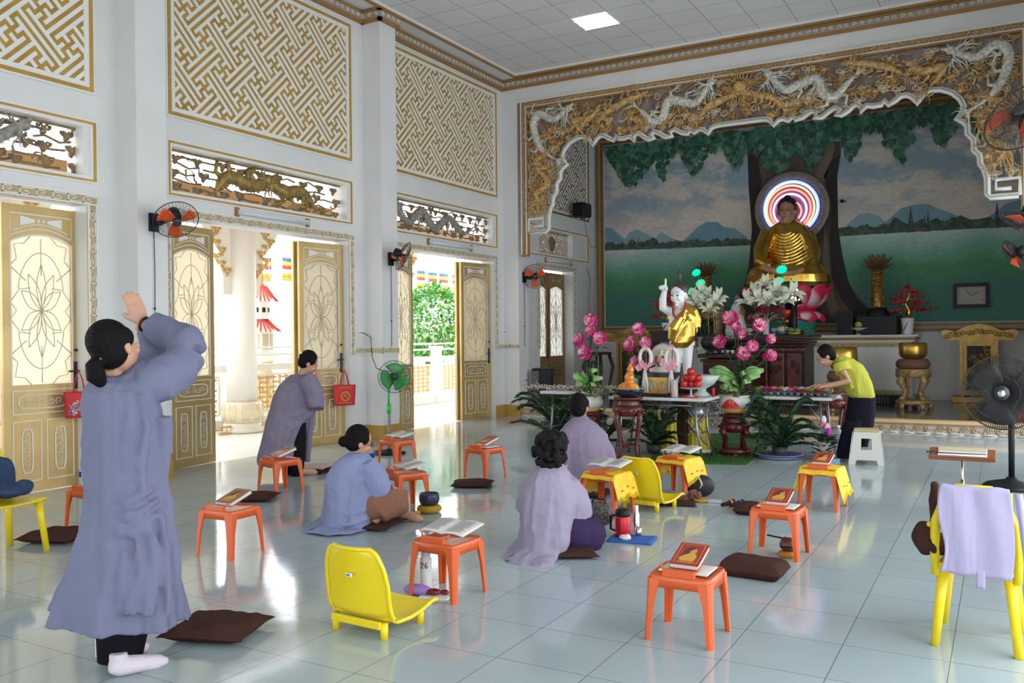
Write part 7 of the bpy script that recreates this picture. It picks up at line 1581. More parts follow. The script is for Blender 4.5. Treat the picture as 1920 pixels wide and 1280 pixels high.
# ---------------------------------------------------------------- low orange stools with books
orm = mat('orange_plastic', (.66,.105,.02), .32); yel = mat('yellow_plastic', (.80,.62,.01), .3); cov = mat('book_red', (.33,.03,.02), .35); page = mat('paper', (.70,.70,.66), .7); skinp = mat('print_skin', (.55,.25,.10), .6); printd = mat('print_dark', (.10,.03,.02), .6); goldp = mat('print_gold', (.60,.32,.05), .5); ink = mat('ink_grey', (.30,.30,.32), .8)
def stool(c, rz, label, H=.305, W=.158, D=.15, m=None):
    t = thing('low_stool', label, 'stool', (c[0],c[1],0), R(rz), 'low orange stools'); m = m or orm; w2, d2 = W*.91, D*.9
    g = G(); n = 6
    def rr(w_, d_, r, z): return [(sx*(w_-r)+r*cos(a), sy*(d_-r)+r*sin(a), z) for sx, sy, a0 in ((1,1,0),(-1,1,90),(-1,-1,180),(1,-1,270)) for a in [R(a0+90*k/4) for k in range(5)]]
    g.loft([rr(w2*.2,d2*.2,.01,H-.004), rr(w2*.94,d2*.93,.02,H-.004), rr(w2*.96,d2*.95,.025,H), rr(w2,d2,.03,H-.008), rr(w2*1.02,d2*1.02,.03,H-.058), rr(w2*1.0,d2*1.0,.03,H-.058), rr(w2*.96,d2*.95,.025,H-.012)], True); g.obj('seat', m, t)
    for sx in (-1,1):
        for sy in (-1,1):
            g = G(); r = []
            for z, k in ((H-.02,1.35),(H-.06,1.15),(H*.55,.82),(0,.62)):
                f = 1-z/H; x1, y1 = sx*(w2*1.02+(W-w2)*f), sy*(d2*1.02+(D-d2)*f); w_ = .046*k
                r.append([(x1,y1-sy*.012,z),(x1-sx*.012,y1,z),(x1-sx*w_,y1,z),(x1-sx*w_,y1-sy*.010,z),(x1-sx*.012,y1-sy*.014,z),(x1-sx*.012,y1-sy*w_,z),(x1,y1-sy*w_,z)])
            g.loft(r, True, smooth=False); g.obj('leg', m, t, fix=True)
    g = G(); g.box((-.075,-d2-.004,H-.005),(.075,-d2+.022,H+.028)); 
    for s2 in (-1,1): g.tube([(s2*.06,-d2+.018,H+.02),(s2*.085,-d2+.02,H+.03),(s2*.09,-d2+.035,H+.045)], .006, 6)
    g.obj('book_rest', m, t, bevel=.003); return t
def book_on(t, label, kind='closed', H=.305, dz=0):
    """book leaning in the rest of stool t"""
    M = Matrix.Translation(t.location) @ Matrix.Rotation(t.rotation_euler.z, 4, 'Z') @ Matrix.Translation((0,0,H))
    if kind in ('closed','pair','worn'):
        b = thing('book', label, 'book', (0,0,0)); b.matrix_world = M
        g = G(); g.M = Matrix.Translation((0,-.055,.034)) @ Matrix.Rotation(R(17),4,'X')
        g.box((-.065,0,-.018),(.065,.185,.002)); g.obj('pages', page, b); g = G(g.M); g.box((-.069,-.003,.002),(.069,.19,.006)); g.box((-.069,-.003,-.022),(.069,.19,-.018)); g.obj('cover', cov if kind != 'worn' else mat('book_brown', (.26,.12,.07), .4), b)
        z = .0065; q = g.M; g = G(q); fr = .056; frame_rect(g, -fr,.012,fr,.178,.0025,z,z+.0006); g.k = 1
        g.prism([(-.03,.03),(.034,.03),(.04,.07),(.03,.095),(.006,.10),(-.02,.08),(-.04,.05)], z, z+.0008); g.k = 2; g.prism([(.012+.017*cos(a), .118+.024*sin(a)) for a in [2*pi*i/12 for i in range(12)]], z, z+.0010); g.k = 3; g.prism([(-.03,.075),(-.03,.12),(-.01,.15),(.015,.15),(.02,.14),(.0,.12),(-.004,.10),(-.012,.085)], z, z+.0012)
        g.k = 0
        for i in range(6): g.box((-.035+i*.012,.018,z),(-.027+i*.012,.026,z+.0008))
        g.obj('cover_print', [goldp, goldp, skinp, printd], b)
        if kind == 'pair':
            b2 = thing('book', label.replace('red','open white').replace('picture','worn')[:90] if 0 else 'open white booklet lying flat under: '+label, 'book', (0,0,0)); b2.matrix_world = M; b2['label'] = 'thin white booklet under the '+label
            g = G(); g.box((-.115,-.08,.0),(-.002,.09,.008)); g.box((.002,-.08,.0),(.115,.09,.008)); g.obj('pages', page, b2, bevel=.002)
    else:
        b = thing('open_book', label, 'book', (0,0,0)); b.matrix_world = M; Q = Matrix.Translation((0,-.06,.03)) @ Matrix.Rotation(R(9),4,'X'); g = G(Q)
        g.sheet(lambda u, v: (-.15+.3*u, .2*v, .006+.010*abs(sin(2*pi*u))), 16, 3, .006); g.obj('pages', page, b, fix=True)
        g = G(Q)
        for s2 in (-1,1):
            for i in range(13): g.box((s2*.075-.055,.02+i*.0125,.0175),(s2*.075+rnd.uniform(.03,.055),.0235+i*.0125,.0182))
        g.obj('print_lines', ink, b)
    return b
ST = [((-1.283,3.895),0,'nearest orange stool on the right, carrying a red picture book on white sheets','red picture book on the nearest right stool','pair'),
 ((-1.246,5.598),-2,'orange stool beside the thick brown cushion, wooden fish under it','red picture book on the stool above the wooden fish','pair'),
 ((-2.64,3.919),-4,'orange stool at the front centre holding an open white book','open white book on the front centre stool','open'),
 ((-4.398,3.998),2,'orange stool at the front left, behind the standing person','worn brown book on the front left stool','worn'),
 ((-5.745,5.82),-14,'orange stool in front of the bowing person','two worn brown books on the stool before the bowing person','worn'),
 ((-4.48,7.33),-15,'orange stool standing alone in the bright floor reflection near the centre','red picture book on the lone stool in the floor reflection','pair')]
for c, rz, l, bl, k in ST: t = stool(c, rz, l); book_on(t, bl, k)
P = at(740,878); t = stool((P.x,P.y+.05), -16, 'orange stool in front of the green fan with an open pamphlet'); book_on(t, 'open cream pamphlet on the stool before the green fan', 'open')
P = at(742,955); tS = stool((P.x+.04,P.y+.08), -28, 'orange stool used by the seated person in glasses'); book_on(tS, 'large open white book before the person in glasses', 'open')
P = at(1128,968); t5 = stool((P.x,P.y+.12), -8, 'orange stool with yellow cloth in front of the curly haired person', H=.33); b5 = book_on(t5, 'open sheet in a plastic sleeve on the yellow cloth, before the curly haired person', 'open', H=.345)
P = at(1268,930); t6 = stool((P.x,P.y+.08), -14, 'orange stool with yellow cloth behind the far yellow floor chair', H=.33); b6 = book_on(t6, 'open white book on the yellow cloth behind the far floor chair', 'open', H=.345)
t7 = stool((-1.27,7.26), -4, 'far right orange stool with a fringed yellow cloth', H=.33); book_on(t7, 'red picture book on the fringed yellow cloth', 'closed', H=.335)
P = at(168,992); stool((P.x,P.y+.05), 0, 'orange stool at the left edge, mostly hidden by the standing person')
ycl2 = mat('yellow_brocade', (.80,.47,.01), .6, c2=(.85,.60,.03), nscale=26)
def drape(t, label, H=.332, w_=.17, d_=.125, drop=.11, seed=0):
    o = thing('fringed_cloth', label, 'cloth', tuple(t.location), t.rotation_euler.z, 'yellow cloths on stools'); g = G()
    def f(u, v):
        x, y = (u-.5)*2*(w_+drop), (v-.5)*2*(d_+drop*.35); ax = max(0,abs(x)-w_*.86); z = H+.004-ax*1.25-(max(0,abs(y)-d_*.92))*.9
        x = (1 if x > 0 else -1)*(min(abs(x),w_*.86)+ax*.35); return (x, y*1.0, z+.012*sin(14*v+seed)*min(1,ax*14)+.003*sin(25*u))
    g.sheet(f, 36, 20, .004); g.obj('brocade', ycl2, o, fix=True); g = G()
    for i in range(46):
        for s2 in (0,1): a = V(f(s2,i/45)); g.tube([a, a+V(((s2-.5)*.02,rnd.uniform(-.006,.006),-.025))], .0022, 4)
    g.obj('fringe', ycl2, o)
    g = G()
    for k in range(3): c = V(f(.93,.25+.25*k)); spiral(g, (0,0), .001) if 0 else g.cbox(c+V((.003,0,.004)), (.005,.022,.018), ry=.9)
    g.obj('red_motif', lotusr, o)
drape(t5, 'yellow fringed cloth on the stool before the curly haired person', seed=1); drape(t6, 'yellow fringed cloth on the stool behind the far floor chair', seed=2); drape(t7, 'yellow fringed cloth on the far right stool', drop=.13, seed=3)
# ---------------------------------------------------------------- brown cushions
cush = mat('cushion_cloth', (.058,.026,.021), .95, bump=.5, bscale=12, spec=.1)
def cushion(u, v, w_, d_, label, rz=0, h=.06, sag=.5, m=None, z=0, name='floor_cushion', grp='brown floor cushions', seed=0, ex=3):
    P = at(u, v); t = thing(name, label, 'cushion', (P.x,P.y,z), rz, grp)
    g = G()
    def f(u_, v_, top):
        a, b = (u_-.5)*2, (v_-.5)*2; e = (1-abs(a)**ex)*(1-abs(b)**ex); pk = .10 if ex == 3 else .02; pin = 1-pk*(1-abs(a)**2)*abs(b)**3; pin2 = 1-pk*(1-abs(b)**2)*abs(a)**3
        q = h*e**.55; nz = noise.noise(V((a*1.6+seed*3,b*1.6,seed)))*.35+noise.noise(V((a*4+seed,b*4,seed+5)))*.16
        return (a*w_/2*pin2, b*d_/2*pin, (h*.42+q*.58*(1+nz*sag)) if top else max(.003, h*.42-q*.44))
    g.sheet(lambda a, b: f(a, b, True), 26, 22); g.sheet(lambda a, b: f(1-a, b, False), 12, 10); o = g.obj('cover', m or cush, t); return t
cushion(474,936,.42,.36,'dark brown cushion left of the stool before the bowing person',.5,seed=1)
cushion(886,911,.40,.34,'dark brown cushion beside the lone stool in the floor reflection',.45,seed=2)
tt = cushion(592,884,.36,.36,'dark brown cushion under a pale towel behind the seated person in glasses',.2,.05,seed=3)
P = at(592,884); t = thing('folded_towel', 'pale pink towel spread over a dark cushion', 'towel', (P.x,P.y+.02,.055), .2); g = G(); g.sheet(lambda u, v: ((u-.5)*.34, (v-.5)*.34, .012+.016*noise.noise(V((u*4,v*4,1)))-.08*max(0,abs(v-.5)-.42)), 20, 20, .01); g.obj('fabric', mat('towel_pink', (.50,.36,.33), .9), t, fix=True)
cushion(408,1190,.42,.36,'rumpled dark brown cushion right of the standing person',.35,.09,1.3,seed=4)
cushion(1414,1078,.36,.24,'thick folded brown cushion beside the stool with the wooden fish',-.05,.10,.3,seed=5,ex=9)
t = cushion(1412,962,.26,.26,'small brown cushion left of the stool above the wooden fish',0,.08,.5,seed=6,ex=7)
cushion(108,1012,.42,.36,'dark brown cushion at the left edge beside the yellow chair',.35,.08,.8,seed=7)
cushion(1268,944,.34,.28,'flat brown cushion under the stool behind the far floor chair',.3,.02,.5,seed=8)
cushion(1062,1040,.40,.30,'brown cushion under the curly haired person',.55,.05,.5,seed=9)
cushion(1096,926,.5,.4,'brown cushion under the kneeling person',.1,.05,.5,seed=10)
cushion(690,985,.5,.42,'brown cushion under the seated person in glasses',.2,.05,.5,seed=11)
# ---------------------------------------------------------------- yellow floor chairs
def floor_chair(f1, f2, f3, label, H=.42):
    a, b, c = at(*f1), at(*f2), at(*f3); e1 = (b-a); W = e1.length; e1.normalize(); e2 = V((-e1.y,e1.x,0)); L = .30; W = max(.25,min(W,.30)); mid = (a+b)/2
    t = thing('floor_chair', label, 'chair', (mid.x,mid.y,0), atan2(e1.y,e1.x), 'legless yellow floor chairs')
    prof = [(L+.07,.075),(L+.04,.082),(L*.8,.055),(L*.5,.045),(L*.2,.05),(.03,.065),(-.02,.11),(-.035,.17),(-.045,.25),(-.06,.33),(-.075,.40),(-.078,.42)]; n = len(prof)
    def width(k): q = k/(n-1); return W*.60*(1 if q < .45 else 1.04 if q < .75 else max(.62, (1-((q-.75)/.25)**2.4)**.5 if q < 1 else .62))
    def f(u, v):
        k = v*(n-1); i = min(int(k), n-2); w_ = k-i; y = prof[i][0]*(1-w_)+prof[i+1][0]*w_; z = prof[i][1]*(1-w_)+prof[i+1][1]*w_; ww = width(i)*(1-w_)+width(i+1)*w_; x = (u-.5)*2
        edge = abs(x)**4; return (x*ww, y+(.0 if v < .5 else .03*(x*x)), z+(.018*edge if v < .5 else 0))
    g = G(); g.sheet(f, 18, 44, .009); o = g.obj('shell', yel, t, fix=True)
    g = G(); rim = [f(0,i/30) for i in range(31)]+[f(i/12,1) for i in range(1,12)]+[f(1,1-i/30) for i in range(31)]; g.tube(rim, .011, 8); g.obj('rim', yel, t)
    g = G(); g.box((-W*.5,-.035,.05),(W*.5,-.015,.085)); g.obj('rear_rail', yel, t, bevel=.005)
    for x in (-W*.5,W*.5):
        for y in (.0,L-.03): g = G(); g.cyl((x,y,0),(x,y,.075), .018, .02, n=12); g.obj('foot', yel, t)
    g = G(); g.box((-.016,-.078,.29),(.02,-.070,.305)); g.k = 1; g.box((-.01,-.079,.294),(.012,-.0785,.301)); g.obj('label_sticker', [white, mat('ink_blue', (.05,.08,.4), .5)], t)
    return t
floor_chair((627,1177),(724,1199),(787,1167),'yellow legless floor chair in the front centre, seen from behind')
floor_chair((1170,951),(1233,960),(1263,944),'yellow legless floor chair further back beside the curly haired person')
# ---------------------------------------------------------------- yellow four legged chairs
def yellow_chair(P1, e1, label, W=.40, D=.36, S=.345, H=.72, arms=True):
    """P1 back-left leg, e1 direction to the back-right leg; the chair faces 90 degrees left of e1"""
    t = thing('plastic_chair', label, 'chair', (P1.x,P1.y,0), atan2(e1.y,e1.x), None)
    lean = .02
    for x, y, sx, sy in ((0,0,1,1),(W,0,-1,1),(0,D,1,-1),(W,D,-1,-1)): g = G(); g.tube([(x,y,0),(x+sx*.02,y+sy*.02,S*.6),(x+sx*.035,y+sy*.035,S)], [.019,.022,.026], 12); g.obj('leg', yel, t)
    g = G(); g.sheet(lambda u, v: (.01+(W-.02)*u, .0+(D+.02)*v, S+.012*(abs(2*u-1)**3)+.02*(v-.5)**2), 14, 12, .014); g.obj('seat', yel, t, fix=True)
    pts = [(.005,.02,S-.03),(.0,.0,S+.1),(.01,-.03,S+.22),(.05,-.05,H-.05),(W*.3,-.055,H),(W*.7,-.055,H),(W-.05,-.05,H-.05),(W-.01,-.03,S+.22),(W,.0,S+.1),(W-.005,.02,S-.03)]
    g = G(); g.tube(pts, .02, 10); g.tube([(.02,-.0,S+.02),(W/2,-.02,S+.01),(W-.02,0,S+.02)], .012, 8); g.obj('back_hoop', yel, t)
    for x in (.10,.2,.3):
        g = G(); g.tube([(x,-.0,S+.02),(x,-.035,S+.2),(x,-.052,H-.01)], .014, 8, flat=.5); g.obj('back_slat', yel, t)
    for s2 in ((-1,1) if arms else ()): x = -.035 if s2 < 0 else W+.035; g = G(); g.tube([(x*.4 if s2 < 0 else W+.014,-.02,S+.2),(x,.1,S+.17),(x,.26,S+.15),(x*.6 if s2 < 0 else W+.02,D-.02,S+.01)], .013, 8); g.obj('armrest', yel, t)
    return t
a, b = at(1753,1209), at(1911,1235); e = (b-a).normalized(); W = (b-a).length
yc = yellow_chair(a, e, 'yellow plastic chair at the lower right with a lilac robe over its back', W)
M = Matrix.Translation((a.x,a.y,0)) @ Matrix.Rotation(atan2(e.y,e.x),4,'Z')
t = thing('draped_robe', 'lilac robe draped over the back of the lower right yellow chair', 'robe', (0,0,0)); t.matrix_world = M
lil = cloth('robe_pale_lilac', (.42,.38,.56), 1.2, .35)
g = G()
def dr(u, v):
    x = .03+.275*u+.012*sin(v*5); 
    if v < .78: q = v/.78; y = -.085-.012*sin(q*3)+.004*sin(u*13+q*2); z = .35+.385*q
    else: q = (v-.78)/.22; y = -.085+.075*q; z = .735+.012*sin(q*pi)-.20*q*q
    return (x+(.012*sin(v*9) if u < .05 else 0), y, z+.003*sin(u*17))
g.sheet(dr, 30, 30, .008); g.obj('robe_body', lil, t, fix=True)
g = G(); g.sheet(lambda u, v: (.315+.03*u+.035*(1-v), -.09-.01*sin(u*3), .40+.32*v), 6, 14, .008); g.obj('sleeve', lil, t, fix=True)
g = G(); g.sheet(lambda u, v: (.17+.035*u, -.085, .30+.08*v), 4, 5, .006); g.obj('tie_band', lil, t, fix=True)
t = thing('brown_robe', 'dark brown robe bundled on the seat of the lower right chair', 'robe', (0,0,0)); t.matrix_world = M
g = G(); g.ball((.2,.2,.42), (.22,.16,.06), 16, 10); g.ball((-.045,.05,.47), (.05,.07,.085), 12, 8); g.ball((.01,.08,.44), (.08,.09,.05), 12, 8); g.ball((.42,.12,.42), (.07,.1,.08), 12, 8)
g.cbox((.0,.0,.57), (.035,.06,.33)); o = g.obj('fabric', cush, t); wrap_remesh(o, .011, 3); fold(o, .04)
P = at(88,1032); h = p.fw; c = V((.75,.66,0)).normalized(); e1 = V((.80,.60,0)).normalized(); 
# left chair: its front right leg stands at P, chair extends to the left out of view
W = .40; D = .36; e1 = V((cos(R(62)),sin(R(62)),0)); fw_ = V((-e1.y,e1.x,0)); P1 = P-e1*W*.0
fdir = V((cos(R(6)),sin(R(6)),0)); e1 = V((fdir.y,-fdir.x,0)); P1 = P-fdir*D-e1*W+e1*0
lc = yellow_chair(P-fdir*D, V((fdir.y,-fdir.x,0)), 'yellow plastic chair cut by the left edge with a blue garment on its seat', arms=False)
M = lc.matrix_basis.copy(); M = Matrix.Translation(lc.location) @ Matrix.Rotation(lc.rotation_euler.z,4,'Z')
t = thing('blue_jacket', 'crumpled dark blue garment on the left yellow chair', 'garment', (0,0,0)); t.matrix_world = M
g = G(); g.ball((.18,.18,.42), (.17,.16,.055), 16, 10); g.ball((.12,.05,.50), (.13,.07,.13), 14, 10); g.ball((.1,.28,.43), (.06,.05,.05), 10, 8); g.ball((.25,.02,.58), (.09,.05,.10), 12, 8); o = g.obj('fabric', cloth('denim', (.035,.06,.13), 1.6, .7), t); wrap_remesh(o, .010, 2); fold(o, .05)
# ---------------------------------------------------------------- fans
mesh_wire = mat('cage_wire', (.03,.03,.03), .4); fano = mat('blade_orange', (.80,.10,.02), .3)
def fan(P, d, r, label, name, bladem, motorm=None, mount=None, group=None, cage=mesh_wire, nw=36, spin=0.3, root=None, bw=1.05):
    d = V(d).normalized(); u = V((0,0,1)); s2 = u.cross(d).normalized(); u = d.cross(s2); C = V(P)
    t = root or thing(name, label, 'fan', P, 0, group); O = t.location.copy(); M = Matrix(((s2.x,u.x,d.x,C.x-O.x),(s2.y,u.y,d.y,C.y-O.y),(s2.z,u.z,d.z,C.z-O.z),(0,0,0,1)))
    g = G(M)
    for q in [2*pi*i/32 for i in range(1)]: pass
    g.tube([(r*cos(2*pi*i/32),r*sin(2*pi*i/32),0) for i in range(32)], r*.022, 6, closed=True)
    for i in range(nw):
        a = 2*pi*i/nw; c, s3 = cos(a), sin(a); g.tube([(r*.2*c,r*.2*s3,r*.24),(r*.75*c,r*.75*s3,r*.20),(r*c,r*s3,0),(r*.7*c,r*.7*s3,-r*.2),(r*.3*c,r*.3*s3,-r*.24)], r*.008, 3)
    for k, z in ((.45,.24),(.75,.2),(.5,-.23)): g.tube([(r*k*cos(2*pi*i/28),r*k*sin(2*pi*i/28),r*z) for i in range(28)], r*.008, 4, closed=True)
    g.lathe([(r*.2,r*.22),(r*.2,r*.26),(.001,r*.28)], 16); g.obj('cage', cage, t)
    for b in range(3):
        g = G(M); a0 = spin+b*2*pi/3
        def f(uu, v): rad = r*(.14+.74*v); a = a0+(uu-.5)*(bw-.25*v)+.25*v; return (rad*cos(a), rad*sin(a), r*.10*(uu-.5)*1.2+.02)
        g.sheet(f, 6, 6, .003); g.obj('blade', bladem, t)
    g = G(M); g.cyl((0,0,-r*.65),(0,0,-r*.2), r*.27, r*.3, n=16); g.cyl((0,0,-r*.2),(0,0,r*.12), r*.13, n=12); g.obj('motor', motorm or black, t)
    return t, M
wf = [((-7.32,5.715,2.555),(330,412),(.55,-.25,-.55),'black and orange wall fan left of the middle doorway',.21),((-7.32,9.53,2.47),(756,480),(.75,.45,-.45),'black and orange wall fan beside the doorway nearest the altar, edge on',.21),((-7.32,13.33,2.42),(1003,518),(.35,-.93,-.12),'orange bladed wall fan on the corner pier beside the alcove',.21)]
for k, (mp, (u,v), d, l, r) in enumerate(wf):
    ref = V(mp); q = atx(u, v, (-6.98,-7.03,-7.12)[k]); t = thing('wall_fan', l, 'fan', mp, 0, 'wall fans on the left piers'); fan(q, d, r, l, '', fano, root=t, spin=.4+k)
    g = G(); g.box((0,-.05,-.09),(.03,.05,.09)); e = (q-ref)-V(d).normalized()*r*.45; g.tube([(.03,0,0),(.12,0,-.01),(e.x,e.y,e.z)], [.03,.03,.025], 8); g.k = 1; g.tube([(e.x*.6,e.y*.6,e.z*.6-.01),(e.x,e.y,e.z-.015)], [.045,.05], 8); g.obj('bracket', [black, fano], t)
    g = G(); g.tube([(.015,0,-.09),(.012,.01,-.5),(.018,0,-.9),(.012,0,-1.2)], .004, 5); g.ball((.015,0,-.85), .012, 6, 4); g.obj('pull_cord', black, t)
rf = [((1925,215),4.85,(-.45,-.75,.5),'black and orange wall fan at the top right edge, nearest',.235,.446,5.7),((1921,415),8.2,(-.35,-.2,-.95),'wall fan at the right edge, seen almost flat',.22,.446,9.5),((1902,478),11.3,(-.8,.35,-.45),'small tilted wall fan lowest at the right edge',.22,.446,13.3)]
for (u,v), D, d, l, r, mx_, my in rf:
    q = CP+ray(u,v)*(D/ray(u,v).dot(FW)); t = thing('wall_fan', l, 'fan', (mx_+.0,my,q.z-.05), 0, None); fan(q, d, r, l, '', fano, root=t, nw=64, spin=.9)
    g = G(); e = (q-t.location)-V(d).normalized()*r*.45; g.box((-.03,-.05,-.09),(0,.05,.09)); g.tube([(-.03,0,0),(-.1,0,0),(e.x,e.y,e.z)], [.03,.03,.025], 8); g.obj('bracket', black, t)
# green stand fan
P = at(730,850); hd_ = aty(739,706,P.y-.05); t = thing('stand_fan', 'green bladed stand fan beside the pier between the two doorways', 'fan', P)
greenb = mat('blade_green', (.02,.42,.07), .2, alpha=.75); fan(hd_, (.62,-.78,.02), .19, '', '', greenb, root=t, nw=44, bw=1.9, motorm=mat('fan_green', (.02,.30,.06), .35), spin=1.2)
g = G(); g.lathe([(.19,0),(.20,.02),(.17,.035),(.04,.05),(.03,.06)], 28); g.obj('base', black, t); g = G(); g.cyl((0,0,.04),(0,0,aty(730,765,P.y).z), .019, n=12); g.obj('pole', mat('speckled_pole', (.02,.02,.02), .4, c2=(.45,.45,.45), nscale=90), t)
g = G(); z = aty(730,765,P.y).z; g.cyl((0,0,z-.06),(0,0,z+.05), .026, n=12); g.cyl((0,0,z+.05),(0,0,hd_.z-.1), .013, n=10); g.obj('collar', mat('collar_green', (.03,.5,.08), .35), t)
g = G(); e = hd_-P; g.tube([(0,0,hd_.z-.12),(e.x-.06,e.y+.08,hd_.z)], .03, 8); g.obj('neck', mat('fan_green', None), t)
# black pedestal fan
P = at(1897,915); q = aty(1880,736,P.y-.12); t = thing('pedestal_fan', 'large black pedestal fan in front of the altar platform at the right', 'fan', P); fan(q, (-.12,-.99,.02), .325, '', '', mat('blade_black', (.03,.03,.035), .3, alpha=.85), root=t, nw=110, spin=.1, bw=1.5)
g = G(); g.lathe([(.23,0),(.235,.02),(.2,.045),(.05,.08),(.04,.1)], 32); g.obj('base', black, t); g = G(); g.cyl((0,0,.08),(0,0,q.z-.03), .025, n=14); g.obj('pole', black, t)
g = G(); g.lathe([(.035,0),(.03,.03),(.001,.04)], 16); o = g.obj('chrome_hub', chrome, t); o.location = (q-P)+V((-.01,-.10,0)); o.rotation_euler = (R(90),0,0)
# lectern / low music stand
P = at(1805,968); z = aty(1805,852,P.y).z; t = thing('book_lectern', 'low brown lectern on a chrome pole, with an open booklet', 'lectern', P)
Q = Matrix.Translation((0,0,z)) @ Matrix.Rotation(R(16),4,'X'); g = G(Q); g.box((-.225,-.10,-.012),(.225,.10,.012)); g.box((-.225,-.105,.012),(.225,-.09,.03)); g.obj('desk', mat('lectern_brown', (.23,.075,.03), .35), t, bevel=.008)
g = G(); g.cyl((0,0,.14),(0,0,z-.02), .008, n=10); g.cyl((0,0,.04),(0,0,z*.6), .013, n=12); g.obj('pole', chrome, t)
for i in range(3): a = i*2.09+.4; g = G(); g.tube([(0,0,.14),(.2*cos(a),.2*sin(a),.0)], .009, 8); g.obj('leg', chrome, t)
b = thing('booklet', 'open pink and cream booklet with a dark ribbon on the lectern', 'book', P+V((0,0,z+.01))); g = G(Matrix.Rotation(R(16),4,'X')); g.box((-.165,-.085,.0),(.165,.08,.012)); g.obj('pages', page, b, bevel=.003); g = G(Matrix.Rotation(R(16),4,'X')); g.box((-.165,.0,.012),(.16,.078,.014)); g.obj('cover_flap', mat('booklet_cream', (.50,.42,.28), .6), b)
g = G(Matrix.Rotation(R(16),4,'X')); g.tube([(-.24,-.05,.016),(-.2,-.03,.02),(-.15,-.045,.016),(.16,-.035,.015)], .004, 5); g.tube([(-.24,-.03,.016),(-.2,-.05,.02)], .004, 5); g.obj('ribbon', mat('ribbon_navy', (.02,.02,.09), .6), b)
# ---------------------------------------------------------------- bags, bottles and small things on the floor
def tote(P, n, label, w_, h, emb, m):
    t = thing('tote_bag', label, 'bag', P, n); g = G(); g.sheet(lambda u, v: ((u-.5)*w_*(1-.12*(1-v)), -.03-.022*sin(pi*v)*sin(pi*u), -h+h*v-.2), 12, 12, .0); g.sheet(lambda u, v: ((.5-u)*w_*(1-.12*(1-v)), .0, -h+h*v-.2), 6, 6, .0); g.box((-w_*.44,-.035,-h-.2),(w_*.44,.0,-h-.195)); o = g.obj('bag_body', m, t); q = o.modifiers.new('thick','SOLIDIFY'); q.thickness = .003
    for y in (-.03,0): g = G(); g.tube([(-w_*.2,y,-.21),(-w_*.1,y,-.07),(0,y*.5-.005,0),(w_*.1,y,-.07),(w_*.2,y,-.21)], .012, 6, flat=.3); g.obj('strap', m, t)
    g = G(WF(0,0,-.057)); emb(g, h); return g, t
redb = mat('bag_red', (.55,.02,.025), .6); yl = mat('bag_print_yellow', (.75,.45,.08), .6)
P = V((-7.60,8.93,1.12)); P = atx(641,690,-7.62)
def e1_(g, h):
    c = (0,-.2-h*.55); 
    for r in (.062,.05): g.tube([(c[0]+r*cos(q),c[1]+r*sin(q),.0) for q in [2*pi*i/28 for i in range(28)]], .0035, 4, closed=True)
    for i in range(16): q = 2*pi*i/16; g.tube([(c[0]+.053*cos(q),c[1]+.053*sin(q),.001),(c[0]+.060*cos(q),c[1]+.060*sin(q),.001)], .002, 4)
    g.tube([(c[0]-.03,c[1]-.02,.001),(c[0]-.01,c[1]+.025,.001),(c[0]+.02,c[1]+.01,.001),(c[0]-.005,c[1]-.005,.001),(c[0]+.03,c[1]-.028,.001)], .005, 5)
    for z, n, s_, w_ in ((-.225,11,.014,.009),(-.242,18,.008,.006)):
        for i in range(n): x = (i-(n-1)/2)*(w_*1.55); g.box((x,z,0),(x+w_*.8,z+s_*.15,.002)); g.box((x,z,0),(x+w_*.2,z+s_,.002)); g.box((x,z+s_*.8,0),(x+w_*(.8 if i % 3 else .4),z+s_,.002)); 
    for i in range(24): x = (i-12)*.007; g.box((x,-.2-h*.86,0),(x+.005,-.2-h*.86+.004,.002)); g.box((x,-.2-h*.9,0),(x+.004,-.2-h*.9+.003,.002))
g, t = tote(P+V((.035,0,-.02)), R(-62)+pi/2+R(30), 'red tote bag with round yellow emblem and lettering, hanging on the middle door handle', .30, .27, e1_, redb); g.obj('printed_emblem', yl, t)
P = atx(141,690,-7.70)
def e2_(g, h): 
    for i in range(60): g.k = rnd.choice((0,0,1,2,3)); x, y = rnd.uniform(-.09,.11), rnd.uniform(-.2-h*.9,-.2-h*.3); s_ = rnd.uniform(.006,.016); g.cbox((x,y,0), (s_*2,s_,.003), rz=rnd.uniform(0,3))
g, t = tote(P+V((.05,0,-.02)), R(65), 'red tote bag with blue and white print behind the standing person', .26, .25, e2_, redb); g.obj('print_patches', [mat('print_blue', (.05,.30,.50), .6), gw, mat('petal_pink', None), yl], t)
bottle(155,908,868,'clear water bottle with blue label standing by the left door',white,.032,blue)
bottle(697,872,838,'clear water bottle with blue label left of the stool before the green fan',white,.03,blue,H=.22)
# singing bowl on yellow ring, mallet
P = at(805,960); t = thing('cushion_ring', 'small round yellow cushion under the dark singing bowl on the floor', 'cushion', P); g = G(); g.lathe([(.06,0),(.092,.012),(.10,.03),(.09,.052),(.06,.06),(.01,.055)], 28, mod=lambda a, k: 1+.012*cos(18*a)); g.obj('padding', mat('mustard_velvet', (.45,.27,.02), .8), t)
t = thing('singing_bowl', 'dark blue grey singing bowl on a yellow ring cushion in the floor reflection', 'bowl', P+V((0,0,.056))); g = G(); g.lathe([(.04,0),(.07,.012),(.082,.045),(.079,.085),(.074,.098),(.070,.098),(.074,.06),(.04,.02)], 32); g.obj('bowl', mat('bowl_navy', (.045,.05,.09), .35, metal=.3), t)
P = at(768,966); t = thing('bowl_mallet', 'short wooden mallet with yellow grip lying beside the singing bowl', 'mallet', P+V((0,0,.014)), .55); g = G(); g.cyl((-.09,0,0),(-.0,0,.004), .013, n=10); g.obj('stick', mat('mallet_wood', (.25,.10,.05), .5), t); g = G(); g.cyl((0,0,.004),(.085,0,.006), .018, .016, n=12); g.obj('grip', mat('mustard_velvet', None), t)
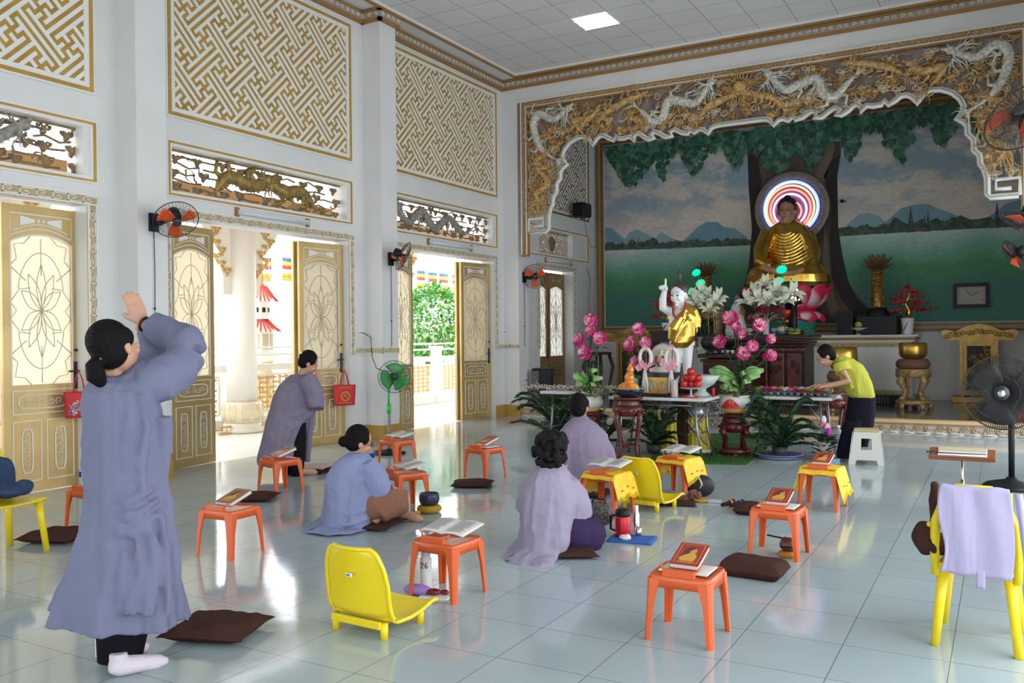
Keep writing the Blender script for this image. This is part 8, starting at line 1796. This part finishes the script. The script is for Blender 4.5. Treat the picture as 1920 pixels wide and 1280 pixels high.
# thermos bottle marked 26, pouch and beads under the front centre stool
P = at(799,1112); t = thing('flask', 'white flask marked 26 standing behind the front centre stool', 'flask', P); g = G(); g.lathe([(.03,0),(.032,.01),(.032,.19),(.025,.20),(.024,.24),(.02,.245)], 20); g.obj('flask_body', mat('flask_white', (.72,.72,.72), .35), t)
g = G(WF(0,0,-.0325)); q = .004
for pts in ([(-.021,.165),(-.017,.175),(-.010,.175),(-.007,.168),(-.011,.158),(-.021,.146),(-.006,.146)], [(.016,.176),(.006,.168),(.003,.155),(.006,.147),(.013,.146),(.017,.153),(.013,.160),(.005,.157)]): g.tube([(x+.0,y,.0005) for x, y in pts], .0024, 5)
o = g.obj('number_mark', mat('ink_navy', (.01,.012,.08), .5), t); o.rotation_euler = (0,0,R(22))
P = at(783,1115); t = thing('lilac_pouch', 'small lilac pouch on the floor left of the white flask', 'pouch', P, .2); g = G(); g.ball((0,0,.03), (.085,.035,.03), 14, 8); g.obj('fabric', mat('pouch_lilac', (.34,.20,.55), .7), t)
P = at(818,1118); t = thing('tissue_pad', 'white tissue on the floor under the front centre stool', 'tissue', P, .2); g = G(); g.box((-.08,-.05,0),(.08,.05,.008)); g.obj('tissue', white, t); t = thing('red_purse', 'dark red shiny purse on the tissue beside the white flask', 'purse', P+V((0,0,.008)), .3); g = G(); g.ball((-.02,0,.018), (.05,.028,.018), 12, 7); g.ball((.045,.01,.015), (.025,.015,.015), 10, 6); g.obj('purse_body', mat('dark_red_gloss', (.16,.01,.015), .15), t)
# red thermos set on blue cloth
P = at(1186,1012); t = thing('blue_cloth', 'folded blue cloth on the floor under the red thermos', 'cloth', P, .15); g = G(); g.sheet(lambda u, v: ((u-.5)*.30,(v-.5)*.22,.012+.006*noise.noise(V((u*5,v*5,2)))), 14, 12, .011); g.obj('fabric', mat('cloth_blue', (.03,.12,.42), .8), t, fix=True)
P = at(1168,1008); t = thing('thermos', 'red thermos jug with black lid and handle on the blue cloth', 'thermos', P+V((0,0,.014))); g = G(); g.lathe([(.05,0),(.054,.01),(.054,.13),(.05,.14)], 24); g.obj('jug_body', mat('thermos_red', (.55,.012,.03), .25), t); g = G(); g.lathe([(.052,.14),(.054,.15),(.05,.18),(.03,.19)], 24); g.obj('lid', black, t); g = G(); g.tube([(-.05,0,.14),(-.09,0,.13),(-.09,0,.04),(-.052,0,.03)], .009, 8); g.obj('handle', black, t)
P = at(1186,1004); t = thing('steel_bottle', 'slim steel bottle behind the red thermos', 'bottle', P+V((.01,.05,.013))); g = G(); g.lathe([(.022,0),(.023,.01),(.023,.13),(.014,.15),(.014,.19),(.012,.195)], 16); g.obj('bottle', chrome, t)
P = at(1197,1007); t = thing('steel_cup', 'small steel cup on the blue cloth', 'cup', P+V((0,0,.014))); g = G(); g.lathe([(.018,0),(.022,.01),(.024,.055),(.021,.055),(.019,.01)], 18); g.obj('cup', chrome, t)
P = at(1172,1016); t = thing('tissue', 'crumpled white tissue in front of the red thermos', 'tissue', P+V((0,0,.014))); g = G(); g.ball((0,0,.018), (.045,.025,.02), 12, 7); g.ball((.02,0,.025), (.02,.02,.02), 8, 5); o = g.obj('tissue', white, t); wrap_remesh(o, .006, 1)
P = at(1115,990); t = thing('handbag', 'black handbag with sparkling pattern under the curly haired person\'s stool', 'bag', P+V((0,.08,0)), .1); g = G(); g.ball((0,0,.09), (.12,.05,.09), 14, 9); g.obj('bag_body', mat('bag_black', (.015,.014,.016), .5, c2=(.16,.13,.12), nscale=60), t); g = G(); g.tube([(-.06,0,.15),(-.04,0,.2),(.04,0,.2),(.06,0,.15)], .007, 6); g.obj('strap', black, t)
# black shoulder bag and small things beside the far stool
P = at(1312,930); t = thing('shoulder_bag', 'black shoulder bag with yellow green strap slumped on the floor beside the far stool', 'bag', P, .3); g = G(); g.ball((0,0,.09), (.13,.07,.10), 16, 10); g.ball((-.05,0,.13), (.06,.05,.07), 12, 8); o = g.obj('bag_body', mat('bag_black2', (.012,.012,.018), .55), t); wrap_remesh(o, .01, 1); g = G(); g.tube([(-.13,-.02,.28),(-.05,-.05,.22),(.0,-.07,.16),(.02,-.08,.10)], .012, 6, flat=.3); g.obj('strap', mat('strap_lime', (.42,.50,.10), .6), t); g = G(); g.tube([(.0,-.08,.17),(.02,-.085,.12),(.0,-.08,.08)], .005, 5); g.obj('zip_pull', white, t)
P = at(1302,938); t = thing('fur_purse', 'brown furry purse on the floor in front of the black shoulder bag', 'purse', P, .1); g = G()
for i in range(60): v = V((rnd.gauss(0,1),rnd.gauss(0,1),rnd.gauss(0,1))).normalized(); g.ball((v.x*.05,v.y*.035,.045+v.z*.035), .014, 6, 4)
g.obj('fur', mat('fur_brown', (.20,.09,.06), .9), t)
P = at(1285,935); t = thing('pale_towel', 'pale pink towel on the flat cushion beside the furry purse', 'towel', P+V((0,0,.022)), .1); g = G(); g.ball((0,0,.02), (.1,.05,.02), 14, 8); g.obj('fabric', mat('towel_pink', None), t)
P = at(1315,940); t = thing('yellow_pad', 'small mustard pad under the brown furry purse', 'pad', P, .1); g = G(); g.lathe([(.05,0),(.07,.008),(.06,.02),(.01,.02)], 18); g.obj('padding', mat('mustard_velvet', None), t)
P = at(1340,942); t = thing('clear_box', 'flat clear plastic box on the floor right of the furry purse', 'box', P, .2); g = G(); g.box((-.055,-.035,0),(.055,.035,.025)); g.obj('box', mat('clear_plastic', None), t, bevel=.006)
for k, (u, v, c, l) in enumerate(((1369,948,'orange','orange ringed black microphone lying on the floor'),(1386,949,'blue','blue ringed black microphone lying on the floor'))):
    P = at(u, v); t = thing('microphone', l, 'microphone', P+V((0,0,.026)), 1.0); g = G(); g.cyl((-.09,0,-.01),(.0,0,0), .012, .018, n=12); g.obj('handle', black, t); g = G(); g.ball((.028,0,.002), .027, 12, 8); g.obj('head', black, t); g = G(); g.cyl((-.004,0,0),(.012,0,0), .026, n=14); g.obj('colour_ring', mat('ring_'+c, (.85,.16,.02) if c == 'orange' else (.03,.14,.45), .4), t)
P = at(1478,1043); t = thing('ring_pad', 'small mustard pad under the wooden fish', 'pad', P); g = G(); g.lathe([(.05,0),(.065,.015),(.05,.035),(.01,.035)], 20, mod=lambda a, k: 1+.03*cos(12*a)); g.obj('padding', mat('mustard_orange', (.50,.20,.02), .8), t)
t = thing('wooden_fish', 'round dark wooden fish drum under the orange stool', 'drum', P+V((0,0,.034))); g = G(); g.ball((0,0,.042), (.055,.05,.045), 16, 10); g.ball((.055,0,.02), (.015,.015,.015), 8, 5); g.k = 1; g.box((-.04,-.053,.03),(.03,-.044,.036)); g.obj('drum_body', [mat('fish_brown', (.12,.035,.018), .3), black], t)
P = at(1458,1022); t = thing('drum_stick', 'dark drum stick resting beside the wooden fish', 'mallet', P+V((0,0,.03)), -.1); g = G(); g.cyl((-.07,0,.03),(.05,0,.02), .006, n=8); g.ball((.05,0,.02), .014, 8, 5); g.obj('stick', black, t)
# ---------------------------------------------------------------- wall hardware
def tube_light(y0, y1, z, x, label):
    t = thing('tube_light', label, 'light', (x,(y0+y1)/2,z), 0, 'unlit tube lights above the doors'); L = y1-y0
    g = G(); g.box((0,-L/2,-.03),(.05,L/2,.03)); g.obj('batten', mat('batten_white', (.62,.66,.70), .4), t, bevel=.006); g = G(); g.cyl((.065,-L/2+.03,-.01),(.065,L/2-.03,-.01), .013, n=10); g.obj('tube', mat('tube_off', (.75,.78,.8), .3), t)
    for s2 in (-1,1): g = G(); g.box((0,s2*L/2-.025,-.05),(.03,s2*L/2+.025,.05)); g.obj('end_clip', brown, t)
for (u0,v0), (u1,v1), l in (((443,396),(575,424),'unlit white tube light above the middle doorway'),((802,448),(882,467),'unlit white tube light above the doorway nearest the altar'),((1022,487),(1070,497),'unlit white tube light above the alcove side door')):
    a, b = atx(u0,v0,XW), atx(u1,v1,XW); tube_light(a.y, b.y, 2.845, XW+.0, l)
def wire(pts, label, r=.005):
    g = G(); g.tube(pts, r, 6); o = g.obj('cable', black); tag(o, label, 'cable'); return o
def sock(P, n, label):
    t = thing('wall_socket', label, 'socket', P); g = G(); g.box((0,-.06,-.04),(.012,.06,.04)); g.obj('plate', white, t, bevel=.003); g = G()
    for y in (-.03,0,.03): g.box((.012,y-.008,-.012),(.0135,y+.008,.012))
    g.obj('outlet', mat('outlet_grey', (.2,.2,.2), .5), t)
P = atx(676,624,XW); sock(P, 0, 'white wall socket above the fret dado between the doorways'); 
Pf = at(730,850); wire([P+V((.015,.04,0)), atx(695,632,-7.5), atx(698,670,-7.3), atx(706,690,-7.0), V((Pf.x-.1,Pf.y,1.0)), hd_ if 0 else V((Pf.x-.06,Pf.y+.1,.98))], 'thin dark cable from the wall socket to the green fan')
P = atx(945,622,XW); sock(P, 0, 'white wall socket right of the doorway nearest the altar'); wire([P+V((.015,0,0)), atx(954,640,-7.57), atx(962,690,-7.5), atx(975,716,-7.4), atx(990,712,-7.25)], 'dark cable hanging from the corner socket to the floor loudspeaker')
P = atx(1103,420,XW+.01); wire([atx(1096,412,XW+.03), atx(1100,440,XW+.02), atx(1110,465,XW+.01), atx(1122,460,XW+.02)], 'thin dark cable looping down from the wall speaker', .004); wire([atx(1101,500,XW+.015), atx(1107,530,XW+.015), atx(1104,560,XW+.02), atx(1107,600,XW+.015), atx(1107,690,XW+.015)], 'long coiled cable on the alcove wall right of the side door', .004)
# floor loudspeaker on the platform
P = at(1015,757,ZP); s_ = FPX/((P-CP).dot(FW)); H = (757-690)/s_; P = V((P.x,max(P.y,13.5),ZP)); t = thing('loudspeaker', 'black portable loudspeaker on the platform beside the corner pier', 'speaker', P, .35)
g = G(); g.box((-.15,-.14,.03),(.20,.2,H)); g.obj('cabinet', black, t, bevel=.02); g = G(); g.box((-.16,-.165,.05),(-.02,-.14,H-.04)); g.obj('control_panel', mat('panel_grey', (.06,.06,.065), .4), t, bevel=.006); g = G()
for i in range(7): g.lathe([(.012,0),(.011,.012)], 10, c=(0,0,0)) if 0 else g.ball((-.09+.03*(i % 2),-.168,.12+i*.06), .012, 8, 5)
g.obj('knob', mat('knob_pale', (.5,.42,.4), .4), t); g = G()
for x in (-.12,.16): g.cyl((x-.02,.1,.03),(x+.02,.1,.03), .03, n=12)
g.obj('wheel', black, t)
# dark chair with flower pot behind the left peonies
P = at(1122,742,ZP); P = V((aty(1122,700,14.6).x,14.6,ZP)); h = aty(1122,660,14.6).z-ZP; t = thing('tea_table', 'dark carved side table in the alcove behind the left peonies', 'table', P); g = G(); g.lathe([(.24,h-.04),(.25,h),(.01,h)], 24); g.obj('top', wood, t)
for i in range(4): a = i*pi/2+.6; g = G(); g.tube([(.2*cos(a),.2*sin(a),h-.04),(.27*cos(a),.27*sin(a),h*.7),(.2*cos(a),.2*sin(a),.25),(.24*cos(a),.24*sin(a),0)], [.03,.035,.025,.03], 8); g.obj('leg', wood, t)
# colourful packets at the platform edge, right
P = at(1912,788,ZP); t = thing('red_packet', 'red packet lying on the platform at the right edge', 'packet', V((P.x,P.y+.05,ZP)), 0); g = G(); g.box((-.02,-.04,0),(.1,.04,.1)); g.obj('packet', lotusr, t); t = thing('blue_packet', 'light blue packet lying on the platform beside the red one', 'packet', V((P.x-.12,P.y+.05,ZP)), 0); g = G(); g.box((-.08,-.03,0),(.06,.03,.07)); g.obj('packet', mat('packet_blue', (.35,.55,.75), .5), t)

# ---------------------------------------------------------------- details become sub-parts of the part they sit on
SUB = {'hair_tie':'hair','hair_clip':'hair','robe_hem':'robe','rim':'shell','label_sticker':'shell','cover_print':'cover','neon_ring':'halo_backplate','fringe':'brocade','red_motif':'brocade','stalk':'flesh','zip_pull':'strap','painted_lotus':'bowl','lace_trim':'yellow_cloth','eyebrow':'body','eye':'body','mouth':'body','print_lines':'pages','bead_garland':'body','outlet':'plate','louvre':'housing','tube':'batten','colour_ring':'handle','knob':'control_panel','printed_emblem':'bag_body','print_patches':'bag_body','number_mark':'flask_body'}
def stem_(n): return n.rsplit('.', 1)[0] if n.rsplit('.', 1)[-1].isdigit() else n
for o in list(scn.objects):
    q = SUB.get(stem_(o.name))
    if q and o.parent and o.parent.parent is None:
        for c in o.parent.children:
            if stem_(c.name) == q and c.matrix_basis == Matrix() and c.matrix_parent_inverse == Matrix(): o.parent = c; break
